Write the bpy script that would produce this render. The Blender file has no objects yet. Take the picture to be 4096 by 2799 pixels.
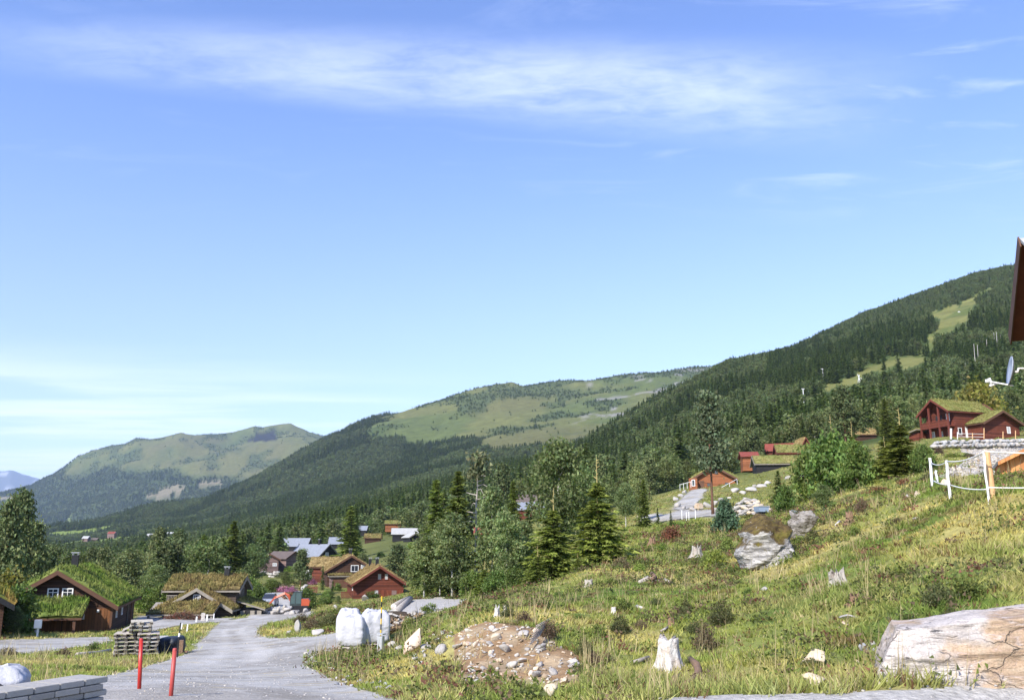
import bpy, math, random
import numpy as np
from mathutils import Vector, Matrix

# ------------------------------------------------------------------ camera, sky, sun, exposure
SC = bpy.context.scene
COL = SC.collection
F, CX, CY, HOR = 900.0, 512.0, 349.5, 550.0
PITCH = math.atan((HOR - CY) / F)
SP, CP = math.sin(PITCH), math.cos(PITCH)
cam = bpy.data.cameras.new('camera'); camo = bpy.data.objects.new('camera', cam); COL.objects.link(camo)
cam.sensor_width = 36.0; cam.lens = 36.0 * F / 1024.0; cam.clip_start = 0.1; cam.clip_end = 60000
camo.location = (0, 0, 0); camo.rotation_euler = (math.pi / 2 + PITCH, 0, 0)
SC.camera = camo
SUN = Vector((-0.42, -0.66, 0.62)).normalized()
sun = bpy.data.lights.new('sun', 'SUN'); suno = bpy.data.objects.new('sun', sun); COL.objects.link(suno)
sun.energy = 4.3; sun.angle = math.radians(0.53); sun.color = (1.0, 0.93, 0.82)
suno.rotation_euler = SUN.to_track_quat('Z', 'Y').to_euler(); suno.location = SUN * 300
SC.view_settings.view_transform = 'Standard'; SC.view_settings.look = 'None'
SC.view_settings.exposure = 0.80; SC.view_settings.gamma = 1.0; SC.view_settings.use_curve_mapping = False
SC.render.engine = 'CYCLES'
cy = SC.cycles
cy.max_bounces = 5; cy.diffuse_bounces = 3; cy.glossy_bounces = 2; cy.transmission_bounces = 3
cy.transparent_max_bounces = 6; cy.volume_bounces = 1; cy.caustics_reflective = False; cy.caustics_refractive = False
cy.use_denoising = True; cy.denoiser = 'OPENIMAGEDENOISE'; cy.use_adaptive_sampling = True; cy.adaptive_threshold = 0.01
cy.sample_clamp_indirect = 4.0

def nd(nt, typ, ins=None, **kw):
    n = nt.nodes.new(typ)
    for k, v in kw.items(): setattr(n, k, v)
    for k, v in (ins or {}).items():
        if isinstance(v, bpy.types.NodeSocket): nt.links.new(v, n.inputs[k])
        else: n.inputs[k].default_value = v
    return n
def mth(nt, op, a, b=0.0, clamp=False):
    return nd(nt, 'ShaderNodeMath', {0: a, 1: b}, operation=op, use_clamp=clamp).outputs[0]
def smst(nt, v, a, b, c=0.0, d=1.0):
    return nd(nt, 'ShaderNodeMapRange', {0: v, 1: a, 2: b, 3: c, 4: d}, interpolation_type='SMOOTHSTEP').outputs[0]
def mixc(nt, f, a, b, mode='MIX'):
    n = nd(nt, 'ShaderNodeMix', data_type='RGBA', blend_type=mode)
    for i, v in ((0, f), (6, a), (7, b)):
        if isinstance(v, bpy.types.NodeSocket): nt.links.new(v, n.inputs[i])
        else: n.inputs[i].default_value = v if i == 0 else (tuple(v) + (1,))[:4]
    return n.outputs[2]

W = bpy.data.worlds.new("World"); SC.world = W; W.use_nodes = True
nt = W.node_tree; nt.nodes.clear()
sky = nd(nt, 'ShaderNodeTexSky', sky_type='NISHITA', sun_disc=False, sun_elevation=math.asin(SUN.z),
         sun_rotation=math.atan2(SUN.x, SUN.y), altitude=400, air_density=1.0, dust_density=0.3, ozone_density=2.2)
tc = nd(nt, 'ShaderNodeTexCoord')
sx = nd(nt, 'ShaderNodeSeparateXYZ', {0: tc.outputs['Generated']})
zc = mth(nt, 'MAXIMUM', sx.outputs[2], 0.03)
qx = mth(nt, 'DIVIDE', sx.outputs[0], zc); qy = mth(nt, 'DIVIDE', sx.outputs[1], zc)
qv = nd(nt, 'ShaderNodeCombineXYZ', {0: qx, 1: qy}).outputs[0]
def cnoise(scl, loc, rot, s, det, rough, dist):
    mp = nd(nt, 'ShaderNodeMapping', {0: qv, 1: loc, 2: (0, 0, rot), 3: scl})
    return nd(nt, 'ShaderNodeTexNoise', {'Vector': mp.outputs[0], 'Scale': s, 'Detail': det, 'Roughness': rough, 'Distortion': dist}).outputs[0]
n1 = cnoise((1.0, 1.7, 1), (3.1, 1.7, 0), -0.35, 2.6, 10, 0.60, 0.35)
n2 = cnoise((1.0, 3.0, 1), (7.3, 2.2, 0), 0.5, 2.2, 8, 0.6, 0.8)
n3 = cnoise((0.35, 1.0, 1), (1.3, 9.2, 0), 0.0, 1.1, 5, 0.55, 0.2)
band_c = mth(nt, 'ADD', mth(nt, 'MULTIPLY', qx, 0.14), 1.80)
off = mth(nt, 'ABSOLUTE', mth(nt, 'SUBTRACT', qy, band_c))
wid = mth(nt, 'MAXIMUM', mth(nt, 'ADD', mth(nt, 'MULTIPLY', qx, 0.075), 0.22), 0.05)
bm_ = smst(nt, mth(nt, 'DIVIDE', off, wid), 1.15, 0.15)
bm_ = mth(nt, 'MULTIPLY', bm_, smst(nt, qx, -1.25, -0.75)); bm_ = mth(nt, 'MULTIPLY', bm_, smst(nt, qx, 1.05, 0.35))
n1b = cnoise((1.0, 2.2, 1), (5.1, 0.7, 0), 0.25, 7.0, 10, 0.66, 0.5)
n1 = mth(nt, 'ADD', mth(nt, 'MULTIPLY', n1, 0.55), mth(nt, 'MULTIPLY', n1b, 0.45))
c1 = mth(nt, 'MULTIPLY', bm_, mth(nt, 'MULTIPLY', smst(nt, n1, 0.20, 0.74), smst(nt, qx, -1.0, 0.15, 0.75, 1.3)))
c2 = mth(nt, 'MULTIPLY', smst(nt, n2, 0.50, 0.78), smst(nt, qy, 2.9, 1.9)); c2 = mth(nt, 'MULTIPLY', c2, smst(nt, qx, -0.2, 0.9, 0.06, 0.34))
low = mth(nt, 'MULTIPLY', smst(nt, sx.outputs[2], 0.22, 0.13), smst(nt, sx.outputs[0], 0.1, -0.4))
c3 = mth(nt, 'MULTIPLY', mth(nt, 'MULTIPLY', low, smst(nt, n3, 0.40, 0.66)), 0.65)
cl = mth(nt, 'MAXIMUM', mth(nt, 'MAXIMUM', mth(nt, 'MULTIPLY', c1, 0.43), c2), c3)
skc = nd(nt, 'ShaderNodeHueSaturation', {'Saturation': smst(nt, sx.outputs[2], 0.04, 0.5, 0.92, 1.13), 'Value': smst(nt, sx.outputs[2], 0.0, 0.45, 0.84, 1.17), 'Hue': 0.515, 'Color': sky.outputs[0]}).outputs[0]
cc = mixc(nt, cl, skc, (5.2, 5.6, 6.7))
bg = nd(nt, 'ShaderNodeBackground', {'Color': cc, 'Strength': 0.15})
nd(nt, 'ShaderNodeOutputWorld', {0: bg.outputs[0]})

# ------------------------------------------------------------------ helpers
rng = np.random.default_rng(7)
random.seed(7)
def slope(py):
    dy = (CY - np.asarray(py, float)) / F
    return (SP + dy * CP) / (CP - dy * SP)
def pxu(px, py):
    dy = (CY - np.asarray(py, float)) / F
    return (np.asarray(px, float) - CX) / F / (CP - dy * SP)
def P(px, py, d):
    return Vector((float(d * pxu(px, py)), d, float(d * slope(py))))
def proj(x, y, z):
    yy = np.maximum(y, 0.5)
    fw = yy * CP + z * SP; up = -yy * SP + z * CP
    return CX + F * x / fw, CY - F * up / fw

def hsh(i, j, s):
    n = (i * 374761393 + j * 668265263 + s * 982451653) & 0x7fffffff
    n = ((n ^ (n >> 13)) * 1274126177) & 0x7fffffff
    return ((n ^ (n >> 16)) & 0xffff) / 65535.0
def vn(x, y, s=0):
    x = np.asarray(x, float); y = np.asarray(y, float)
    i = np.floor(x).astype(np.int64); j = np.floor(y).astype(np.int64); a = x - i; b = y - j
    a = a * a * (3 - 2 * a); b = b * b * (3 - 2 * b)
    return (hsh(i, j, s) * (1 - a) + hsh(i + 1, j, s) * a) * (1 - b) + (hsh(i, j + 1, s) * (1 - a) + hsh(i + 1, j + 1, s) * a) * b
def fbm(x, y, s=0, o=4):
    t = 0; a = 0.5
    for k in range(o):
        t = t + a * vn(x * 2 ** k, y * 2 ** k, s + 17 * k); a *= 0.5
    return t / (1 - 0.5 ** o)
def n3d(p, s=0):
    return (vn(p[:, 0] + 31.7 * np.floor(0), p[:, 1], s) + vn(p[:, 1] + 5.2, p[:, 2] + 1.3, s + 5) + vn(p[:, 2] + 8.8, p[:, 0] + 2.1, s + 9)) / 3
def f3d(p, s=0, o=4):
    t = 0; a = 0.5
    for k in range(o): t = t + a * n3d(p * 2 ** k, s + 13 * k); a *= 0.5
    return t / (1 - 0.5 ** o)
def inpoly(x, y, poly):
    r = np.zeros(np.shape(x), bool); n = len(poly)
    for i in range(n):
        x0, y0 = poly[i]; x1, y1 = poly[(i + 1) % n]
        if y0 == y1: continue
        c = ((y0 > y) != (y1 > y)) & (x < (x1 - x0) * (y - y0) / (y1 - y0) + x0)
        r ^= c
    return r
def sst(x, a, b):
    t = np.clip((x - a) / (b - a), 0, 1); return t * t * (3 - 2 * t)

def big_mesh(name, V, Fc, mat=None, parent=None, col=None, smooth=False, link=True):
    """mesh from arrays; Fc is one (m,3) or (m,4) array or a list of such"""
    if not isinstance(Fc, list): Fc = [Fc]
    me = bpy.data.meshes.new(name)
    V = np.ascontiguousarray(V, np.float32)
    li = np.concatenate([f.ravel() for f in Fc]).astype(np.int32)
    ct = np.concatenate([np.full(len(f), f.shape[1]) for f in Fc]).astype(np.int32)
    st = np.concatenate([[0], np.cumsum(ct)[:-1]]).astype(np.int32)
    me.vertices.add(len(V)); me.vertices.foreach_set('co', V.ravel())
    me.loops.add(len(li)); me.loops.foreach_set('vertex_index', li)
    me.polygons.add(len(ct)); me.polygons.foreach_set('loop_start', st)
    if smooth: me.polygons.foreach_set('use_smooth', np.ones(len(ct), bool))
    if col is not None:
        a = me.attributes.new('Col', 'FLOAT_COLOR', 'POINT')
        c = np.ones((len(V), 4), np.float32); c[:, :3] = col
        a.data.foreach_set('color', c.ravel())
    me.update(calc_edges=True)
    if mat: me.materials.append(mat)
    if not link: return me
    return obj(name, me, parent)
def obj(name, me, parent=None):
    o = bpy.data.objects.new(name, me); COL.objects.link(o)
    if parent: o.parent = parent
    return o
def tag(o, label=None, cat=None, group=None, kind=None):
    if label: o['label'] = label
    if cat: o['category'] = cat
    if group: o['group'] = group
    if kind: o['kind'] = kind
    return o
def thing(name, label, cat, loc=(0, 0, 0), rz=0.0, group=None, scl=None):
    o = bpy.data.objects.new(name, None); COL.objects.link(o); o.empty_display_size = 0.2
    o.location = loc; o.rotation_euler = (0, 0, rz)
    if scl is not None: o.scale = scl
    return tag(o, label, cat, group)

class MB:
    def __init__(s): s.v = []; s.f = []
    def add(s, vs, fs):
        b = len(s.v); s.v += [tuple(v) for v in vs]; s.f += [tuple(b + i for i in f) for f in fs]; return s
    def box(s, c, d, rz=0.0, rx=0.0, ry=0.0):
        m = Matrix.Rotation(rz, 3, 'Z') @ Matrix.Rotation(ry, 3, 'Y') @ Matrix.Rotation(rx, 3, 'X')
        c = Vector(c); vs = []
        for z in (-1, 1):
            for x, y in ((-1, -1), (1, -1), (1, 1), (-1, 1)): vs.append(c + m @ Vector((x * d[0] / 2, y * d[1] / 2, z * d[2] / 2)))
        return s.add(vs, [(3, 2, 1, 0), (4, 5, 6, 7), (0, 1, 5, 4), (1, 2, 6, 5), (2, 3, 7, 6), (3, 0, 4, 7)])
    def tube(s, pts, r, n=8, cap=True):
        pts = [Vector(p) for p in pts]
        if not hasattr(r, '__len__'): r = [r] * len(pts)
        vs = []; fs = []
        for i, p in enumerate(pts):
            t = (pts[min(i + 1, len(pts) - 1)] - pts[max(i - 1, 0)]).normalized()
            a = t.orthogonal().normalized() if i == 0 else (pa - t * pa.dot(t)).normalized()
            pa = a; b = t.cross(a)
            for k in range(n):
                an = 2 * math.pi * k / n; vs.append(p + (a * math.cos(an) + b * math.sin(an)) * r[i])
        for i in range(len(pts) - 1):
            for k in range(n): fs.append((i * n + k, i * n + (k + 1) % n, (i + 1) * n + (k + 1) % n, (i + 1) * n + k))
        if cap: fs.append(tuple(range(n - 1, -1, -1))); fs.append(tuple((len(pts) - 1) * n + k for k in range(n)))
        return s.add(vs, fs)
    def prism(s, poly, dirv):
        """planar polygon (3D points) extruded along dirv"""
        n = len(poly); dv = Vector(dirv); vs = [Vector(p) for p in poly] + [Vector(p) + dv for p in poly]
        fs = [tuple(range(n - 1, -1, -1)), tuple(range(n, 2 * n))] + [(i, (i + 1) % n, n + (i + 1) % n, n + i) for i in range(n)]
        return s.add(vs, fs)
    def build(s, name, mat, parent=None, smooth=False, bevel=0.0):
        me = bpy.data.meshes.new(name); me.from_pydata(s.v, [], s.f); me.update()
        if smooth: me.polygons.foreach_set('use_smooth', [True] * len(me.polygons))
        me.materials.append(mat); o = obj(name, me, parent)
        import bmesh
        b = bmesh.new(); b.from_mesh(me); bmesh.ops.recalc_face_normals(b, faces=b.faces)
        if bevel: bmesh.ops.bevel(b, geom=list(b.edges), offset=bevel, segments=2, affect='EDGES', clamp_overlap=True)
        b.to_mesh(me); b.free()
        return o

# ------------------------------------------------------------------ materials
def mat(name, base=(0.5, 0.5, 0.5), rough=0.85, var=0.25, scl=3.0, bump=0.0, bscl=20.0, attr=False, transl=0.0, rnd=0.0, base2=None, spec=0.3, metal=0.0, bdist=0.05):
    m = bpy.data.materials.new(name); m.use_nodes = True; nt = m.node_tree; nt.nodes.clear()
    tc = nd(nt, 'ShaderNodeTexCoord'); oc = tc.outputs['Object']
    c = nd(nt, 'ShaderNodeAttribute', attribute_name='Col').outputs[0] if attr else nd(nt, 'ShaderNodeRGB').outputs[0]
    if not attr: c.default_value = tuple(base) + (1,)
    nz = nd(nt, 'ShaderNodeTexNoise', {'Vector': oc, 'Scale': scl, 'Detail': 6, 'Roughness': 0.65}).outputs[0]
    if base2 is not None: c = mixc(nt, smst(nt, nz, 0.35, 0.65), c, base2)
    k = nd(nt, 'ShaderNodeMapRange', {0: nz, 1: 0.25, 2: 0.75, 3: 1 - var, 4: 1 + var}).outputs[0]
    g = nd(nt, 'ShaderNodeCombineColor', {0: k, 1: k, 2: k}).outputs[0]
    c = mixc(nt, 1.0, c, g, 'MULTIPLY')
    if rnd:
        oi = nd(nt, 'ShaderNodeObjectInfo').outputs['Random']
        v = nd(nt, 'ShaderNodeMapRange', {0: oi, 3: 1 - rnd, 4: 1 + rnd}).outputs[0]
        h = nd(nt, 'ShaderNodeMapRange', {0: mth(nt, 'FRACT', mth(nt, 'MULTIPLY', oi, 7.31)), 3: 0.5 - 0.035 * rnd / 0.3, 4: 0.5 + 0.010 * rnd / 0.3}).outputs[0]
        c = nd(nt, 'ShaderNodeHueSaturation', {'Hue': h, 'Value': v, 'Color': c}).outputs[0]
    p = nd(nt, 'ShaderNodeBsdfPrincipled', {'Base Color': c, 'Roughness': rough, 'Metallic': metal, 'Specular IOR Level': spec})
    if bump:
        bn = nd(nt, 'ShaderNodeTexNoise', {'Vector': oc, 'Scale': bscl, 'Detail': 5, 'Roughness': 0.6}).outputs[0]
        b = nd(nt, 'ShaderNodeBump', {'Strength': bump, 'Distance': bdist, 'Height': bn}); nt.links.new(b.outputs[0], p.inputs['Normal'])
    out = p.outputs[0]
    if transl:
        t = nd(nt, 'ShaderNodeBsdfTranslucent', {'Color': mixc(nt, 1.0, c, (1.15, 1.25, 0.6), 'MULTIPLY')})
        out = nd(nt, 'ShaderNodeMixShader', {0: transl, 1: out, 2: t.outputs[0]}).outputs[0]
    nd(nt, 'ShaderNodeOutputMaterial', {0: out})
    return m
def planks(name, base, sp=0.17, vert=False, var=0.22, rough=0.75, gap=0.1, rnd=0.25):
    m = bpy.data.materials.new(name); m.use_nodes = True; nt = m.node_tree; nt.nodes.clear()
    tc = nd(nt, 'ShaderNodeTexCoord'); s = nd(nt, 'ShaderNodeSeparateXYZ', {0: tc.outputs['Object']}); n = nd(nt, 'ShaderNodeSeparateXYZ', {0: tc.outputs['Normal']})
    if vert:
        co = mth(nt, 'ADD', mth(nt, 'MULTIPLY', s.outputs[0], mth(nt, 'ABSOLUTE', n.outputs[1])), mth(nt, 'MULTIPLY', s.outputs[1], mth(nt, 'ABSOLUTE', n.outputs[0])))
    else: co = s.outputs[2]
    q = mth(nt, 'DIVIDE', co, sp); fr = mth(nt, 'FRACT', q); fl = mth(nt, 'FLOOR', q)
    groove = smst(nt, mth(nt, 'ABSOLUTE', mth(nt, 'SUBTRACT', fr, 0.5)), 0.5 - gap, 0.5)
    wn = nd(nt, 'ShaderNodeTexWhiteNoise', {'W': fl}, noise_dimensions='1D').outputs[0]
    nz = nd(nt, 'ShaderNodeTexNoise', {'Vector': tc.outputs['Object'], 'Scale': 1.3, 'Detail': 6, 'Roughness': 0.7}).outputs[0]
    k = mth(nt, 'MULTIPLY', nd(nt, 'ShaderNodeMapRange', {0: wn, 3: 1 - rnd, 4: 1 + rnd}).outputs[0], nd(nt, 'ShaderNodeMapRange', {0: nz, 1: 0.25, 2: 0.75, 3: 1 - var, 4: 1 + var}).outputs[0])
    k = mth(nt, 'MULTIPLY', k, nd(nt, 'ShaderNodeMapRange', {0: groove, 3: 1.0, 4: 0.45}).outputs[0])
    c = mixc(nt, 1.0, base, nd(nt, 'ShaderNodeCombineColor', {0: k, 1: k, 2: k}).outputs[0], 'MULTIPLY')
    b = nd(nt, 'ShaderNodeBump', {'Strength': 0.6, 'Distance': 0.03, 'Height': mth(nt, 'SUBTRACT', 1.0, groove)})
    p = nd(nt, 'ShaderNodeBsdfPrincipled', {'Base Color': c, 'Roughness': rough, 'Specular IOR Level': 0.25, 'Normal': b.outputs[0]})
    nd(nt, 'ShaderNodeOutputMaterial', {0: p.outputs[0]})
    return m
M = {}
M['ground'] = mat('ground_cover', attr=True, rough=0.95, var=0.35, scl=2.2, bump=0.7, bscl=5.0, bdist=0.12, spec=0.1)
M['hill'] = mat('hill_cover', attr=True, rough=0.95, var=0.28, scl=0.035, bump=0.5, bscl=0.12, bdist=4.0, spec=0.05)
M['gravel'] = mat('gravel_surface', attr=True, rough=0.95, var=0.26, scl=7.0, bump=1.0, bscl=22.0, bdist=0.03, spec=0.12)
M['padgravel'] = mat('crushed_stone', (0.41, 0.395, 0.37), 0.95, 0.4, 9.0, 1.0, 14.0, bdist=0.06, spec=0.15)
M['spruce'] = mat('spruce_needles', attr=True, rough=0.75, var=0.3, scl=2.5, transl=0.36, rnd=0.16, spec=0.25)
M['birch'] = mat('birch_leaves', attr=True, rough=0.6, var=0.25, scl=3.0, transl=0.42, rnd=0.2, spec=0.35)
M['pine'] = mat('pine_needles', attr=True, rough=0.7, var=0.25, scl=3.0, transl=0.2, rnd=0.2, spec=0.25)
M['shrub'] = mat('shrub_leaves', attr=True, rough=0.7, var=0.25, scl=5.0, transl=0.25, rnd=0.3, spec=0.3)
M['grass'] = mat('grass_blades', attr=True, rough=0.75, var=0.15, scl=1.0, transl=0.30, spec=0.2)
M['turf'] = mat('roof_turf', attr=True, rough=0.95, var=0.35, scl=2.0, bump=0.8, bscl=8.0, bdist=0.1, spec=0.1)
M['bark'] = mat('grey_bark', (0.10, 0.075, 0.055), 0.9, 0.4, 6.0, 0.6, 14)
M['pinebark'] = mat('pine_bark', (0.13, 0.07, 0.045), 0.9, 0.45, 6.0, 0.6, 14)
M['birchbark'] = mat('birch_bark', (0.62, 0.60, 0.56), 0.8, 0.35, 8.0, 0.2, 14, base2=(0.28, 0.26, 0.24))
M['deadwood'] = mat('weathered_wood', (0.50, 0.47, 0.42), 0.9, 0.4, 5.0, 0.8, 12, base2=(0.26, 0.22, 0.19))
M['stump'] = mat('bleached_stump', (0.74, 0.72, 0.69), 0.9, 0.4, 6.0, 1.0, 10, base2=(0.36, 0.31, 0.27))
M['rot'] = mat('rotten_wood', (0.30, 0.19, 0.12), 0.95, 0.5, 6.0, 0.8, 12, base2=(0.16, 0.10, 0.07))
M['rock'] = mat('pale_rock', (0.44, 0.41, 0.36), 0.9, 0.35, 2.5, 0.8, 7, base2=(0.33, 0.32, 0.31), rnd=0.18)
M['yrock'] = mat('sandy_rock', (0.60, 0.47, 0.31), 0.9, 0.3, 2.5, 0.6, 7, base2=(0.52, 0.45, 0.36), rnd=0.15)
M['grock'] = mat('grey_rock', (0.40, 0.41, 0.42), 0.9, 0.4, 2.0, 0.9, 6, base2=(0.22, 0.22, 0.23), rnd=0.15)
M['white'] = mat('white_paint', (0.78, 0.78, 0.78), 0.5, 0.06, 3)
M['glass'] = mat('window_glass', (0.03, 0.035, 0.045), 0.08, 0.1, 2, spec=0.8)
M['curtain'] = mat('curtained_glass', (0.42, 0.42, 0.43), 0.2, 0.1, 2, spec=0.6)
M['brown'] = planks('dark_brown_boards', (0.070, 0.036, 0.024), 0.19)
M['brownv'] = planks('upright_brown_boards', (0.16, 0.068, 0.028), 0.22, True)
M['grey_brown'] = planks('weathered_brown_boards', (0.085, 0.062, 0.048), 0.19)
M['red'] = planks('red_stained_boards', (0.125, 0.036, 0.022), 0.19, rnd=.35)
M['redv'] = planks('upright_red_boards', (0.155, 0.042, 0.024), 0.2, True)
M['orange'] = planks('orange_stained_boards', (0.25, 0.095, 0.042), 0.19)
M['fresh'] = planks('fresh_cedar_boards', (0.55, 0.235, 0.085), 0.2, True, gap=0.05)
M['black'] = planks('black_boards', (0.022, 0.022, 0.025), 0.19)
M['mauve'] = planks('faded_mauve_boards', (0.20, 0.135, 0.125), 0.19)
M['barge'] = mat('brown_trim', (0.11, 0.055, 0.034), 0.7, 0.2, 3)
M['redtrim'] = mat('red_trim', (0.14, 0.038, 0.026), 0.65, 0.2, 3)
M['greytrim'] = mat('grey_trim', (0.26, 0.235, 0.20), 0.8, 0.25, 3)
M['slate'] = mat('slate_roofing', (0.22, 0.24, 0.28), 0.6, 0.15, 1.5, 0.3, 5, spec=0.4)
M['paleroof'] = mat('pale_grey_roofing', (0.38, 0.38, 0.37), 0.7, 0.15, 1.5, 0.3, 5)
M['brownroof'] = mat('brown_roofing', (0.12, 0.095, 0.085), 0.8, 0.2, 1.5, 0.3, 5)
M['redroof'] = mat('red_roofing', (0.21, 0.052, 0.036), 0.75, 0.2, 1.0)
M['dark'] = mat('dark_metal', (0.02, 0.02, 0.022), 0.5, 0.2, 3)
M['steel'] = mat('galvanised_steel', (0.45, 0.46, 0.48), 0.45, 0.12, 4, metal=0.3)
M['concrete'] = mat('concrete', (0.42, 0.41, 0.40), 0.9, 0.2, 4, 0.4, 16)
# ------------------------------------------------------------------ the land: one height field z = slope(u, d) * d, u = x / y, d = y
NEAR = [  # (photo column, photo row, distance): where the ground of each distance is seen
 (0,687,14),(100,689,14),(171,689.5,14),(250,694,14),(400,697,14),(450,690,14),(560,692,13.4),(650,691,12.6),(700,690,12.5),(780,688,12.2),(877,687,11.8),(960,684,12),(1024,682,12.2),(1150,676,12.5),(-120,686,14),
 (0,663,28),(100,665,28),(-120,663,28),(100,680,19.5),(0,680,19.5),(-120,680,19.5),(200,680,20),(250,680,20.5),(340,681,19),(300,672,23),
 (100,650,42),(0,651,42),(-120,652,42),(100,640,55),(0,641,55),(100,631,73),(0,633,70),(-120,634,70),(117,629.5,80),
 (140,656,37),(200,653,37),(250,660,33),(250,640,50),(200,640,50),(250,619,85),(200,621,85),(350,660,30),(380,650,34),(300,655,33),
 (300,638,42),(330,634,45),(330,615,60),(330,608,90),(345,602,105),(380,606,70),(360,620,48),
 (150,621,80),(200,616,95),(260,605,112),(300,613,100),(100,607,110),(0,608,110),(-120,610,110),(250,600,130),(150,602,130),
 (350,597.5,137),(400,597,137),(270,592,150),(340,587,155),(100,596,150),(0,598,150),(-120,600,150),(200,594,150),
 (450,672,16.5),(450,660,19),(450,640,20.5),(450,620,27),(450,606,36),(430,612.5,38),(400,613,40),(440,609,41),(460,603,44),(400,602,50),(450,600,50),(410,632,36),(425,640,30),
 (500,675,16),(500,650,17.0),(500,624,19.0),(500,612,29),(500,602,35),(500,598,42),
 (550,675,15.5),(550,652,16.8),(550,632,18.8),(550,610,28),(550,596,34),(550,588,43),(470,597,55),(430,597,58),(520,586,52),
 (600,670,15.3),(600,645,19),(600,615,25),(600,590,32),(600,572,40),(600,560,55),(560,562,62),
 (700,672,15),(700,650,18.2),(700,620,23),(700,590,30),(700,570,37),(700,547,49),(700,531,62),(700,521,75),(700,511,95),(705,488,163),(660,498,140),(640,530,75),(650,515,95),
 (780,660,14.5),(780,635,17.5),(780,600,22),(780,575,28),(780,545,38),(780,520,52),(780,505,75),(780,490,110),(780,478,150),
 (860,655,13.8),(860,620,16.5),(860,590,20),(860,560,24.5),(860,530,31),(860,506,40),(860,490,55),(860,470,100),(860,456,150),
 (930,652,13),(930,600,16),(930,560,20),(930,530,24),(930,505,28.5),(930,487,33.5),(930,478,50),(930,460,90),(930,447.5,138),(945,437.6,146),(960,437,151),
 (1024,650,12.8),(1024,612,14),(1024,560,18),(1024,520,22),(1024,488,25.5),(1024,479,36),(1024,476,45),(1024,462,80),(1024,446.5,138),(1024,437,146),(1010,436.5,151),(970,447.5,138),
 (1150,640,12.8),(1150,540,18),(1150,490,25),(1150,470,45),(1150,436,150),
 (450,582,100),(520,566,100),(580,545,100),(450,572,150),(520,548,150),(600,524,150),
]
FAR = {  # distance: section line of the land as it crosses the photograph
 200: [(-150,592),(0,590),(100,588),(200,584),(300,572),(340,570),(400,558),(450,548),(480,538),(530,516),(620,502),(700,484),(760,470),(820,454),(900,438),(960,434),(1024,431),(1150,427)],
 300: [(-150,584),(0,580),(100,577),(200,570),(290,553),(340,547),(400,537),(450,530),(500,515),(550,505),(600,494),(650,483),(700,468),(800,440),(900,421),(1024,411),(1150,404)],
 450: [(-150,577),(0,573),(100,569),(200,560),(300,543),(400,522),(500,500),(550,488),(600,476),(650,462),(700,446),(800,415),(900,394),(1024,380),(1150,372)],
 700: [(-150,570),(0,564),(100,560),(200,550),(300,532),(400,508),(500,484),(550,470),(600,452),(650,432),(700,412),(800,380),(900,350),(1024,330),(1150,320)],
 1000: [(-150,564),(0,558),(100,552),(200,542),(300,522),(400,498),(500,474),(568,454),(652,408),(696,380),(727,366),(800,360),(863,333),(916,317),(978,299),(1018,291),(1150,268)],
 1400: [(-150,556),(0,550),(100,545),(200,533),(300,512),(400,487),(500,464),(568,458),(652,432),(696,400),(727,364),(793,350),(819,337),(863,316),(916,297),(978,275),(1018,267),(1150,234)],
 2000: [(-150,549),(0,545),(100,537),(200,522),(300,495),(400,466),(500,441),(568,432),(652,424),(727,408),(793,388),(863,360),(916,340),(1018,305),(1150,275)],
 2600: [(-150,546),(0,538),(88,526),(154,510),(211,500),(247,483),(282,463),(326,439.5),(379,430),(440,424),(500,410),(564,405),(617,400),(661,396),(727,392),(800,380),(1018,330),(1150,300)],
 3200: [(-150,553),(88,537),(211,516),(282,481),(326,447),(352,430),(379,419.5),(401,413),(440,400),(467,390.5),(498,383),(511,383),(524,386),(540,384),(564,380.5),(586,380.5),(617,375),(640,372.5),(661,371),(700,367),(800,365),(1018,345),(1150,330)],
 4100: [(-150,550),(88,541),(211,532),(326,505),(400,475),(500,432),(600,420),(700,410),(1150,380)],
 4700: [(-150,545),(0,538),(100,528),(150,520),(200,508),(250,496),(300,481),(350,471),(500,450),(1150,420)],
 5400: [(-150,528),(0,514),(50,503),(100,490),(150,481),(200,473),(260,465),(300,458),(350,455),(500,445),(1150,430)],
 6000: [(-150,515),(0,500),(50,484),(93,467),(136,456),(181,449),(233,446),(271,439),(290,437),(327,444),(400,448),(1150,440)],
 6500: [(-150,508),(-60,500),(0,493),(31,485),(46,476),(53,474),(65,465.5),(78,455),(93,448.7),(108,444),(126,442),(136,437),(150,438.3),(164,437.6),(181,432.6),(196,434),(208,432.6),(233,431.6),(246,427),(255,424),(263,425),(271,423.4),(281,422.4),(291,422.2),(297,425),(309,431),(327,437),(400,450),(500,456),(1150,450)],
 8500: [(-150,540),(0,530),(150,490),(280,470),(400,480),(1150,480)],
 13000: [(-150,545),(200,542),(1150,540)],
 21000: [(-300,474),(-150,466),(-60,463),(0,470.5),(12,469.2),(20,471.5),(27,473.5),(38,477.5),(48,482),(60,485),(90,496),(140,510),(300,520),(1150,520)],
 27000: [(-150,540),(1150,540)],
}
FK = np.array(sorted(FAR)); 
us = np.concatenate([[-14, -6, -3, -1.8, -1.2, -0.95, -0.8, -0.72], np.arange(-0.665, 0.6651, 0.0021), [0.72, 0.8, 0.95, 1.2, 1.8, 3, 6, 14]])
def geo(a, b, r): return a * (r ** np.arange(0, math.floor(math.log(b / a) / math.log(r))))
ds = np.concatenate([geo(4.5, 10, 1.06), geo(10, 190, 1.0085), geo(190, 8700, 1.0135), geo(8700, 27500, 1.04), [27500]])
NC, NR = len(us), len(ds)
FS = np.zeros((len(FK), NC))
for k, d in enumerate(FK):
    p = np.array(FAR[int(d)], float); uu = pxu(p[:, 0], p[:, 1]); FS[k] = np.interp(us, uu, slope(p[:, 1]))
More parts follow.
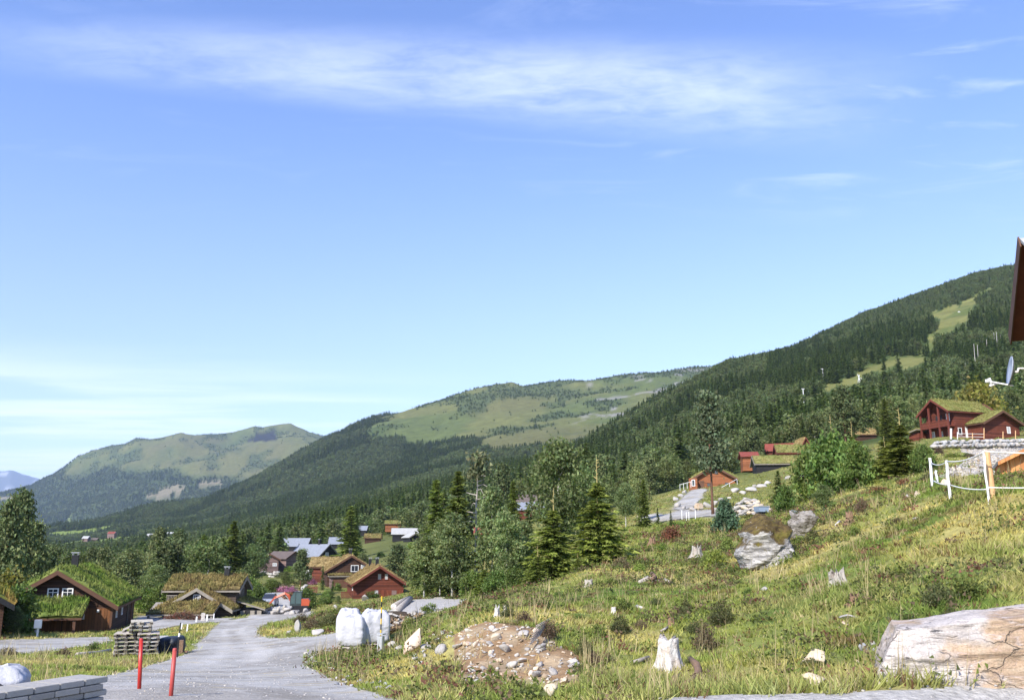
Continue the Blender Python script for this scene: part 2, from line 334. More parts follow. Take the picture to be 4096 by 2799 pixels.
def pchip(xk, Yk, x):
    h = np.diff(xk)[:, None]; dl = np.diff(Yk, axis=0) / h
    m = np.zeros_like(Yk); m[0] = dl[0]; m[-1] = dl[-1]
    w1 = 2 * h[1:] + h[:-1]; w2 = h[1:] + 2 * h[:-1]
    ok = dl[1:] * dl[:-1] > 0
    den = np.where(ok, w1 / np.where(ok, dl[:-1], 1) + w2 / np.where(ok, dl[1:], 1), 1)
    m[1:-1] = np.where(ok, (w1 + w2) / den, 0)
    i = np.clip(np.searchsorted(xk, x) - 1, 0, len(xk) - 2); t = ((x - xk[i]) / (xk[i + 1] - xk[i]))[:, None]; hh = h[i]
    return (2*t**3-3*t**2+1)*Yk[i] + (t**3-2*t**2+t)*hh*m[i] + (-2*t**3+3*t**2)*Yk[i+1] + (t**3-t**2)*hh*m[i+1]
L = np.log(ds)
Sf = pchip(np.log(FK.astype(float)), FS, np.clip(L, math.log(200), None))
npx = np.array(NEAR, float)
pu = pxu(npx[:, 0], npx[:, 1]); pl = np.log(npx[:, 2]); ps = slope(npx[:, 1])
ex = [(u, math.log(d)) for d in (200, 260) for u in np.arange(-0.7, 0.71, 0.1)]
iu = lambda a: np.interp(a[0], us, Sf[np.searchsorted(L, a[1])])
pu = np.concatenate([pu, [e[0] for e in ex]]); pl = np.concatenate([pl, [e[1] for e in ex]]); ps = np.concatenate([ps, [iu(e) for e in ex]])
pu = np.concatenate([pu, [-.9, -.3, 0.1, .4, .9]]); pl = np.concatenate([pl, [math.log(5.0)] * 5]); ps = np.concatenate([ps, [-1.75 / 5, -1.72 / 5, -1.68 / 5, -1.65 / 5, -1.6 / 5]])
# thin-plate interpolation of height (not slope) in (u, log d)
A_, B_ = pu * 3.2, pl
def tk(r2): return 0.5 * r2 * np.log(np.maximum(r2, 1e-12))
n_ = len(A_); K = tk((A_[:, None] - A_) ** 2 + (B_[:, None] - B_) ** 2) + np.eye(n_) * 0.004
PM = np.stack([np.ones(n_), A_, B_], 1)
sol = np.linalg.solve(np.block([[K, PM], [PM.T, np.zeros((3, 3))]]), np.concatenate([ps, np.zeros(3)]))
nr_near = np.searchsorted(ds, 215)
Sn = np.zeros((nr_near, NC)); ucl = np.clip(us, -0.85, 0.85) * 3.2
for r in range(nr_near):
    Kr = tk((ucl[:, None] - A_) ** 2 + (L[r] - B_) ** 2)
    Sn[r] = Kr @ sol[:n_] + sol[n_] + sol[n_ + 1] * ucl + sol[n_ + 2] * L[r]
S = Sf.copy()
w = sst(L[:nr_near], math.log(165), math.log(212))[:, None]
S[:nr_near] = Sn * (1 - w) + Sf[:nr_near] * w
X = us[None] * ds[:, None]; Y = np.repeat(ds[:, None], NC, 1); Z = S * Y
PX, PY = proj(X, Y, Z)

ROAD = [(410,712),(399,701),(355,688),(335,681),(312,668),(302,655),(339,649),(379,646),(381,636),(345,630.5),(300,637.5),(268,638),(256,632),(260,625.7),(280,620),(300,618),(317,615.5),(312,609),(302,602),(291,598),(286,592),(282,586),(276,584),(266,590),(256,600),(252,612),(248,617.5),(222,620),(207,634),(190,652),(163,661),(130,670),(106,676.4),(60,683),(0,692),(-60,700),(-60,740),(410,740)]
YARD = [(-30,641),(40,638.5),(108,636.5),(112,641),(70,648),(30,652),(-30,656)]
LANE = [(222,620.5),(180,625),(150,631),(137,629),(139,615),(180,617.5),(235,617)]
LOT = [(640,707),(680,698.5),(760,696),(877,692),(960,687.5),(1024,684.5),(1110,680),(1110,760),(640,760)]
PAD = [(383.6,615),(398,606),(412,599.8),(435.5,598.3),(461,599.3),(469.4,600.5),(462,605),(443,609),(423.5,612.5),(405,616)]
SCREE = [(452,634),(474,626),(495,619),(524,623),(546,632),(568,648),(581,664),(578,684),(540,690),(495,684),(464,684),(456,660)]
DRIVE = [(692,489),(707,489),(702,497),(693,507),(684,512),(672,509),(678,502)]
TRACK = [(640,516),(685,511),(735,509),(765,507),(770,511),(735,516),(690,518),(645,521)]
SKI = [(992,288),(983,289),(969,296.5),(954,304),(930,311),(941,320.6),(933,331),(921,349),(890,356.6),(868,365.6),(840,380.6),(814,393.4),(778,410),(786,410),(819,395),(834,389),(860,384),(872,373),(893,369),(921,364),(930,352),(938,342),(956,326.6),(969,320.6),(971,310),(981,295)]
wob = (fbm(PX / 9, PY / 5, 3, 3) - 0.5)
wx, wy = PX + wob * 5, PY + (fbm(PX / 9 + 40, PY / 5, 4, 3) - 0.5) * 3.0
near = Y < 190
m_road = inpoly(wx, wy, ROAD) & (Y < 190) & (Y > 9)
m_road |= (Y <= 11.0) & (np.abs(us[None]) < 0.9) & (PX < 400) & (Y > 4)
m_yard = inpoly(wx, wy, YARD) & (Y < 75); m_lane = inpoly(wx, wy, LANE) & (Y < 110)
m_lot = (inpoly(wx, wy + 0.5, LOT) & (Y < 14)) | ((Y <= 11.2) & (PX >= 640) & (us[None] < 0.9))
m_pad = inpoly(wx, wy, PAD) & (Y < 60) & (Y > 34); m_scree = inpoly(wx, wy, SCREE) & (Y < 34)
m_drive = inpoly(wx, wy, DRIVE) & (Y < 175) & (Y > 80); m_track = inpoly(wx, wy, TRACK) & (Y < 120) & (Y > 60)
hard = (m_road | m_yard | m_lane | m_lot | m_pad | m_drive | m_track).astype(float)
def blur(a, n):
    for _ in range(n):
        a = a.copy(); a[1:-1] = (a[:-2] + a[1:-1] * 2 + a[2:]) / 4; a[:, 1:-1] = (a[:, :-2] + a[:, 1:-1] * 2 + a[:, 2:]) / 4
    return a
hb = blur(hard, 12)
# tussocks, hummocks, gullies
rough = (fbm(X / 1.1, Y / 1.1, 11, 3) - 0.5) * 0.26 + (fbm(X / 4.5, Y / 4.5, 12, 3) - 0.5) * 0.55
rough *= sst(Y, 9, 16) * sst(PX, 380, 520) * 0.9 + 0.25
far_r = (fbm(X / 45, Y / 45, 21, 4) - 0.5) * 10 * sst(Y, 220, 600) + (fbm(X / 260, Y / 260, 22, 5) - 0.5) * 105 * sst(Y, 1500, 3500) + (fbm(X / 900, Y / 900, 23, 5) - 0.5) * 260 * sst(Y, 4300, 6000)
ridge = 1.0 - 0.75 * np.exp(-((L[:, None] - np.log(6500)) / 0.05) ** 2) - 0.7 * np.exp(-((L[:, None] - np.log(3200)) / 0.06) ** 2) - 0.6 * np.exp(-((L[:, None] - np.log(1400)) / 0.08) ** 2)
Z = Z + np.where(Y < 200, rough * (1 - hb) * sst(Y, 200, 120), 0) + far_r * np.clip(ridge, 0.12, 1) * np.where(Y > 13000, 0.5, 1)
Z += np.where(Y < 60, (fbm(X / 0.8, Y / 0.8, 31, 2) - 0.5) * 0.03 * hb, 0)
SL = Z / Y
MX = np.maximum.accumulate(SL, axis=0)
PX, PY = proj(X, Y, Z)

def bil(A, u, d):
    u = np.clip(u, us[0], us[-1]); l = np.clip(np.log(np.maximum(d, 4.5)), L[0], L[-1])
    i = np.clip(np.searchsorted(us, u) - 1, 0, NC - 2); j = np.clip(np.searchsorted(L, l) - 1, 0, NR - 2)
    a = (u - us[i]) / (us[i + 1] - us[i]); b = (l - L[j]) / (L[j + 1] - L[j])
    return (A[j, i] * (1 - a) + A[j, i + 1] * a) * (1 - b) + (A[j + 1, i] * (1 - a) + A[j + 1, i + 1] * a) * b
def gz(x, y):
    y = np.maximum(y, 4.5); return bil(SL, x / y, y) * y
def at(px, d):
    """ground point seen in photo column px at distance d"""
    u = (px - CX) / F
    for _ in range(4):
        s = bil(SL, u, d); a = math.atan(float(s)) - PITCH; u = (px - CX) / F / (CP + math.tan(a) * -SP)
    u = float(u); return Vector((u * d, d, float(bil(SL, u, d)) * d))
def hit(px, py, dmin=8.0, dmax=9000.0):
    """where the ray through photo pixel (px, py) meets the land"""
    u = float(pxu(px, py)); s = float(slope(py))
    i = int(np.clip(np.searchsorted(us, u) - 1, 0, NC - 2)); a = (u - us[i]) / (us[i + 1] - us[i])
    c = SL[:, i] * (1 - a) + SL[:, i + 1] * a
    k = np.nonzero((c >= s) & (ds >= dmin))[0]
    if len(k) == 0 or ds[k[0]] > dmax: d = dmax
    else:
        k = k[0]
        if k == 0 or c[k - 1] >= s: d = ds[k]
        else: d = float(np.exp(L[k - 1] + (L[k] - L[k - 1]) * (s - c[k - 1]) / max(c[k] - c[k - 1], 1e-9)))
    return Vector((u * d, d, float(gz(u * d, d))))
def hgt(p, py):
    """height above ground point p of what is seen at row py straight above it"""
    return (float(slope(py)) - p.z / p.y) * p.y

# colours of the land
def lerp(a, b, t): return a + (np.asarray(b, float) - a) * t[..., None]
C = np.zeros((NR, NC, 3)) + np.array([0.17, 0.195, 0.052])
g1 = fbm(X / 2.2, Y / 2.2, 41, 4); g2 = fbm(X / 6.0, Y / 6.0, 42, 4); g3 = fbm(X / 0.7, Y / 0.7, 43, 3)
C = lerp(C, (0.30, 0.27, 0.10), sst(g2, 0.46, 0.66)); C = lerp(C, (0.10, 0.15, 0.032), sst(g1, 0.52, 0.70)); C = lerp(C, (0.12, 0.065, 0.035), sst(g3 * 0.5 + g1 * 0.5, 0.60, 0.74) * 0.8)
midg = sst(Y, 60, 110)
C = lerp(C, (0.15, 0.15, 0.05), midg * 0.6)
C[m_scree] = (0.26, 0.17, 0.095)
C = np.where(m_scree[..., None], lerp(C, (0.33, 0.25, 0.16), sst(fbm(X / 0.35, Y / 0.35, 44, 3), 0.5, 0.7)), C)
RUB = [(962,448),(1024,446),(1070,468),(1010,478),(985,480),(950,479),(938,477),(952,466),(966,457)]
m_rub = inpoly(PX + wob * 8, PY + wob * 3, RUB) & (Y > 36) & (Y < 140)
C = np.where(m_rub[..., None], lerp(np.zeros_like(C) + (0.27, 0.245, 0.205), (0.42, 0.40, 0.37), sst(fbm(PX / 3, PY / 2, 46, 3), 0.5, 0.65)), C)
C = lerp(C, (0.33, 0.31, 0.27), np.clip(hb * 1.3 - 0.15, 0, 1) * (Y < 190))
xl = np.interp(PY, [600, 612, 620, 634, 652, 661, 676, 692, 760], [256, 252, 222, 207, 190, 163, 106, 0, -200]); xr = np.interp(PY, [600, 612, 620, 632, 650, 668, 681, 699, 760], [302, 312, 268, 258, 302, 312, 335, 399, 500])
tq = np.clip((PX - xl) / (xr - xl), -.2, 1.2) + (fbm(X / 5, Y / 9, 141, 3) - .5) * .12
RC = np.zeros_like(C) + np.array([0.375, 0.365, 0.345]); rn = fbm(X / 1.6, Y / 1.6, 142, 4); rn2 = fbm(X / .35, Y / .35, 143, 3); rn3 = fbm(X / 5, Y / 7, 144, 4)
RC = lerp(RC, (0.25, 0.235, 0.21), sst(rn, .45, .66) * .8); RC = lerp(RC, (0.47, 0.455, 0.43), (np.exp(-((tq - .30) / .09) ** 2) + np.exp(-((tq - .62) / .10) ** 2)) * .75 * sst(rn3, .3, .55))
RC = lerp(RC, (0.25, 0.225, 0.19), sst(rn3, .56, .72) * .5); RC = lerp(RC, (0.50, 0.49, 0.47), sst(rn2, .60, .75) * .5); RC = lerp(RC, (0.42, 0.34, 0.18), sst(fbm(X / 1.3 + 7, Y / .5, 145, 3), .66, .74) * .35)
RC = lerp(RC, (0.24, 0.20, 0.13), sst(1 - hb, .30, .62) * sst(rn, .40, .6) * .8)
C = np.where(((m_road | m_yard | m_lane | m_drive | m_track) & (Y < 190))[..., None], RC, C)
# slopes beyond the village: forest floor, meadows, ski run, heath, rock
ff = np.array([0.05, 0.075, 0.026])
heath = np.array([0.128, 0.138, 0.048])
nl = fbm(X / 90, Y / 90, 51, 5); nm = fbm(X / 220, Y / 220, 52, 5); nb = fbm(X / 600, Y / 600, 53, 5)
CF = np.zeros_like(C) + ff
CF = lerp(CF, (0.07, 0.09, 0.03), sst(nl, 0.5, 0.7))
mid = (Y > 1750) & (Y <= 4000)
# heath line on the middle mountain: in photo rows above the forest edge
fe = np.interp(PX, [-200, 300, 335, 390, 455, 500, 530, 560, 600, 640, 720, 1200], [380, 430, 422, 428, 443, 462, 468, 470, 470, 470, 460, 460])
hm = sst(fe - PY + (nm - 0.5) * 50, -6, 8) * mid * (PX > 318)
left = (Y > 4000) & (Y < 8600)
fl_ = np.interp(PX, [-200, 40, 90, 120, 160, 200, 240, 280, 330, 1200], [440, 470, 465, 462, 470, 474, 470, 466, 455, 450])
hl = sst(fl_ - PY + (nb - 0.5) * 70, -8, 8) * left
hsel = np.maximum(hm, hl)
hc = lerp(np.zeros_like(C) + heath, (0.095, 0.120, 0.040), sst(nm, 0.45, 0.65)); hc = lerp(hc, (0.11, 0.10, 0.048), sst(nb, 0.5, 0.7) * 0.45)
CF = CF * (1 - hsel[..., None]) + hc * hsel[..., None]
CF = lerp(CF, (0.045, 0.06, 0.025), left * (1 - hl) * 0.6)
clump = sst(fbm(X / 130, Y / 130, 57, 4) + left * .04, 0.53, 0.63) * hsel
CF = lerp(CF, (0.05, 0.075, 0.03), clump * 0.7)
rk = sst(fbm(X / 70, Y / 70, 58, 5), 0.63, 0.70) * hm * sst(PX, 560, 600)
CF = lerp(CF, (0.30, 0.28, 0.29), rk * 0.6)
HOLLOW_SHADE = [(247,440),(258,433.5),(266,430),(269,428),(272,431),(278,437),(279,440.5),(262,441),(252,442.5)]
SAND = [(145,497),(160,491),(172,484),(184,483.5),(187,488),(170,494),(160,498)]
SAND2 = [(198,483),(205,480),(222,481),(224,485),(210,486)]
m_hollow_shade = inpoly(PX + wob * 7, PY + wob * 4, HOLLOW_SHADE) & left
CF[m_hollow_shade] = (0.022, 0.024, 0.026)  # shadow of a mountain hollow, painted dark into the land colour
m_sand = (inpoly(PX + wob * 6, PY, SAND) | inpoly(PX + wob * 6, PY, SAND2) | inpoly(PX, PY, [(0,496),(34,494),(34,498),(0,500)])) & left
CF[m_sand] = (0.185, 0.165, 0.11)
sx_, sy_ = PX + (fbm(PX / 6, PY / 6, 61, 3) - 0.5) * 13, PY + (fbm(PX / 6, PY / 6, 62, 3) - 0.5) * 9
m_ski = inpoly(sx_, sy_, SKI) & (Y > 300) & (Y < 1650)
CF[m_ski] = (0.165, 0.170, 0.058)
CF = np.where(m_ski[..., None], lerp(CF, (0.10, 0.125, 0.04), sst(fbm(X / 25, Y / 25, 63, 4), 0.42, 0.60)), CF)
MEAD = [[(176,531),(205,525.5),(240,520.5),(240,523.5),(210,528.5),(180,533.5)],[(48,532),(70,530),(100,527),(112,524),(116,527),(80,535),(50,537)],[(48,545),(75,540),(100,538),(140,534),(150,541),(110,545),(60,551),(46,549)],[(60,557),(105,552),(105,560),(60,562)]]
m_mead = np.zeros_like(m_ski)
for pl_ in MEAD: m_mead |= inpoly(PX + wob * 5, PY, pl_) & (Y > 420) & (Y < 2400)
CF[m_mead] = (0.16, 0.21, 0.05)
m_strip = inpoly(PX, PY, [(60,522),(70,516),(84,511),(84,513),(70,519)]) & left; CF[m_strip] = (0.16, 0.20, 0.06)
CF = np.where((Y > 13500)[..., None], np.array([0.10, 0.11, 0.12]) * np.ones_like(C), CF)
CF = lerp(CF, (0.75, 0.76, 0.8), (sst(fbm(X / 500, Y / 500, 66, 4), 0.66, 0.7) * (Y > 13500)) * 0.5)
tf = sst(L, math.log(170), math.log(230))[:, None] * np.ones((1, NC))
vil = np.exp(-((PX - 340) / 90) ** 2) * (Y < 420)
CF = lerp(CF, (0.14, 0.15, 0.05), np.clip(vil, 0, 1) * 0.8)
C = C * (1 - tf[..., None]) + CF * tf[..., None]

def sheet(name, r0, r1, matl, mask=None, dz=0.0):
    r1 = min(r1, NR - 1)
    idx = (np.arange(r0, r1 + 1)[:, None] * NC + np.arange(NC)).astype(np.int64)
    q = np.stack([idx[:-1, :-1], idx[:-1, 1:], idx[1:, 1:], idx[1:, :-1]], -1)
    if mask is not None:
        mm = mask[r0:r1 + 1]; mm = (mm[:-1, :-1].astype(int) + mm[:-1, 1:] + mm[1:, 1:] + mm[1:, :-1]) >= 2; q = q[mm]
    q = q.reshape(-1, 4); uq, inv = np.unique(q, return_inverse=True)
    Xc = np.clip(X.ravel()[uq], -26000, 26000)
    V = np.stack([Xc, Y.ravel()[uq], Z.ravel()[uq] + dz * (1 + Y.ravel()[uq] / 40)], 1)
    o = big_mesh(name, V, inv.reshape(-1, 4), matl, col=C.reshape(-1, 3)[uq], smooth=True)
    tag(o, kind='structure'); return o
rA, rB, rC_, rD = [int(np.searchsorted(ds, v)) for v in (185, 1550, 4050, 9500)]
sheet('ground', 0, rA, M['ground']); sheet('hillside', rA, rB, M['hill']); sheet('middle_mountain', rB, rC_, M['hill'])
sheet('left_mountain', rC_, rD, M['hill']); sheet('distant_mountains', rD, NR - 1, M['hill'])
b_ = MB(); b_.add([(-60, 4.5, -1.72), (60, 4.5, -1.72), (60, -120, -1.72), (-60, -120, -1.72)], [(3, 2, 1, 0)])
tag(b_.build('ground_behind', M['padgravel']), kind='structure')
sheet('gravel_road', 0, rA, M['gravel'], m_road | m_lane, 0.012); sheet('gravel_yard', 0, rA, M['gravel'], m_yard, 0.012)
sheet('gravel_lot', 0, rA, M['padgravel'], m_lot, 0.012); sheet('stone_pad', 0, rA, M['padgravel'], m_pad, 0.015)
sheet('driveway', 0, rA, M['gravel'], m_drive, 0.02); sheet('building_site_track', 0, rA, M['gravel'], m_track, 0.02)
# ------------------------------------------------------------------ houses
def mb_windows(par, kind, axis, a, zc, w, h, off, framemat, panemat, bars=(2, 3), deep=0.05):
    """one window: frame part with a pane sub-part; axis 'f','b' = gable walls, 'l','r' = side walls"""
    def tr(p):
        x, y, z = p
        return {'f': (a + x, off - y, zc + z), 'b': (a - x, off + y, zc + z), 'r': (off + y, a + x, zc + z), 'l': (off - y, a - x, zc + z)}[axis]
    m = MB(); t = 0.09
    def bx(x0, x1, z0, z1, y0, y1):
        vs = [tr((x, y, z)) for z in (z0, z1) for x, y in ((x0, y0), (x1, y0), (x1, y1), (x0, y1))]
        m.add(vs, [(3, 2, 1, 0), (4, 5, 6, 7), (0, 1, 5, 4), (1, 2, 6, 5), (2, 3, 7, 6), (3, 0, 4, 7)])
    bx(-w/2, -w/2 + t, -h/2, h/2, 0, deep); bx(w/2 - t, w/2, -h/2, h/2, 0, deep)
    bx(-w/2 + t, w/2 - t, h/2 - t, h/2, 0, deep); bx(-w/2 + t, w/2 - t, -h/2, -h/2 + t, 0, deep + 0.02)
    nx, nz = bars
    for i in range(1, nx): x = -w/2 + w * i / nx; bx(x - 0.022, x + 0.022, -h/2 + t, h/2 - t, 0.012, deep - 0.008)
    for i in range(1, nz): z = -h/2 + h * i / nz; bx(-w/2 + t, w/2 - t, z - 0.02, z + 0.02, 0.012, deep - 0.012)
    fr = m.build('window', framemat, par)
    m2 = MB(); m2.add([tr((x, 0.018, z)) for x, z in ((-w/2 + t, -h/2 + t), (w/2 - t, -h/2 + t), (w/2 - t, h/2 - t), (-w/2 + t, h/2 - t))], [(0, 1, 2, 3)])
    m2.build('pane', panemat, fr); return fr

def turf_slab(par, A, B, Cc, D, th, cols, name='turf', seed=0, tufts=500, gh=0.22, rag=0.10):
    """sod lying on a roof plane: A-B along the eave, D-C along the ridge (local points), with its own grass"""
    A, B, Cc, D = [np.array(p, float) for p in (A, B, Cc, D)]
    r = np.random.default_rng(seed)
    la, lb = np.linalg.norm(B - A), np.linalg.norm(D - A)
    nu, nv = max(6, int(la / 0.35)), max(5, int(lb / 0.35))
    nrm = np.cross(B - A, D - A); nrm /= np.linalg.norm(nrm); nrm *= 1 if nrm[2] > 0 else -1
    u, v = np.meshgrid(np.linspace(0, 1, nu + 1), np.linspace(0, 1, nv + 1))
    b = (A[None, None] * ((1-u)*(1-v))[..., None] + B * (u*(1-v))[..., None] + Cc * (u*v)[..., None] + D * ((1-u)*v)[..., None])
    nz = fbm(u * la / 0.9 + seed, v * lb / 0.9, 71 + seed, 3)
    edge = np.minimum(np.minimum(u, 1 - u) * la, v * lb) < 0.2
    hh = th * (0.75 + 0.9 * (nz - 0.5)) * np.where(edge, 0.7, 1.15) + r.normal(0, rag * 0.25, u.shape)
    top = b + nrm * hh[..., None]
    k = sst(fbm(u * la / 1.3, v * lb / 1.3, 75 + seed, 3), 0.35, 0.65)[..., None]; k2 = sst(fbm(u * la / 0.8, v * lb / 1.6, 79 + seed, 3), 0.5, 0.7)[..., None]
    c = np.array(cols[0]) * (1 - k) + np.array(cols[1]) * k; c = c * (1 - k2 * 0.7) + np.array(cols[2]) * k2 * 0.7
    V = np.concatenate([top.reshape(-1, 3), b.reshape(-1, 3)]); n = (nu + 1) * (nv + 1)
    idx = np.arange(n).reshape(nv + 1, nu + 1)
    q = [np.stack([idx[:-1, :-1], idx[:-1, 1:], idx[1:, 1:], idx[1:, :-1]], -1).reshape(-1, 4)]
    for line in (idx[0], idx[-1], idx[:, 0], idx[:, -1]): q.append(np.stack([line[:-1], line[1:], line[1:] + n, line[:-1] + n], -1))
    Cl = np.concatenate([c.reshape(-1, 3), c.reshape(-1, 3) * 0.6])
    # blades
    m = tufts * 6
    tu, tv = r.random(tufts), r.random(tufts); tu = np.repeat(tu, 6) + r.normal(0, 0.10 / la, m); tv = np.repeat(tv, 6) + r.normal(0, 0.10 / lb, m)
    tu = np.clip(tu, 0, 1); tv = np.clip(tv, 0, 1)
    ii = np.clip((tv * nv).astype(int), 0, nv); jj = np.clip((tu * nu).astype(int), 0, nu)
    base = (A * ((1-tu)*(1-tv))[:, None] + B * (tu*(1-tv))[:, None] + Cc * (tu*tv)[:, None] + D * ((1-tu)*tv)[:, None]) + nrm * (hh[ii, jj] * 0.9)[:, None]
    an = r.random(m) * 6.283; wd = np.stack([np.cos(an), np.sin(an), 0 * an], 1) * (0.035 + 0.03 * r.random(m))[:, None]
    tip = base + np.stack([r.normal(0, 0.08, m), r.normal(0, 0.08, m), gh * (0.4 + r.random(m))], 1)
    bv = np.stack([base - wd, base + wd, tip], 1).reshape(-1, 3)
    bc = np.repeat(c[ii, jj] * (0.75 + 0.6 * r.random((m, 1))), 3, 0)
    V2 = np.concatenate([V, bv]); f3 = np.arange(3 * m).reshape(-1, 3) + len(V)
    return big_mesh(name, V2, [np.concatenate(q), f3], M['turf'], par, np.concatenate([Cl, bc]))

LUSH = [(0.13, 0.20, 0.035), (0.19, 0.22, 0.06), (0.085, 0.13, 0.03)]
OCHRE = [(0.24, 0.19, 0.075), (0.19, 0.17, 0.06), (0.15, 0.10, 0.05)]
TAN = [(0.30, 0.225, 0.10), (0.26, 0.19, 0.085), (0.20, 0.15, 0.07)]
OLIVE = [(0.19, 0.19, 0.06), (0.22, 0.20, 0.075), (0.15, 0.17, 0.05)]

def gable_roof(par, W_, y0, y1, ze, zr, ov=0.45, th=0.16, roofmat=None, turf=None, trim=None, seed=1, tufts=400, gh=0.2, ovg=0.6, tth=0.2, x0=0.0, barge=0.24):
    """two roof planes over walls of width W_, ridge along y from y0 to y1, eave height ze, ridge zr (undersides)"""
    sl = (zr - ze) / (W_ / 2); hw = W_ / 2 + ov; zo = ze - sl * ov; ya, yb = y0 - ovg, y1 + ovg
    roofs = []
    for s in (-1, 1):
        m = MB(); poly = [(x0, ya, zr), (x0 + s * hw, ya, zo), (x0 + s * hw, ya, zo + th), (x0, ya, zr + th)]
        m.prism(poly, (0, yb - ya, 0)); ro = m.build('roof', roofmat or trim, par); roofs.append(ro)
        if turf:
            e = 0.02
            turf_slab(ro, (x0 + s * (hw - e), ya + e, zo + th + 0.004), (x0 + s * (hw - e), yb - e, zo + th + 0.004), (x0, yb - e, zr + th + 0.004), (x0, ya + e, zr + th + 0.004), tth, turf, seed=seed + s, tufts=tufts, gh=gh)
    bm = None
    for yy, dy in ((ya - 0.045, 0.04), (yb + 0.005, 0.04)):
        m = MB()
        for s in (-1, 1):
            k = barge
            m.prism([(x0, yy, zr - k * 0.55), (x0 + s * (hw + 0.03), yy, zo - k * 0.55 - 0.03 * sl), (x0 + s * (hw + 0.03), yy, zo + th + 0.05), (x0, yy, zr + th + 0.05)], (0, dy, 0))
        m.build('bargeboard', trim, par)
    return roofs

def walls(par, W_, y0, y1, z0, ze, zr, matl, x0=0.0, name='wall'):
    m = MB(); h = W_ / 2
    m.prism([(x0 - h, y0, z0), (x0 + h, y0, z0), (x0 + h, y0, ze), (x0, y0, zr), (x0 - h, y0, ze)], (0, y1 - y0, 0))
    return m.build(name, matl, par)
def chimney(par, x, y, z0, z1, s=0.55, cap=True):
    m = MB(); m.box((x, y, (z0 + z1) / 2), (s, s, z1 - z0)); c = m.build('chimney', M['dark'], par)
    if cap:
        m = MB()
        for i, j in ((-1, -1), (1, -1), (1, 1), (-1, 1)): m.box((x + i * s * .4, y + j * s * .4, z1 + 0.08), (0.05, 0.05, 0.16))
        m.box((x, y, z1 + 0.19), (s * 1.25, s * 1.25, 0.06)); m.build('chimney_cap', M['steel'], c)
    return c
def panel(par, name, axis, a0, a1, z0, z1, off, matl, th=0.04):
    m = MB(); a, w = (a0 + a1) / 2, abs(a1 - a0)
    if axis in 'fb': m.box((a, off + (-th / 2 if axis == 'f' else th / 2), (z0 + z1) / 2), (w, th, z1 - z0))
    else: m.box((off + (th / 2 if axis == 'r' else -th / 2), a, (z0 + z1) / 2), (th, w, z1 - z0))
    return m.build(name, matl, par)
R = math.radians

# --- dark brown cabin on the left: gable with two white windows, turfed porch canopy
pr = P(117.5, 608, 73.0); yaw = R(16)
ax_, ay_ = Vector((math.cos(yaw), math.sin(yaw), 0)), Vector((-math.sin(yaw), math.cos(yaw), 0))
Wd = 9.0; org = pr - ax_ * (Wd / 2) + ay_ * 0.6; FZ = -6.35
h1 = thing('cabin', 'dark brown log cabin with lush green turf roof, white gable windows and porch canopy', 'cabin', (org.x, org.y, FZ), yaw)
ze = pr.z - FZ + 0.28; zr = ze + 2.45; Wb = 8.1
walls(h1, Wb, 0, 15, -0.5, ze + 0.02, zr + 0.02, M['brown'])
mskirt = panel(h1, 'board_cladding', 'f', 0.6, Wb / 2 - 0.12, -0.4, ze - 0.25, 0, M['brownv'], 0.05)
panel(h1, 'board_cladding', 'f', -Wb / 2, 0.5, -0.4, 1.2, 0, M['brownv'], 0.05)
panel(h1, 'corner_board', 'f', Wb / 2 - 0.11, Wb / 2 + 0.05, -0.4, ze, 0, M['barge'], 0.09)
gable_roof(h1, Wb, 0, 15, ze, zr, ov=0.5, turf=LUSH, trim=M['barge'], seed=3, tufts=1700, gh=0.28, tth=0.32, ovg=0.8)
for x in (-0.32, 0.72): mb_windows(h1, 'w', 'f', x, zr - 1.62, 0.80, 0.95, -0.02, M['white'], M['glass'])
mb_windows(h1, 'w', 'f', 1.75, 1.75, 0.7, 1.2, -0.055, M['white'], M['glass'], (2, 2))
for y in (2.6, 6.0): mb_windows(h1, 'w', 'r', y, 1.55, 0.75, 0.95, Wb / 2, M['white'], M['curtain'], (2, 2))
panel(h1, 'door', 'r', 9.6, 10.6, 0, 2.0, Wb / 2, M['dark']); panel(h1, 'door', 'r', 12.6, 13.4, 0, 2.0, Wb / 2, M['brownv'])
chimney(h1, 0.3, 4.4, zr, zr + 1.35, 0.5)
m = MB(); m.prism([(-4.2, -0.055, zr - 2.30), (-4.2, -3.3, zr - 3.35), (-4.2, -3.3, zr - 3.20), (-4.2, -0.055, zr - 2.15)], (6.6, 0, 0)); can = m.build('porch_canopy', M['barge'], h1)
turf_slab(can, (-4.2, -3.28, zr - 3.19), (2.4, -3.28, zr - 3.19), (2.4, -0.07, zr - 2.14), (-4.2, -0.07, zr - 2.14), 0.28, LUSH, seed=9, tufts=600, gh=0.3)
m = MB(); m.box((-0.55, -3.1, (zr - 3.35) / 2 - 0.2), (0.28, 0.28, zr - 3.0)); m.build('porch_post', M['concrete'], h1)
m = MB(); m.box((1.9, -3.1, (zr - 3.35) / 2 - 0.2), (0.2, 0.2, zr - 3.0)); m.build('porch_post', M['barge'], h1)
m = MB(); m.tube([(3.05, -0.12, ze - 0.55), (3.05, -0.13, ze - 0.34)], [0.1, 0.11], 10); m.build('lamp', M['white'], h1, smooth=True)

# --- dark shed cut by the left edge
p = P(15.5, 602, 60)
sh = thing('shed', 'dark timber shed with yellow turf roof cut by the left edge', 'shed', (p.x - 2.9, p.y - 1.6, p.z - 2.6), R(30))
walls(sh, 5.4, 0, 7, -0.9, 2.55, 4.2, M['brown'])
gable_roof(sh, 5.4, 0, 7, 2.6, 4.2, ov=0.55, turf=[(0.24, 0.20, 0.05), (0.15, 0.18, 0.04), (0.26, 0.16, 0.05)], trim=M['dark'], seed=12, tufts=500, gh=0.4, tth=0.3)

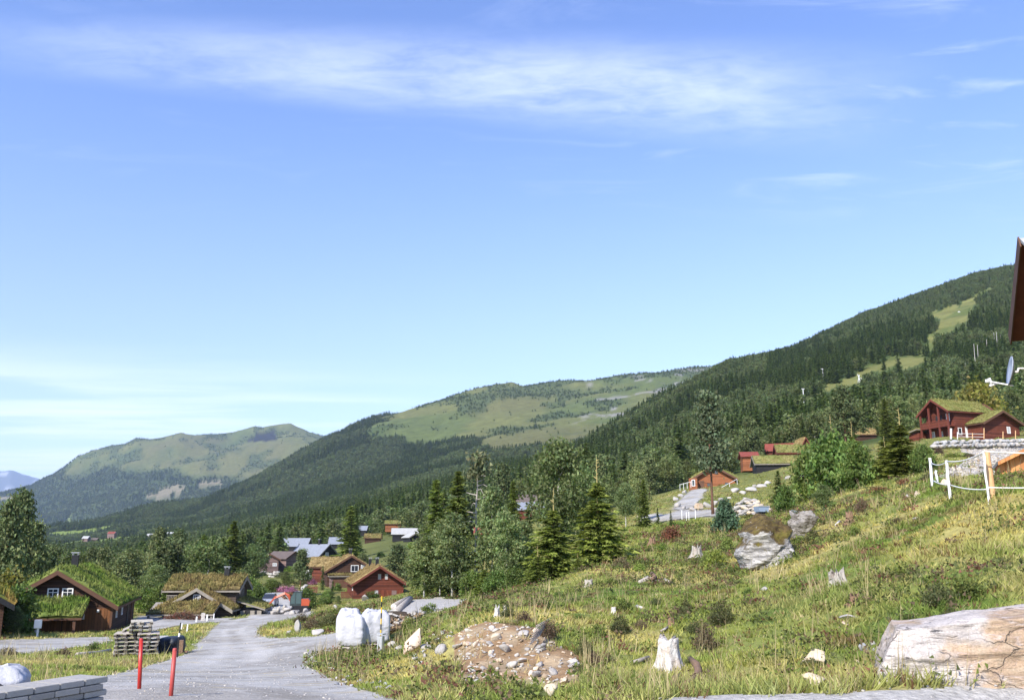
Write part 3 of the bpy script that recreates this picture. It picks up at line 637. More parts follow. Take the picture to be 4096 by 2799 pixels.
# --- low cabin with ochre turf roof: long ridge across, cross gable to the front
o2 = P(204, 616, 93)
h2 = thing('cabin', 'low dark timber cabin with wide ochre turf roof, cross gable and small white attic window', 'cabin', (o2.x - 1.1, o2.y + 2.2, -6.6), R(4))
zt = 6.6
Wm = 5.2; zem = 2.65; zrm = 3.75
mm = thing  # (main block's ridge runs along x: built turned by a quarter)
def quarter(par, name_list):
    for o in name_list: o.rotation_euler = (0, 0, R(-90))
before = set(bpy.data.objects)
walls(h2, Wm, -3.6, 3.3, -0.6, zem + 0.02, zrm + 0.02, M['grey_brown'])
gable_roof(h2, Wm, -3.6, 3.3, zem, zrm, ov=0.5, turf=OCHRE, trim=M['greytrim'], seed=21, tufts=700, gh=0.28, tth=0.24, ovg=0.45)
for x in (-0.55, 0.55): mb_windows(h2, 'w', 'b', x, 2.3, 0.7, 1.1, 3.3, M['greytrim'], M['glass'], (2, 2))
chimney(h2, 0.2, 1.7, zrm, zrm + 1.0, 0.5)
for o in [o for o in bpy.data.objects if o not in before and o.parent == h2]:
    o.rotation_euler = (0, 0, R(-90)); o.location = (0, 3.2, 0)
Wc = 6.6
walls(h2, Wc, -1.6, 2.5, -0.6, 0.82, 2.75, M['grey_brown'], x0=-0.05)
gable_roof(h2, Wc, -1.6, 2.3, 0.80, 2.75, ov=0.35, turf=OCHRE, trim=M['greytrim'], seed=25, tufts=600, gh=0.3, tth=0.2, x0=-0.05, ovg=0.4)
mb_windows(h2, 'w', 'f', -0.05, 2.0, 0.72, 0.66, -1.62, M['white'], M['glass'], (3, 2))
m = MB(); m.prism([(-4.0, -1.66, 1.45), (-4.0, -4.6, 0.45), (-4.0, -4.6, 0.58), (-4.0, -1.66, 1.58)], (6.4, 0, 0)); can = m.build('porch_canopy', M['greytrim'], h2)
turf_slab(can, (-4.0, -4.58, 0.59), (2.4, -4.58, 0.59), (2.4, -1.7, 1.59), (-3.0, -1.7, 1.59), 0.2, OCHRE, seed=29, tufts=400, gh=0.25)
for x in (-3.8, -0.8, 2.2):
    m = MB(); m.box((x, -4.4, -0.05), (0.18, 0.18, 1.1)); m.build('porch_post', M['greytrim'], h2)
m = MB(); m.prism([(2.9, 1.2, 1.55), (6.2, 1.2, 0.55), (6.2, 1.2, 0.70), (2.9, 1.2, 1.70)], (0, 5.0, 0)); ln = m.build('lean_to_roof', M['greytrim'], h2)
turf_slab(ln, (6.2, 1.22, 0.71), (6.2, 6.2, 0.71), (2.9, 6.2, 1.71), (2.9, 1.22, 1.71), 0.2, OLIVE, seed=33, tufts=300, gh=0.22)
m = MB(); m.box((4.3, 3.7, 0.0), (2.9, 4.6, 1.25)); m.build('lean_to_wall', M['black'], h2)
for x in (3.1, 3.9, 4.9, 5.6): panel(h2, 'door_panel', 'f', x - .22, x + .22, -0.5, 0.55, 1.4, M['greytrim'], 0.05)
m = MB()
for i in range(7): m.box((-3.55 + i * 0.15, 0.35, 1.75), (0.05, 0.05, 0.75))
m.box((-3.1, 0.35, 2.14), (1.1, 0.08, 0.07)); m.build('balcony_rail', M['greytrim'], h2)

# --- red cabin with a tan turf roof
pl3 = P(351, 585.5, 135); yaw = R(14); ax_, ay_ = Vector((math.cos(yaw), math.sin(yaw), 0)), Vector((-math.sin(yaw), math.cos(yaw), 0))
Wd = 8.2; org = pl3 + ax_ * (Wd / 2) + ay_ * 0.7; FZ = -7.4
h3 = thing('cabin', 'red stained cabin with tan turf roof and twin attic windows above the grassy bank', 'cabin', (org.x, org.y, FZ), yaw)
ze = pl3.z - FZ + 0.30; zr = ze + 2.35; Wb = 7.3
walls(h3, Wb, 0, 13.5, 0.35, ze + .02, zr + .02, M['red']); panel(h3, 'board_cladding', 'f', -0.3, Wb / 2 - 0.05, 0.4, 1.75, 0, M['redv'], 0.05)
m = MB(); m.box((0, 6.7, -0.1), (Wb + 0.1, 13.6, 0.9)); m.build('foundation', M['white'], h3)
gable_roof(h3, Wb, 0, 13.5, ze, zr, ov=0.45, turf=TAN, trim=M['redtrim'], seed=41, tufts=800, gh=0.2, tth=0.22, ovg=0.95)
for x in (0.05, 1.05): mb_windows(h3, 'w', 'f', x, zr - 1.35, 0.62, 0.95, -0.01, M['redtrim'], M['curtain'], (1, 1))
mb_windows(h3, 'w', 'f', -0.35, 1.35, 0.7, 0.95, -0.055, M['redtrim'], M['curtain'], (1, 1))
panel(h3, 'window_shutter', 'f', 1.9, 2.6, 0.9, 1.7, -0.06, M['mauve'])
mb_windows(h3, 'w', 'l', 2.0, 1.9, 0.9, 0.5, -Wb / 2, M['white'], M['glass'], (3, 1))
chimney(h3, -0.1, 2.6, zr, zr + 1.15, 0.45); chimney(h3, -0.5, 9.6, zr, zr + 1.1, 0.4)
m = MB()
for i in range(9): m.box((-Wb / 2 - 0.3 - i * 0.17, 0.6, 1.1), (0.12, 0.04, 0.9))
m.box((-Wb / 2 - 1.0, 0.66, 1.5), (1.6, 0.06, 0.1)); m.build('deck_rail', M['redtrim'], h3)

# --- two-storey red cabin high on the right
yaw = R(-70); F4 = P(948.8, 411.2, 150); ay_ = Vector((-math.sin(yaw), math.cos(yaw), 0)); ax_ = Vector((math.cos(yaw), math.sin(yaw), 0))
Wd = 7.0; org = F4 - ax_ * (Wd / 2); FZ = 18.2
h4 = thing('cabin', 'large two-storey red cabin with turf roof and open balcony standing on a stone wall', 'cabin', (org.x, org.y, FZ), yaw)
ze = F4.z - FZ + 0.3; zr = ze + 2.15; Wb = 6.2
walls(h4, Wb, 1.5, 12, -0.6, ze + .02, zr + .02, M['red'])
gable_roof(h4, Wb, 0.3, 10.0, ze, zr, ov=0.45, turf=OLIVE, trim=M['redtrim'], seed=51, tufts=600, gh=0.2, tth=0.2, ovg=0.5, barge=0.32)
m = MB(); m.box((0, 0.75, 2.35), (Wb, 1.5, 0.16)); m.build('balcony_floor', M['redtrim'], h4)
m = MB()
for i in range(22): m.box((-Wb / 2 + 0.14 + i * Wb / 22.4, 0.06, 2.85), (0.22, 0.05, 0.9))
m.box((0, 0.05, 3.32), (Wb, 0.1, 0.09)); m.build('balcony_rail', M['red'], h4)
for x in (-Wb / 2 + .1, -1.05, 1.05, Wb / 2 - .1):
    m = MB(); m.box((x, 0.16, (ze + 0.7) / 2 - 0.3), (0.26, 0.26, ze + 0.6 + (1.2 if abs(x) < 2 else 0))); m.build('balcony_post', M['redtrim'], h4)
for x in (-1.9, 0.0, 1.8): mb_windows(h4, 'w', 'f', x, 1.25, 0.95, 1.3, 1.49, M['white'] if x < 0 else M['redtrim'], M['curtain'], (1, 1))
mb_windows(h4, 'w', 'f', 1.75, 3.95, 0.75, 1.3, 1.49, M['white'], M['curtain'], (1, 2)); panel(h4, 'balcony_door', 'f', -0.9, 0.5, 2.5, 4.5, 1.48, M['glass'], 0.03)
mb_windows(h4, 'w', 'r', 2.4, 1.45, 0.8, 1.2, Wb / 2, M['white'], M['glass'], (1, 1)); panel(h4, 'door', 'r', 3.6, 4.4, 0.2, 2.2, Wb / 2, M['white'])
# cross wing with its gable to the slope (in the same thing; ridge along local x)
b4 = set(bpy.data.objects); Ww = 8.3; ze4, zr4 = 2.55, 4.55
walls(h4, Ww, -3.6, 4, -0.6, ze4 + .02, zr4 + .02, M['red'])
gable_roof(h4, Ww, -3.6, 3.8, ze4, zr4, ov=0.5, turf=OLIVE, trim=M['barge'], seed=55, tufts=500, gh=0.2, tth=0.2, ovg=0.9, barge=0.3)
for x in (1.7,): mb_windows(h4, 'w', 'f', x, 1.6, 0.75, 1.15, -3.61, M['white'], M['curtain'], (1, 1))
mb_windows(h4, 'w', 'l', 2.2, 1.55, 0.95, 0.95, -Ww / 2, M['white'], M['curtain'], (2, 2))
panel(h4, 'corner_board', 'f', -Ww / 2 - 0.02, -Ww / 2 + 0.18, -0.4, ze4, -3.6, M['redtrim'], 0.06)
for o in [o for o in bpy.data.objects if o not in b4 and o.parent == h4]:
    o.rotation_euler = (0, 0, R(90)); o.location = (Wb / 2 - 0.6, 8.2, 0)
m = MB(); m.prism([(-Wb / 2, -0.9, 2.3), (-Wb / 2 - 2.8, -0.9, 1.75), (-Wb / 2 - 2.8, -0.9, 1.9), (-Wb / 2, -0.9, 2.45)], (0, 4, 0)); ln = m.build('lean_to_roof', M['greytrim'], h4)
turf_slab(ln, (-Wb / 2 - 2.8, -0.88, 1.91), (-Wb / 2 - 2.8, 3.1, 1.91), (-Wb / 2, 3.1, 2.46), (-Wb / 2, -0.88, 2.46), 0.18, OLIVE, seed=58, tufts=120)
m = MB(); m.box((-Wb / 2 - 1.3, 1.2, 0.7), (2.3, 3.0, 2.2)); m.build('lean_to_wall', M['red'], h4)

# --- orange-stained cabin at the head of the gravel drive
p = P(714.5, 488, 165); yaw = R(-12)
h5 = thing('cabin', 'orange stained log cabin with turf roof at the top of the grey driveway', 'cabin', (p.x, p.y, p.z - 0.15), yaw)
ze, zr, Wb = 1.95, 4.1, 7.4
walls(h5, Wb, 0, 10, -0.8, ze + .02, zr + .02, M['orange']); gable_roof(h5, Wb, 0, 10, ze, zr, ov=0.5, turf=OLIVE, trim=M['barge'], seed=61, tufts=400, gh=0.3, tth=0.32, ovg=0.7)
m = MB(); m.box((-3.75, -0.85, 0.65), (1.5, 1.7, 2.6)); m.build('porch_wall', M['orange'], h5)
mb_windows(h5, 'w', 'f', -3.7, 1.1, 0.6, 1.15, -1.71, M['white'], M['glass'], (1, 1)); mb_windows(h5, 'w', 'f', 0.45, zr - 1.0, 0.65, 0.75, -0.01, M['barge'], M['glass'], (1, 1))
mb_windows(h5, 'w', 'f', 2.2, 0.9, 0.7, 0.7, -0.01, M['barge'], M['glass'], (1, 1)); mb_windows(h5, 'w', 'f', -1.0, 0.9, 0.6, 0.7, -0.01, M['barge'], M['glass'], (1, 1))
panel(h5, 'door', 'f', -2.6, -1.8, -0.3, 1.6, 0, M['barge'])

# --- smaller houses in the village: (px, row of the wall foot, distance, yaw, width, length, eave, ridge, wall, roof, turf, trim, label, extras)
def house(label, px, py, d, yaw, Wb, Ln, ze, zr, wall, roofm=None, turf=None, trim='greytrim', wins=(), chim=None, name='house', ov=0.45, ovg=0.4, cat='house', drop=1.5):
    p = P(px, py, d)
    t = thing(name, label, cat, p, R(yaw)); s = int(px * 7) % 1000
    walls(t, Wb, -Ln / 2, Ln / 2, -drop, ze + .02, zr + .02, M[wall])
    gable_roof(t, Wb, -Ln / 2, Ln / 2, ze, zr, ov=ov, roofmat=M[roofm] if roofm else M[trim], turf=turf, trim=M[trim], seed=s, tufts=220, gh=0.2, tth=0.2, ovg=ovg)
    for ax, a, z, w, h, fm, pm in wins:
        off = {'f': -Ln / 2 - .01, 'b': Ln / 2, 'r': Wb / 2, 'l': -Wb / 2}[ax]
        mb_windows(t, 'w', ax, a, z, w, h, off, M[fm], M[pm], (2, 1) if w > h else (1, 2))
    if chim: chimney(t, chim[0], chim[1], zr, zr + chim[2], 0.5)
    return t
X_ = 90  # ridge across the view
house('long dark house with slate-blue roof, highest of the village, white basement below', 296, 551, 300, X_ - 4, 6.2, 8.6, 1.9, 4.2, 'black', 'slate', wins=[('r', -1.5, 1.0, 1.0, 0.9, 'greytrim', 'glass'), ('r', 1.5, 1.0, 1.0, 0.9, 'greytrim', 'glass')])
bs = house('white rendered basement annex below the long slate-roofed house', 304, 554, 292, X_ - 4, 3, 5.0, 1.2, 1.6, 'mauve', 'paleroof', name='annex', cat='annex'); bs.children[0].data.materials[0] = M['white']
house('small mauve shed with brown roof, left of the twin village sheds', 268, 565.5, 208, 20, 4.0, 5.0, 1.5, 2.6, 'mauve', 'brownroof', trim='barge', wins=[('f', 1.2, 0.4, 0.9, 0.7, 'white', 'curtain')], name='shed', cat='shed')
house('mauve shed with wide brown roof, right of the twin village sheds', 284, 564.5, 214, 62, 5.4, 6.0, 1.6, 3.0, 'mauve', 'brownroof', trim='barge', wins=[('r', 0.6, 0.2, 1.6, 1.6, 'barge', 'glass')], name='shed', cat='shed')
house('black house with slate-blue roof, tall chimney and one white gable window', 314, 562, 232, 62, 7.4, 9.0, 1.7, 4.4, 'black', 'slate', wins=[('f', -0.6, 2.0, 1.2, 1.1, 'white', 'curtain'), ('r', 0.0, 0.8, 1.0, 0.9, 'white', 'glass')], chim=(0, -1.5, 1.2))
house('dark red cabin with tan turf roof and large white corner window, above the pink flowers', 325, 577, 172, 60, 6.0, 6.4, 2.0, 3.5, 'red', turf=TAN, trim='barge', wins=[('l', 1.5, 0.6, 1.6, 1.6, 'white', 'curtain'), ('r', 1.0, 0.6, 0.9, 0.9, 'greytrim', 'glass')], name='cabin', cat='cabin')
h10 = house('brown cabin with tan turf roof and big white gable window beside the red cabin', 348, 585, 162, 16, 8.0, 8.0, 2.6, 5.0, 'brown', turf=TAN, trim='barge', wins=[('f', 0.6, 3.0, 1.3, 1.1, 'white', 'glass'), ('f', 2.2, 3.0, 1.1, 1.2, 'white', 'curtain')], chim=(0.3, 1, 1.1), name='cabin', cat='cabin')
m = MB(); m.box((-1.9, -5.2, 0.4), (3.4, 2.3, 2.5)); m.build('garage_wall', M['mauve'], h10)
m = MB(); m.box((-1.9, -5.3, 1.75), (4.0, 2.9, 0.14)); gr = m.build('garage_roof', M['greytrim'], h10)
turf_slab(gr, (-3.9, -6.7, 1.83), (0.1, -6.7, 1.83), (0.1, -4.05, 1.95), (-3.9, -4.05, 1.95), 0.22, OCHRE, seed=77, tufts=150)
panel(h10, 'garage_door', 'f', -3.2, -0.7, -0.7, 1.4, -6.35, M['barge'])
house('pale grey roofed house half hidden by birches, right edge of the village', 405, 536, 280, X_ + 6, 6.0, 7.5, 0.8, 2.4, 'black', 'paleroof')
house('small pale grey roofed outbuilding below the pale grey house', 412, 540.5, 268, 30, 3.4, 5.0, 1.2, 2.2, 'black', 'paleroof', name='outbuilding', cat='outbuilding')
house('red cabin with flat-looking green turf roof up among the village trees', 396, 527, 330, X_ + 4, 5.2, 7.4, 1.2, 2.3, 'orange', turf=OLIVE, trim='barge', name='cabin', cat='cabin')
house('tiny slate-roofed hut alone among the birches above the village', 363, 532, 345, X_, 4.2, 2.8, 1.0, 2.4, 'black', 'slate', name='hut', cat='hut')
house('slate-blue roofed hut between two spruces at the middle of the village', 336.5, 546, 300, X_ + 5, 5.5, 4.2, 1.0, 2.9, 'black', 'slate', name='hut', cat='hut')
house('brown turf-roofed hut deep in the birches', 373, 540, 300, X_ + 5, 4.6, 5.0, 0.8, 2.0, 'brown', turf=OCHRE, trim='barge', name='hut', cat='hut')
house('house with pale slate roof and red gable seen through the roadside trees', 532, 513, 205, X_ - 6, 5.4, 6.4, 0.9, 2.4, 'red', 'slate', trim='redtrim')
house('red turf-roofed house rising behind the pale slate roof', 531, 505, 214, X_ - 20, 5.0, 5.2, 0.8, 2.4, 'red', 'brownroof', trim='redtrim')
house('white house with red roof glimpsed beside the dead pine', 482, 537.5, 205, X_, 3.6, 2.9, 1.1, 2.2, 'mauve', 'redroof', trim='redtrim').children[0].data.materials[0] = M['white']
house('tall narrow red timber gable house in the hillside hamlet', 802, 458, 195, 2, 2.7, 5.5, 1.6, 4.1, 'red', turf=TAN, trim='redtrim')
house('low red house with turf roof left of the tall red gable', 789, 457.5, 192, X_ - 6, 4.2, 5.2, 1.0, 2.6, 'red', turf=OLIVE, trim='redtrim')
house('dark house with broad turf roof lowest in the hillside hamlet', 776, 469, 184, X_ - 6, 5.2, 8.6, 1.0, 2.6, 'black', turf=OLIVE, trim='greytrim')
house('bright red roofed barn behind the hillside hamlet', 781, 454, 222, X_ - 18, 4.5, 6.6, 0.9, 2.6, 'red', 'redroof', trim='redtrim', name='barn', cat='barn')
house('orange timber house half hidden by pines left of the hamlet', 749, 464, 195, X_ - 8, 4.6, 3.1, 1.6, 2.6, 'orange', 'redroof', trim='redtrim')
house('brown roofed cabin in the trees below the forest on the right', 863, 438, 230, X_ - 4, 4.5, 5.4, 0.8, 2.4, 'brown', turf=TAN, trim='barge', name='cabin', cat='cabin')
house('white farmhouse with pale green roof on the valley floor', 71, 560, 560, X_ - 30, 3.6, 4.4, 2.2, 3.6, 'mauve', 'steel', trim='white').children[0].data.materials[0] = M['white']
for i, (px, py, d, w, l, e, r_, rf, lb) in enumerate([
    (173, 538, 1150, 9, 17, 6.0, 8.0, 'paleroof', 'long white farm building below the bright green meadow'), (180, 537.5, 1130, 8, 7, 5.0, 8.0, 'slate', 'white house at the right end of the long farm building'), (150, 538.5, 1120, 8, 6, 4.0, 6.5, 'paleroof', 'small white house left of the long farm building'),
    (112, 535, 1400, 8, 11, 3.2, 6.0, 'redroof', 'white farmhouse with red roof on the valley meadows'), (86, 541.5, 1250, 8, 8, 5.0, 8.0, 'paleroof', 'pale house with grey roof at the edge of the meadow'), (95, 541, 1260, 7, 9, 2.5, 5.0, 'brownroof', 'low brown-roofed barn beside the pale meadow house'), (17, 546, 1000, 8, 16, 2.5, 5.0, 'redroof', 'long farmhouse with rust roof behind the left pines')]):
    house(lb, px, py, d, X_ - 5, w, l, e, r_, 'brown' if 'barn' in lb else 'mauve', rf, trim='white', wins=[('r', -l / 4, e * .6, 1.4, 1.4, 'greytrim', 'glass'), ('r', l / 4, e * .6, 1.4, 1.4, 'greytrim', 'glass')], drop=4).children[0].data.materials[0] = M['grey_brown' if 'barn' in lb else 'white']

# --- roof corner of the near house at the right edge, and the fresh cedar shed below it
E = Vector(P(1011.2, 341, 25.0)); Pk = Vector(P(1021.0, 243, 22.0))
dirg = (Pk - E); perp = Vector((-dirg.y, dirg.x, 0)).normalized() * -1
if perp.x < 0: perp = -perp
hn = thing('house', 'dark red house at the right edge, only its steep roof corner in view', 'house', (E.x, E.y, E.z - 4.6))
lo = lambda v: v - Vector((E.x, E.y, E.z - 4.6))
up = dirg.cross(perp).normalized(); up = up if up.z > 0 else -up
m = MB(); m.prism([lo(E), lo(Pk), lo(Pk) + up * 0.2, lo(E) + up * 0.2], perp * 9); m.build('roof', M['redtrim'], hn)
m = MB(); Ex, Px = lo(E) - perp * 0.04, lo(Pk) - perp * 0.04
m.prism([Ex - up * 0.12, Px - up * 0.12, Px + up * 0.26, Ex + up * 0.26], perp * 0.036); m.build('bargeboard', M['barge'], hn)
m = MB(); m.prism([lo(Pk) + up * 0.2, lo(Pk) + up * 0.2 - Vector((0, 0, 0.1)), lo(Pk) + Vector((-dirg.x, -dirg.y, 0)) * -1 + Vector((0, 0, -dirg.z)) + up * 0.2], perp * 9)
m.build('roof_slope', M['paleroof'], hn)
q = lo(E) + perp * 0.8 + dirg * 0.22; q2 = lo(Pk) + perp * 0.8; q3 = q2 + Vector((dirg.x, dirg.y, -dirg.z)) * 0.8
m = MB(); base = -2.6
m.prism([q, q2 - up * 0.02, q3, Vector((q3.x, q3.y, base)), Vector((q.x, q.y, base))], perp * 7); m.build('wall', M['red'], hn)
Wq = q + Vector((E.x, E.y, E.z - 4.6))
# satellite dish on its bracket
dz = P(1013.6, 371, 23.8)
ds_t = thing('satellite_dish', 'grey satellite dish on a white arm below the dark red roof corner', 'satellite dish', dz)
n_ax = Vector((-0.9, 0.30, 0.2)).normalized(); a1 = n_ax.cross(Vector((0, 0, 1))).normalized(); a2 = a1.cross(n_ax)
vs, fs = [Vector((0, 0, 0))], []
for r_ in range(1, 6):
    for k in range(24):
        an = 2 * math.pi * k / 24; q_ = r_ / 5; vs.append(a1 * math.cos(an) * q_ * 0.36 + a2 * math.sin(an) * q_ * 0.41 + n_ax * 0.09 * q_ * q_)
for k in range(24): fs.append((0, 1 + k, 1 + (k + 1) % 24))
for r_ in range(4):
    for k in range(24): fs.append((1 + r_ * 24 + k, 1 + r_ * 24 + (k + 1) % 24, 25 + r_ * 24 + (k + 1) % 24, 25 + r_ * 24 + k))
m = MB(); m.add(vs, fs); o = m.build('dish', mat('dish_paint', (0.30, 0.34, 0.42), 0.4, 0.1, 3), ds_t, smooth=True)
sd = o.modifiers.new('thick', 'SOLIDIFY'); sd.thickness = 0.02
foc = n_ax * 0.55 - a2 * 0.36 * (1 if a2.z > 0 else -1)
m = MB(); m.tube([Vector((0, 0, -0.40)) + n_ax * 0.05, foc], 0.022, 8); m.build('feed_arm', M['white'], ds_t)
m = MB(); m.tube([foc, foc - n_ax * -0.10], [0.045, 0.05], 10); m.tube([foc + Vector((0, 0, 0.09)), foc + Vector((0.06, 0.02, -0.08))], 0.04, 8); m.tube([foc + Vector((0.0, 0, -0.12)), foc + Vector((0.22, 0.03, -0.05))], 0.03, 8); m.build('receiver', M['white'], ds_t, smooth=True)
m = MB(); m.tube([-n_ax * 0.02, Vector((0.12, 0.05, -0.02)), Vector((0.2, 0.1, 0.10)), Vector((0.32, 0.1, 0.10)), Vector((0.85, 0.3, 0.02))], 0.03, 8); m.build('wall_bracket', M['white'], ds_t, smooth=True)
# shed
pA = P(999.4, 462, 40); pB = P(999.4, 479, 40)
cs = thing('shed', 'small new cedar-boarded shed with grey roof edge, beside the rope fence', 'shed', (pA.x, pA.y, pB.z), R(-24))
hh = pA.z - pB.z
m = MB(); m.prism([(0, 0, -0.35), (4.6, 0, 0.5), (4.6, 0, hh + 2.2), (0, 0, hh)], (0, 3.2, 0)); m.build('wall', M['fresh'], cs)
m = MB(); m.prism([(-0.08, -0.4, hh - 0.09), (4.6, -0.4, hh + 2.2), (4.6, -0.4, hh + 2.34), (-0.08, -0.4, hh + 0.05)], (0, 4.0, 0)); m.build('roof', M['greytrim'], cs)
m = MB(); m.prism([(-0.09, -0.44, hh - 0.15), (4.6, -0.44, hh + 2.13), (4.6, -0.44, hh + 2.30), (-0.09, -0.44, hh + 0.0)], (0, 0.035, 0)); m.build('bargeboard', M['fresh'], cs)
# ------------------------------------------------------------------ rocks, stumps, timber
import bmesh
M['rootm'] = mat('crumbling_root_mound', (0.46, 0.43, 0.40), 0.95, 0.5, 3.5, 1.0, 6, base2=(0.10, 0.085, 0.07), bdist=0.2)
def ico(n):
    b = bmesh.new(); bmesh.ops.create_icosphere(b, subdivisions=n, radius=1.0)
    V = np.array([v.co[:] for v in b.verts]); Fc = np.array([[v.index for v in f.verts] for f in b.faces]); b.free(); return V, Fc
ICO = {n: ico(n) for n in (2, 3, 4, 5)}
def rock_mesh(name, size, seed, matl, n=3, cuts=9, rough=0.06, flat=0.0):
    r = np.random.default_rng(seed); V, Fc = ICO[n]; V = V.copy()
    for _ in range(cuts):
        nn = r.normal(0, 1, 3); nn[2] *= 1 + flat; nn /= np.linalg.norm(nn); h = r.uniform(0.30, 0.72)
        d = np.maximum(V @ nn - h, 0); V -= d[:, None] * nn * 0.95
    V *= 1 + (f3d(V * 2.2 + seed, seed, 4) - 0.5)[:, None] * rough * 4
    V -= (V.max(0) + V.min(0)) / 2; V /= (V.max(0) - V.min(0)) / 2
    return big_mesh(name, V * np.array(size) / 2, Fc, matl, link=False, smooth=False)
def put_rock(px, py, wpx, hpx, label, matl='rock', seed=0, name='rock', cat='rock', n=3, depth=1.0, rz=0.0, group=None, cuts=9, dmin=9, tilt=0.0, rough=0.1, sink=0.15, lift=0.0):
    p = hit(px, py, dmin); k = p.y / F
    me = rock_mesh(name, (wpx * k, wpx * k * depth, hpx * k * (1 + sink)), seed, M[matl], n, cuts, rough)
    o = obj(name, me); o.location = (p.x, p.y + wpx * k * depth * 0.3, p.z + hpx * k * (0.5 - sink / 2) + lift * k); o.rotation_euler = (0, tilt, rz)
    tag(o, label, cat, group); return o

# the great slab at the lower right, its face ribbed along the bedding and stained with rust
def slab_mat():
    m = bpy.data.materials.new('rust_stained_slab'); m.use_nodes = True; nt = m.node_tree; nt.nodes.clear()
    tc = nd(nt, 'ShaderNodeTexCoord'); mp = nd(nt, 'ShaderNodeMapping', {0: tc.outputs['Object'], 2: (0, R(6), 0), 3: (1.1, 1.5, 3.6)})
    a = nd(nt, 'ShaderNodeTexNoise', {'Vector': mp.outputs[0], 'Scale': 2.0, 'Detail': 10, 'Roughness': 0.72, 'Distortion': 0.9}).outputs[0]
    b = nd(nt, 'ShaderNodeTexNoise', {'Vector': tc.outputs['Object'], 'Scale': 0.9, 'Detail': 5, 'Roughness': 0.6}).outputs[0]
    mp2 = nd(nt, 'ShaderNodeMapping', {0: tc.outputs['Object'], 2: (0, R(6), 0), 3: (0.8, 1.5, 10)})
    cr = nd(nt, 'ShaderNodeTexNoise', {'Vector': mp2.outputs[0], 'Scale': 1.7, 'Detail': 9, 'Roughness': 0.75, 'Distortion': 1.2}).outputs[0]
    c = mixc(nt, smst(nt, a, 0.35, 0.65), (0.68, 0.62, 0.57), (0.47, 0.425, 0.395))
    s = nd(nt, 'ShaderNodeSeparateXYZ', {0: tc.outputs['Object']})
    mask = mth(nt, 'MULTIPLY', smst(nt, b, 0.46, 0.60), smst(nt, s.outputs[0], 0.4, 1.2))
    ora = mixc(nt, smst(nt, a, 0.4, 0.6), (0.40, 0.235, 0.12), (0.52, 0.40, 0.28))
    c = mixc(nt, mth(nt, 'MULTIPLY', mask, smst(nt, a, 0.30, 0.55)), c, ora)
    vmp = nd(nt, 'ShaderNodeMapping', {0: tc.outputs['Object'], 2: (0, R(8), R(3)), 3: (0.75, 0.9, 2.1)}); vdn = nd(nt, 'ShaderNodeTexNoise', {'Vector': tc.outputs['Object'], 'Scale': 2.5, 'Detail': 5}).outputs[1]
    vadd = nd(nt, 'ShaderNodeMix', data_type='VECTOR'); vadd.inputs[0].default_value = .30; nt.links.new(vmp.outputs[0], vadd.inputs[4]); nt.links.new(vdn, vadd.inputs[5])
    vo = nd(nt, 'ShaderNodeTexVoronoi', {'Vector': vadd.outputs[1], 'Scale': 1.5}, feature='DISTANCE_TO_EDGE').outputs[0]; vcr = mth(nt, 'MULTIPLY', smst(nt, vo, 0.012, 0.002), smst(nt, b, 0.47, 0.60))
    c = mixc(nt, mth(nt, 'MULTIPLY', vcr, 0.55), c, (0.20, 0.165, 0.14))
    c = mixc(nt, mth(nt, 'MULTIPLY', smst(nt, cr, 0.375, 0.355), 0.9), c, (0.12, 0.10, 0.085))
    gr = nd(nt, 'ShaderNodeTexNoise', {'Vector': tc.outputs['Object'], 'Scale': 34.0, 'Detail': 4, 'Roughness': 0.7}).outputs[0]
    gk = nd(nt, 'ShaderNodeMapRange', {0: gr, 1: .3, 2: .7, 3: .72, 4: 1.22}).outputs[0]; c = mixc(nt, 1.0, c, nd(nt, 'ShaderNodeCombineColor', {0: gk, 1: gk, 2: gk}).outputs[0], 'MULTIPLY')
    h = mth(nt, 'ADD', mth(nt, 'SUBTRACT', a, mth(nt, 'MULTIPLY', vcr, .8)), mth(nt, 'MULTIPLY', smst(nt, cr, 0.33, 0.42), 0.6))
    bp = nd(nt, 'ShaderNodeBump', {'Strength': 1.0, 'Distance': 0.09, 'Height': h})
    p = nd(nt, 'ShaderNodeBsdfPrincipled', {'Base Color': c, 'Roughness': 0.85, 'Specular IOR Level': 0.2, 'Normal': bp.outputs[0]})
    nd(nt, 'ShaderNodeOutputMaterial', {0: p.outputs[0]}); return m
bb = bmesh.new(); bmesh.ops.create_cube(bb, size=1.0); bmesh.ops.subdivide_edges(bb, edges=list(bb.edges), cuts=47, use_grid_fill=True)
V = np.array([v.co[:] for v in bb.verts]); FQ = np.array([[v.index for v in f.verts] for f in bb.faces]); bb.free()
p0 = hit(879, 690.5, 10); kk = p0.y / F
tx, ty, tz = V[:, 0] + 0.5, V[:, 1] + 0.5, V[:, 2] + 0.5
Ls, Hs, Ds = 292 * kk, 80 * kk, 1.15
xs = tx * Ls; topz = (0.80 + 0.20 * np.clip(xs / (150 * kk), 0, 1.3)) * Hs * (1 - 0.06 * np.abs(np.sin(xs * 2.3)) * 0.5)
zz = tz * topz; xs = xs + (1 - tx) ** 3 * (tz ** 1.3) * 27 * kk
yy = ty * Ds + tz * 0.22 - (1 - tx) ** 4 * -0.5
edge = np.clip((tz - 0.93) / 0.07, 0, 1) * (1 - ty) ** 6; zz -= edge * 0.04; yy += edge * 0.03
q = np.stack([xs, yy, zz], 1)
strat = (fbm((xs + 0.12 * zz) * 1.1, (zz - 0.07 * xs) * 7, 81, 5) - 0.5) * 0.22 + (fbm(xs * 1.3, zz * 1.8, 82, 5) - 0.5) * 0.28 + np.where(np.abs(xs - 2.55 - .35 * zz + .1 * fbm(zz * 5, xs, 87, 3)) < .035, .10, 0) + np.where(xs > 2.6, .07, 0)
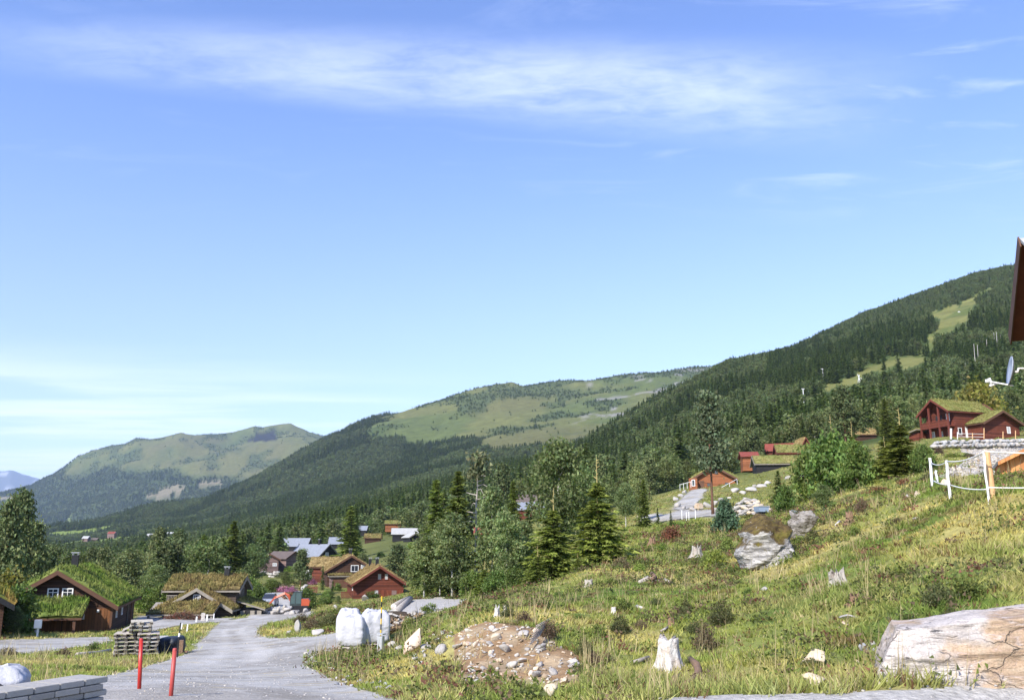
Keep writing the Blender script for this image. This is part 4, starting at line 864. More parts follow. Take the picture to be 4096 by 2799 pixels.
q[:, 1] += strat * (1 - ty); q[:, 2] += (fbm(xs * 2, yy * 2, 83, 3) - 0.5) * 0.10 * tz; q[:, 0] += (fbm(zz * 4, yy * 3, 84, 3) - 0.5) * 0.12 * (1 - tx)
q[:, 2] -= 0.12; q[:, 0] += q[:, 1] * 0.46
o = big_mesh('boulder', q, FQ, slab_mat(), smooth=True); o.location = p0; o.rotation_euler = (0, 0, R(6))
tag(o, 'huge pale slab boulder streaked with rust orange, lying at the gravel edge', 'boulder')

def moss_mat():
    m = bpy.data.materials.new('mossy_boulder'); m.use_nodes = True; nt = m.node_tree; nt.nodes.clear()
    tc = nd(nt, 'ShaderNodeTexCoord'); g = nd(nt, 'ShaderNodeNewGeometry'); up = nd(nt, 'ShaderNodeSeparateXYZ', {0: g.outputs['Normal']})
    a = nd(nt, 'ShaderNodeTexNoise', {'Vector': tc.outputs['Object'], 'Scale': 1.1, 'Detail': 8, 'Roughness': 0.68}).outputs[0]
    b = nd(nt, 'ShaderNodeTexNoise', {'Vector': tc.outputs['Object'], 'Scale': 3.2, 'Detail': 8, 'Roughness': 0.7}).outputs[0]
    mp = nd(nt, 'ShaderNodeMapping', {0: tc.outputs['Object'], 2: (0, R(-32), 0), 3: (1, 1, 4.5)})
    st = nd(nt, 'ShaderNodeTexNoise', {'Vector': mp.outputs[0], 'Scale': 1.8, 'Detail': 7, 'Roughness': 0.65, 'Distortion': 0.7}).outputs[0]
    rockc = mixc(nt, smst(nt, st, 0.38, 0.62), (0.24, 0.23, 0.22), (0.58, 0.56, 0.53))
    mos = mixc(nt, smst(nt, b, 0.4, 0.6), (0.085, 0.060, 0.030), (0.18, 0.13, 0.045)); mos = mixc(nt, smst(nt, a, 0.52, 0.62), mos, (0.17, 0.145, 0.035))
    s = nd(nt, 'ShaderNodeSeparateXYZ', {0: tc.outputs['Object']})
    f = mth(nt, 'ADD', mth(nt, 'MULTIPLY', a, 1.5), mth(nt, 'ADD', mth(nt, 'MULTIPLY', s.outputs[2], 0.30), mth(nt, 'MULTIPLY', up.outputs[2], 0.35)))
    f = mth(nt, 'SUBTRACT', f, mth(nt, 'MULTIPLY', smst(nt, s.outputs[0], 0.0, 1.0), mth(nt, 'MULTIPLY', smst(nt, s.outputs[2], 0.5, -0.4), 0.55)))
    c = mixc(nt, smst(nt, f, 0.80, 0.96), rockc, mos)
    c = mixc(nt, mth(nt, 'MULTIPLY', smst(nt, b, 0.62, 0.68), 0.8), c, (0.55, 0.53, 0.52))
    bp = nd(nt, 'ShaderNodeBump', {'Strength': 1.0, 'Distance': 0.25, 'Height': mth(nt, 'ADD', st, mth(nt, 'MULTIPLY', b, 0.5))})
    p = nd(nt, 'ShaderNodeBsdfPrincipled', {'Base Color': c, 'Roughness': 0.9, 'Specular IOR Level': 0.15, 'Normal': bp.outputs[0]})
    nd(nt, 'ShaderNodeOutputMaterial', {0: p.outputs[0]}); return m
# the mossy boulder on the slope: outline with its own depth
OUTL = [(737,553),(738,545),(743,538),(750,526),(757,514),(764,511.5),(775,510),(786,512),(797,517),(803,524),(801,533),(796,546),(786,555),(774,565),(762,570.5),(750,570),(741,565)]
pb = hit(762, 570, 20); kb = pb.y / F
V, Fc = ICO[5]; V = V.copy()
ang = np.arctan2(V[:, 2], V[:, 0]); cx_, cz_ = 769.0, 541.0
oa = np.array([math.atan2(-(y - cz_), x - cx_) for x, y in OUTL]); orr = np.array([math.hypot(x - cx_, y - cz_) for x, y in OUTL]); so = np.argsort(oa)
oa, orr = oa[so], orr[so]; rad = np.interp(ang, np.concatenate([oa - 2 * np.pi, oa, oa + 2 * np.pi]), np.tile(orr, 3)) * kb
rho = np.hypot(V[:, 0], V[:, 2]); prof = np.minimum(rho / 0.93, 1.0)
q = np.stack([np.cos(ang) * rad * prof, V[:, 1] * 1.5 * (1 - 0.15 * V[:, 1]), np.sin(ang) * rad * prof], 1)
q[:, 1] += q[:, 2] * 0.55
rr_ = np.random.default_rng(17)
for _ in range(16):
    nn_ = rr_.normal(0, 1, 3) * np.array([.7, 1.2, .9]); nn_[1] = -abs(nn_[1]); nn_[2] = abs(nn_[2]) - .1; nn_ /= np.linalg.norm(nn_); pj = q @ nn_; lim = np.quantile(pj, rr_.uniform(.86, .97)); q -= (np.maximum(pj - lim, 0) * .85)[:, None] * nn_
q += ((f3d(q * 0.9 + 3, 91, 5) - 0.5)[:, None] * V) * 0.75 + ((fbm(q[:, 0] * 1.2 + q[:, 2] * 0.8, q[:, 2] * 3.5 - q[:, 0] * 2.2, 95, 5) - 0.5)[:, None] * V) * 0.55
o = big_mesh('boulder', q, Fc, moss_mat(), smooth=False); cb = P(cx_, cz_, pb.y + 1.2); o.location = cb
tag(o, 'large grey boulder capped with brown moss and white lichen on the slope', 'boulder')
put_rock(806, 539, 30, 27, 'pale crumbling root mound behind the right end of the mossy boulder', 'rootm', 5, 'root_mound', 'root mound', 5, 0.9, dmin=20, rough=0.7, cuts=6, lift=2)
put_rock(817, 655+12, 23, 17, 'rounded sandy boulder, the upper of two in the grass left of the slab', 'yrock', 11, n=4, cuts=12)
put_rock(817, 690, 24, 16, 'broken sandy boulder, the lower of two in the grass left of the slab', 'yrock', 12, n=4, cuts=14, rough=0.2)
put_rock(852, 619, 18, 5, 'flat white stone lying alone in the grass above the sandy boulders', 'rock', 13, cuts=12)
put_rock(846, 625, 6, 4, 'small tan stone just below the flat white stone', 'yrock', 14)
put_rock(878, 651, 8, 5, 'little white stone in the grass close to the slab boulder', 'rock', 15)
put_rock(874, 644, 5, 3.5, 'tiny white stone beside the grey broken rock near the slab', 'rock', 16)
put_rock(865, 650, 11, 7, 'grey broken rock half sunk in grass left of the slab', 'grock', 17)
put_rock(859, 663, 4, 5, 'narrow tan stone standing in the grass below the broken rock', 'yrock', 18)
put_rock(412, 656, 30, 11, 'tall leaning tan slab of rock beside the grey utility cabinet', 'yrock', 19, n=3, depth=0.4, cuts=16, rz=R(0), tilt=R(-46), lift=7)
put_rock(551, 697, 14, 13, 'pale yellow stone half buried at the foot of the bank', 'yrock', 20, cuts=12)
put_rock(564, 683, 9, 6, 'small pale stone at the right foot of the bare bank', 'yrock', 21)
put_rock(392, 648, 10, 7, 'white block of rock right of the utility cabinet', 'rock', 22); put_rock(398, 651, 9, 6, 'white angular stone under the leaning tan slab', 'rock', 23)
put_rock(425, 650, 11, 6, 'pale flat stone right of the leaning tan slab', 'rock', 24); put_rock(441, 653, 13, 9, 'pale stone pair between leaning slab and bare bank', 'rock', 25)
put_rock(297, 632, 7, 12, 'upright white stone where the side lane leaves the gravel road', 'rock', 26); put_rock(288, 634, 6, 4, 'low white stone beside the upright one at the lane', 'rock', 27)
put_rock(317, 635, 12, 6, 'white stone slab at the upper edge of the side lane', 'rock', 28)
put_rock(349, 613, 10, 4.5, 'long white stone on the grass bank below the red cabin', 'rock', 29, dmin=60); put_rock(335, 608, 4, 4, 'little white stone pile on the grass bank', 'rock', 30, dmin=60)
put_rock(365, 600, 7, 6, 'white stone by the wall of the red cabin', 'rock', 31, dmin=90)
put_rock(946, 486, 7, 8, 'pinkish stone behind the third rope-fence post', 'yrock', 32, dmin=20); put_rock(918, 497, 8, 7, 'pale pointed stone in the grass left of the rope fence', 'yrock', 33, dmin=20); put_rock(909, 497.5, 5, 4, 'small white stone left of the pale pointed stone', 'rock', 34, dmin=20)
put_rock(916, 519, 6, 2.5, 'white flat stone in the high grass below the rope fence', 'rock', 35, dmin=16)
put_rock(765, 590, 6, 4, 'small white stone under the mossy boulder', 'rock', 36, dmin=16)
for i, (x, y, w_, h_) in enumerate([(993, 688, 11, 8), (969, 691, 7, 5), (1012, 687, 9, 7), (1003, 682, 10, 9), (1021, 684, 6, 5)]):
    put_rock(x, y, w_, h_, 'white rubble stone at the foot of the great slab boulder', 'rock', 40 + i, group='rubble along the foot of the slab', dmin=9)
# stone spoil heap above, and site stones
for i in range(90):
    a = rng.random() ** 0.8; x = 734 + 40 * rng.random(); t = 1 - abs(x - 750) / 24 if x < 774 else 0.3
    py = 512 - max(t, 0.25) * 17 * a
    p = at(x, 64 + (512 - py) * 0.4); z = float(slope(py)) * p.y; k = p.y / F
    me = rock_mesh('rock', (k * rng.uniform(4, 11), k * rng.uniform(5, 9), k * rng.uniform(2.2, 4.5)), 300 + i, M['rock' if i % 3 else 'yrock'], 2)
    o = obj('rock', me); o.location = (p.x, p.y, max(z - 0.1, p.z)); o.rotation_euler = (rng.uniform(-.4, .4), rng.uniform(-.6, .2), rng.random() * 6)
    tag(o, 'slab of pale rock tipped in the spoil heap behind the mossy boulder', 'rock', 'rocks of the spoil heap')
for i, (x, y, w_, h_) in enumerate([(736,492,9,5),(743,494,7,4),(752,491,12,5),(762,487,10,4),(768,484,8,4),(722,501,6,4),(715,505,8,5),(708,507,9,6),(700,509,7,5),(693,511,8,5),(684,509,5,4),(678,507,7,5),(790,478,8,3),(803,477,7,3),(730,499,5,3),(716,511,4,4),(755,487,5,3),(676,500,6,4),(681,497,6,4),(685,493,5,4)]):
    put_rock(x, y, w_, h_, 'pale stone strewn over the building site by the driveway', 'rock', 400 + i, n=2, group='stones of the building site', dmin=62)
# retaining stones under the two-storey cabin
for i in range(64):
    x = 934 + 92 * ((i % 32) + rng.random() * .6) / 32; row = i // 32; py = 446 - row * 3.6 - 2.2 * (x - 934) / 90
    p = P(x, py, 134 + row * 1.4); k = p.y / F
    me = rock_mesh('stone_block', (k * rng.uniform(4, 8), 1.3, k * rng.uniform(3.6, 5.4)), 500 + i, M['grock' if i % 2 else 'rock'], 2, cuts=12)
    o = obj('stone_block', me); o.location = p; o.rotation_euler = (0, rng.uniform(-.12, .12), rng.uniform(-.3, .3))
    tag(o, 'grey boulder block in the dry-stone wall under the two-storey red cabin', 'stone block', 'blocks of the wall under the red cabin')
# stones on the bare bank and along the road shoulder
nst = 0
while nst < 95:
    x, y = rng.uniform(459, 577), rng.uniform(622, 686)
    if not inpoly(np.array([x]), np.array([y]), SCREE)[0]: continue
    w_ = rng.uniform(2.2, 4.5) if rng.random() < 0.75 else rng.uniform(5, 10)
    put_rock(x, y, w_ * 1.2, w_ * rng.uniform(0.45, 0.8), 'pale angular stone lying on the bare earth bank' if w_ < 5 else 'bigger pale slab lying on the bare earth bank', ('rock', 'yrock', 'rock')[nst % 3], 600 + nst, n=2, cuts=12, rz=rng.random() * 6, tilt=rng.uniform(-.7, .1), group='small stones of the bare bank' if w_ < 5 else 'slabs of the bare bank')
    nst += 1
for i in range(52):
    t = rng.random(); x = 303 + 42 * t + rng.normal(0, 4); y = 655 + 27 * t ** 0.9 + rng.normal(0, 2) - 3
    w_ = rng.uniform(2, 5); put_rock(x, y, w_, w_ * .5, 'grey splinter of rock along the right shoulder of the gravel road', 'grock' if i % 2 else 'rock', 720 + i, n=2, cuts=12, rz=rng.random() * 6, group='rocks along the road shoulder')
for i in range(14):
    x = 330 + 60 * rng.random(); put_rock(x, 686 - (x - 330) * -0.05 - rng.random() * 6, rng.uniform(3, 7), rng.uniform(2, 4), 'grey stone at the lower right corner of the road', 'grock' if i % 2 else 'rock', 790 + i, n=2, cuts=12, group='stones at the lower road corner')
for i in range(16):
    x = 452 - 42 * rng.random(); y = 630 + (452 - x) * 0.8 + rng.normal(0, 4); put_rock(x, y, rng.uniform(3, 8), rng.uniform(2, 5), 'pale stone in the grass between leaning slab and bare bank', 'rock', 820 + i, n=2, cuts=12, group='stones below the leaning slab')
for i in range(46):
    x = 260 + 36 * rng.random(); p = at(x, 97 + rng.random() * 5); k = p.y / F
    o = obj('rock', rock_mesh('rock', (k * rng.uniform(3, 8), 0.8, k * rng.uniform(2, 5)), 850 + i, M['rock'], 2)); o.location = (p.x, p.y, p.z + rng.random() * 0.5); o.rotation_euler = (rng.random(), rng.random() * .8, rng.random() * 6)
    tag(o, 'pale broken rock in the heap in front of the orange excavator', 'rock', 'rocks before the excavator')
for i in range(16):
    x = 306 + rng.normal(0, 3) - i * 0.2; y = 612 - i * 1.6; put_rock(x, y, rng.uniform(3, 6), rng.uniform(3, 5), 'white stone of the row edging the bank behind the excavator', 'rock', 880 + i, n=2, group='stones edging the bank by the excavator', dmin=80)
for i in range(12):
    x = 260 + 18 * rng.random(); y = 577 - 6 * rng.random(); p = P(x, y, 190); k = p.y / F
    o = obj('rock', rock_mesh('rock', (k * rng.uniform(4, 8), 1.2, k * rng.uniform(2, 4)), 900 + i, M['rock'], 2)); o.location = p; tag(o, 'white rock on the verge below the mauve sheds', 'rock', 'rocks below the mauve sheds')

# stumps: ribbed, flared, with a pale cut top
def stump(px, py, wpx, hpx, label, seed=0, matl='stump', dmin=9, lean=0.0, jag=0.12):
    p = hit(px, py, dmin); k = p.y / F; r = np.random.default_rng(seed); n, mz = 40, 14
    a = np.linspace(0, 2 * np.pi, n, endpoint=False); t = np.linspace(0, 1, mz)
    ribs = sum(r.normal(0, 0.05) * np.cos(f * a + r.random() * 6) for f in range(3, 12))
    top = 1 + np.array([r.normal(0, jag) for _ in range(n)]) * 0.8
    V = []
    for ti in t:
        fl = 0.62 + 0.38 * (1 - ti) ** 2.4; rr = wpx * k / 2 * fl * (1 + ribs * (0.6 + 2.2 * (1 - ti) ** 1.5))
        zz = ti * hpx * k * (1 + (top - 1) * ti ** 3); V += [(x, y_, z) for x, y_, z in zip(np.cos(a) * rr + lean * ti * hpx * k, np.sin(a) * rr, zz - 0.05)]
    idx = np.arange(n * mz).reshape(mz, n); q = np.stack([idx[:-1], np.roll(idx, -1, 1)[:-1], np.roll(idx, -1, 1)[1:], idx[1:]], -1).reshape(-1, 4)
    V.append((lean * hpx * k, 0, hpx * k * 0.88)); ce = len(V) - 1
    f3 = np.stack([idx[-1], np.roll(idx[-1], -1), np.full(n, ce)], 1)
    tt = thing('tree_stump', label, 'tree stump', (p.x, p.y + wpx * k * 0.3, p.z), 0)
    big_mesh('stump_wood', np.array(V), [q, f3], M[matl], tt)
    m = MB()
    for i in range(5):
        an = r.random() * 6.28; L_ = wpx * k * r.uniform(0.55, 0.9)
        m.tube([(math.cos(an) * wpx * k * .3, math.sin(an) * wpx * k * .3, 0.13 * hpx * k), (math.cos(an) * L_, math.sin(an) * L_, -0.02)], [0.09 * wpx * k, 0.03 * wpx * k], 6)
    m.build('root', M[matl], tt); return tt
stump(671, 670, 31, 30, 'big bleached white tree stump with flared roots in the foreground grass', 1)
stump(843, 587, 24, 14, 'ragged grey stump in the open grass of the right slope', 2, jag=0.3, matl='deadwood', lean=-0.2)
stump(851, 523, 11, 11, 'rusty brown stump high on the slope right of the mossy boulder', 3, jag=0.3, matl='rot', dmin=20)
stump(698, 558, 13, 11, 'grey old stump behind the sapling left of the mossy boulder', 4, jag=0.3, matl='deadwood', dmin=20)
stump(614, 614, 7, 8, 'small white stump among the dark bushes at mid slope', 5, dmin=16); stump(497, 616.5, 7, 9, 'thin white pointed stump on the brow above the bare bank', 6, jag=0.4, dmin=16)
stump(505, 611, 5, 6, 'tiny white stump right of the pointed one on the brow', 7, jag=0.3, dmin=16)
stump(589, 586, 12, 7, 'low grey stump in the grass below the bright spruce', 8, matl='deadwood', dmin=18); stump(653, 545, 9, 7, 'orange-brown torn stump below the dark birch', 9, jag=0.4, matl='rot', dmin=25)
stump(672, 626, 10, 8, 'torn brown stump with a yellow fern in the bushes', 10, jag=0.5, matl='rot', dmin=14)
stump(856, 604, 13, 9, 'rotten low stump left of the flat white stone', 12, jag=0.4, matl='rot', dmin=14)
def wood(pts, rads, label, name='dead_branch', cat='branch', matl='deadwood', dmin=9, lift=0.06, n=8, grp=None):
    Q = []
    for x, y in pts: v = hit(x, y, dmin); Q.append((v.x, v.y, v.z + lift))
    k = Q[0][1] / F; m = MB(); m.tube(Q, [r_ * k for r_ in rads], n); o = m.build(name, M[matl], smooth=True); tag(o, label, cat, grp); return o
wood([(690,661),(697,668),(699,676),(692,684),(683,689)], [2.5,3.5,3.2,2.6,1.6], 'curved rotten root lying right of the big white stump', 'dead_root', 'root', 'rot')
wood([(672,690),(675,682),(681,677)], [3.5,3.5,2.0], 'short rotten root end left of the curved root', 'dead_root', 'root', 'rot')
wood([(631,665),(640,663),(649,659.5)], [1.2,2.0,1.5], 'grey branch in the grass left of the big white stump')
wood([(640,583),(648,580),(656,583),(664,581),(672,584)], [2,3.6,3.0,2.5,1.2], 'gnarled grey fallen root across the mid slope', 'dead_root', 'root', dmin=18)
wood([(652,578),(655,582),(651,585)], [2,2.4,1.2], 'dark upturned root on the gnarled fallen root', 'dead_root', 'root', 'rot', dmin=18, lift=0.2)
wood([(637,608),(643,610)], [1.8,1.6], 'short white log end right of the small white stump', 'log', 'log', 'stump', dmin=16)
wood([(661,633),(668,629.5)], [1.0,1.4], 'pale stick by the yellow fern', dmin=14)
wood([(792,512),(806,515),(818,520)], [1.0,1.6,1.2], 'bleached trunk lying behind the mossy boulder', 'log', 'log', 'stump', dmin=25, lift=0.1)
wood([(855,590),(864,589.5),(874,590)], [1.6,2.2,1.4], 'flattened bark strip in the grass of the right slope', matl='rot', dmin=14, lift=0.0)
wood([(840,523),(836,526)], [2,1.2], 'white root spur below the rusty stump', 'dead_root', 'root', 'stump', dmin=20)
wood([(77,655.5),(86,654.5),(97,653.5),(110,650.5)], [2.2,2.0,1.8,1.5], 'long grey log lying left of the pallet stacks', 'log', 'log', 'deadwood', dmin=20)
for i in range(9): wood([(529 + i * 0.9, 652 - i * 1.4), (541 + i * 1.2, 640 - i * 1.0)], [0.5, 0.35], 'thin grey stick in the bundle on the bare bank', matl='deadwood', lift=0.12 + 0.02 * i, n=5, grp='sticks on the bare bank')

# ------------------------------------------------------------------ timber, bags, poles and machines
def pallet_mb():
    m = MB()
    for i in range(5): m.box((0, -0.5 + i * 0.25, 0.133), (0.8, 0.145 if i % 2 == 0 else 0.1, 0.022))
    for x in (-0.35, 0, 0.35): m.box((x, 0, 0.111), (0.1, 1.15, 0.02)); m.box((x, 0, 0.011), (0.1, 1.2, 0.022))
    for x in (-0.35, 0, 0.35):
        for y in (-0.53, 0, 0.53): m.box((x, y, 0.061), (0.1 if x else 0.14, 0.145, 0.078))
    return m
M['pallet'] = mat('grey_pallet_wood', attr=True, rough=0.9, var=0.35, scl=5, bump=0.3, bscl=18, rnd=0.25)
pm = None
def pallet(x, y, z, rz, label, group):
    global pm
    if pm is None: o = pallet_mb().build('pallet', M['pallet']); pm = o.data; pc_ = np.array([v.co[2] for v in pm.vertices]); at_ = pm.attributes.new('Col', 'FLOAT_COLOR', 'POINT'); blk = (np.abs(pc_ - .022) < .0005) & (np.arange(len(pc_)) >= 88) | (np.abs(pc_ - .1) < .0005); cl_ = np.ones((len(pc_), 4), np.float32); cl_[:, :3] = np.where(blk[:, None], (.07, .06, .05), (.40, .37, .32)); at_.data.foreach_set('color', cl_.ravel())  # blocks coloured near black to stand in for shade in the pallet gaps
    else: o = obj('pallet', pm)
    o.location = (x, y, z); o.rotation_euler = (0, 0, rz); return tag(o, label, 'pallet', group)
p1 = at(120.5, 36.9); p2 = at(142.5, 36.6); pz = min(p1.z, p2.z)
for k in range(6): pallet(p1.x + rng.normal(0, .02), p1.y + 0.4, p1.z + k * 0.146, R(20 + rng.normal(0, 2)), 'pallet in the left of the two weathered pallet columns', 'pallets of the left column')
for k in range(6): pallet(p2.x + rng.normal(0, .02), p2.y + 0.45, p2.z + k * 0.146, R(20 + rng.normal(0, 2)), 'pallet in the right of the two weathered pallet columns', 'pallets of the right column')
for k in range(3): pallet((p1.x + p2.x * 1.4) / 2.4 + rng.normal(0, .03), p2.y + 0.6, p2.z + 6 * 0.146 + k * 0.146, R(22 + rng.normal(0, 2)), 'pallet of the short tier bridging both pallet columns', 'pallets of the top tier')
tp = pallet(p1.x - 0.05, p1.y + 1.2, p1.z + 0.95, R(20), 'single pallet tilted against the top tier at the left', 'leaning pallet'); tp.rotation_euler = (0, R(-24), R(20)); del tp['group']
# dark tarpaulin mound beside the pallets
V, Fc = ICO[4]; p = at(164, 37.5); q = V * np.array([0.50, 0.7, 0.40]); q /= ((np.abs(V) ** 5).sum(1) ** 0.2)[:, None]; q *= 1 + (f3d(V * 1.7, 33, 4) - 0.5)[:, None] * 0.5; q[:, 2] += 0.32 + 0.12 * q[:, 0]; q = q * np.array([.85, 1, .9])
o = big_mesh('tarpaulin_mound', q, Fc, mat('navy_tarpaulin', (0.022, 0.028, 0.042), 0.55, 0.3, 4, 0.5, 7, spec=0.4), smooth=True); o.location = (p.x, p.y + 0.7, p.z); tag(o, 'dark navy tarpaulin pulled over a mound beside the pallets', 'tarpaulin')
p = at(160, 43); m = MB(); m.box((0, 0, 0.2), (0.75, 1.3, 0.4)); o = m.build('concrete_block', M['concrete'], bevel=0.02); o.location = (p.x, p.y, p.z + 0.15); o.rotation_euler = (0, 0, R(25)); tag(o, 'pale concrete block lying behind the pallets', 'block')
p = at(172.5, 42); o = obj('rock', rock_mesh('rock', (0.7, 0.6, 0.55), 77, M['grock'], 3)); o.location = (p.x, p.y, p.z + 0.2); tag(o, 'round grey rock behind the navy tarpaulin', 'rock')
wood([(174,648),(186,646)], [0.9,0.7], 'grey plank end on the verge right of the tarpaulin', 'plank', 'plank', dmin=20); wood([(170,651),(179,650.5)], [0.8,0.6], 'dark stick on the verge right of the tarpaulin', matl='rot', dmin=20)
p = at(180.5, 37.5); m = MB(); m.box((0, 0, 0.28), (0.16, 0.3, 0.5), R(15)); m.box((0.02, 0, 0.10), (0.5, 0.08, 0.06), R(5)); o = m.build('crate_end', M['rot']); o.location = p; tag(o, 'small brown wooden crate end by the black and white stake', 'crate')
p = at(177.3, 35); tt = thing('marker_stake', 'thin black and white marker stake right of the navy tarpaulin', 'stake', p)
m = MB(); m.tube([(0, 0, -.1), (0.0, 0, 0.75)], 0.03, 8); m.build('pole', M['dark'], tt); m = MB(); m.tube([(0.0, 0, 0.75), (0.01, 0, 0.88)], 0.034, 8); m.build('white_band', M['white'], tt); m = MB(); m.tube([(0.01, 0, 0.88), (0.03, 0, 1.25)], 0.026, 8); m.build('pole_top', M['dark'], tt)
# red snow poles
M['redpole'] = mat('red_plastic', (0.45, 0.028, 0.018), 0.35, 0.12, 2, spec=0.5); M['redpole2'] = mat('faded_red_plastic', (0.40, 0.06, 0.05), 0.45, 0.12, 2, spec=0.4)
pA_ = P(139.6, 689.5, 14.2); top = P(141.3, 639.3, 14.2)
for a, b, mt, lb in ((pA_, top, 'redpole', 'bright red snow pole standing on the gravel, the left of two'), (P(170.0, 704, 13.0), P(174.8, 649.5, 13.0), 'redpole2', 'faded red snow pole leaning right, the nearer of two')):
    tt = thing('snow_pole', lb, 'snow pole', a); v = b - a
    m = MB(); m.tube([Vector((0, 0, -.15)), v], 0.029, 14); m.build('tube', M[mt], tt, smooth=True)
    m = MB(); m.tube([v, v + v.normalized() * 0.03], [0.031, 0.024], 14); m.build('end_cap', M[mt], tt)
# stack of grey sawn slabs at the bottom left
pc = P(102.4, 676, 11.0); za = pc.z
M['slabwood'] = planks('weathered_stone_planks', (0.36, 0.35, 0.34), 0.30, True, gap=0.02)
M['slab'] = mat('grey_sawn_slab', (0.34, 0.33, 0.31), 0.9, 0.35, 6, 0.3, 20, base2=(0.26, 0.25, 0.23), rnd=0.25)
far_ = P(82.6, 672.8, float(za / slope(672.8))); nearp = P(23.7, 688.2, float(za / slope(688.2)))
e1 = (nearp - pc); e1.z = 0; Ltot = e1.length; e1.normalize(); e2 = (far_ - pc); e2.z = 0; Wtot = e2.length; e2.normalize()
yaw_s = math.atan2(-e1.y, -e1.x); hs = 0.070; nn_ = 3; Ltot *= 1.6
for row in range(5):
    sh_ = (0.0, 0.07)[row % 2]
    for i in range(5):
        L_ = Ltot / 5
        c = pc + e1 * (L_ * (i + 0.5) + sh_ - 0.03) + e2 * (Wtot / 2 - (0.02 if row % 2 else 0)); m = MB(); m.box((0, 0, 0), (L_ - 0.012, Wtot + (0.05 if row > 2 else 0), hs - 0.007)); o = m.build('paving_stone', M['slab'], bevel=0.006)
        o.location = (c.x, c.y, za - hs * (row + 0.5)); o.rotation_euler = (0, 0, yaw_s + rng.normal(0, 0.008))
        tag(o, 'grey paving stone in the bottom left stack, ' + ('on its smooth top course' if row == 0 else 'in a course under the top'), 'paving stone', 'slabs on the top course' if row == 0 else 'slabs of the lower courses')
# big bags: soft cube with gathered top
M['bag'] = mat('white_woven_bag', (0.45, 0.45, 0.48), 0.65, 0.09, 4, 0.5, 3.2, bdist=0.12, spec=0.3)
bb = bmesh.new(); bmesh.ops.create_cube(bb, size=2.0); bmesh.ops.subdivide_edges(bb, edges=list(bb.edges), cuts=29, use_grid_fill=True)
BV = np.array([v.co[:] for v in bb.verts]); BF = np.array([[v.index for v in f.verts] for f in bb.faces]); bb.free()
def bigbag(p, w_, h_, label, seed, rz, sag=0.25):
    r = np.random.default_rng(seed); V = BV.copy(); l4 = (np.abs(V) ** 6.5).sum(1) ** (1 / 6.5); V /= l4[:, None]
    t = (V[:, 2] + 1) / 2; bul = 1 + 0.05 * np.sin(np.pi * np.clip(t, 0, 1)) - sag * np.clip(t - 0.72, 0, 1) ** 1.0 * 1.6
    q = np.stack([V[:, 0] * w_ / 2 * bul, V[:, 1] * w_ / 2 * bul, t * h_], 1); a = np.arctan2(V[:, 1], V[:, 0])
    fold = 0.06 * np.sin(a * 9 + 3 * fbm(a * 2, t * 4, seed, 2)) * t ** 2 + 0.03 * (fbm(a * 2.2 + 5, t * 9, seed + 3, 3) - 0.5) * 2 + 0.05 * (fbm(a * 1.2 + 3, t * 3.2 + a, seed + 7, 3) - 0.5) * 2
    q[:, :2] *= (1 + fold)[:, None]; tp = np.clip((t - 0.88) / 0.12, 0, 1); q[:, 2] += tp * 0.25 * (fbm(q[:, 0] * 5, q[:, 1] * 5, seed + 9, 3) - 0.35) * h_
    tt = thing('bulk_bag', label, 'bulk bag', p, rz); big_mesh('sack', q, BF, M['bag'], tt, smooth=True)
    for i, j in ((-1, -1), (1, -1), (1, 1), (-1, 1)):
        m = MB(); x, y = i * w_ * .33, j * w_ * .33
        m.tube([(x * 1.12, y * 1.12, h_ * 0.78), (x, y, h_ * 0.98), (x * .55, y * .55, h_ * 1.03), (x * .3, y * .6, h_ * 0.97)], 0.022, 6)
        m.build('lifting_strap', M['bag'], tt)
    return tt
k = 34.5 / F; g = at(350, 34.5); 
for j, (x, d, hw_) in enumerate(((351, 34.5, 1), (372, 34.9, 1))):
    g = at(x, d); o = pallet(g.x, g.y + 0.5, g.z + 0.0, R(-8), ('worn pallet under the left white bulk bag', 'worn pallet under the right white bulk bag')[j], None)
bigbag(at(351.5, 34.5) + Vector((0, 0.45, 0.15)), 0.98, 1.04, 'full white bulk bag on a pallet, in front on the left of three', 3, R(-10), 0.3)
bigbag(at(372.5, 34.9) + Vector((0, 0.45, 0.15)), 1.02, 1.12, 'full white bulk bag behind the utility cabinet, rightmost of three', 5, R(14), 0.2)
bigbag(at(346, 36.2) + Vector((0, 0.45, 0.10)), 0.9, 1.22, 'white bulk bag standing behind the front left bag', 8, R(5), 0.35)
g = P(-12, 706, 10.9); bigbag(g, 0.72, 0.42, 'slumped white bulk bag with black strap cut by the bottom left corner', 11, R(20), 0.35)
m = MB(); c0 = P(-6, 681, 10.5); m.tube([c0, P(4, 687, 10.45), P(14, 692, 10.4), P(20, 696, 10.42), P(22.5, 710, 10.5)], 0.018, 6); o = m.build('tie_strap', M['dark'], smooth=True); tag(o, 'black strap pulled over the slumped bag at the corner', 'strap')
# utility cabinet, snow stake
g = at(379, 32.5); tt = thing('utility_cabinet', 'grey steel utility cabinet standing in front of the right bulk bag', 'cabinet', g, R(-22)); h_ = hgt(g, 635.5)
m = MB(); m.box((0, 0.1, h_ / 2 - .05), (0.20, 0.16, h_ + .1)); m.build('casing', M['steel'], tt, bevel=0.006); m = MB(); m.box((0, 0.014, h_ / 2), (0.17, 0.012, h_ * .86)); m.build('cabinet_door', M['steel'], tt); m = MB(); m.prism([(-.12, -.01, h_ + .05), (.12, -.01, h_ + .05), (.12, -.01, h_ + .09), (-.12, -.01, h_ + .09)], (0, .24, 0)); m.build('cabinet_lid', M['steel'], tt)
g = at(380.2, 33.2); ht = hgt(g, 595.4); tt = thing('snow_stake', 'tall yellow and black banded snow stake beside the utility cabinet', 'snow stake', g)
yel = mat('yellow_paint', (0.72, 0.46, 0.02), 0.5, 0.1, 3)
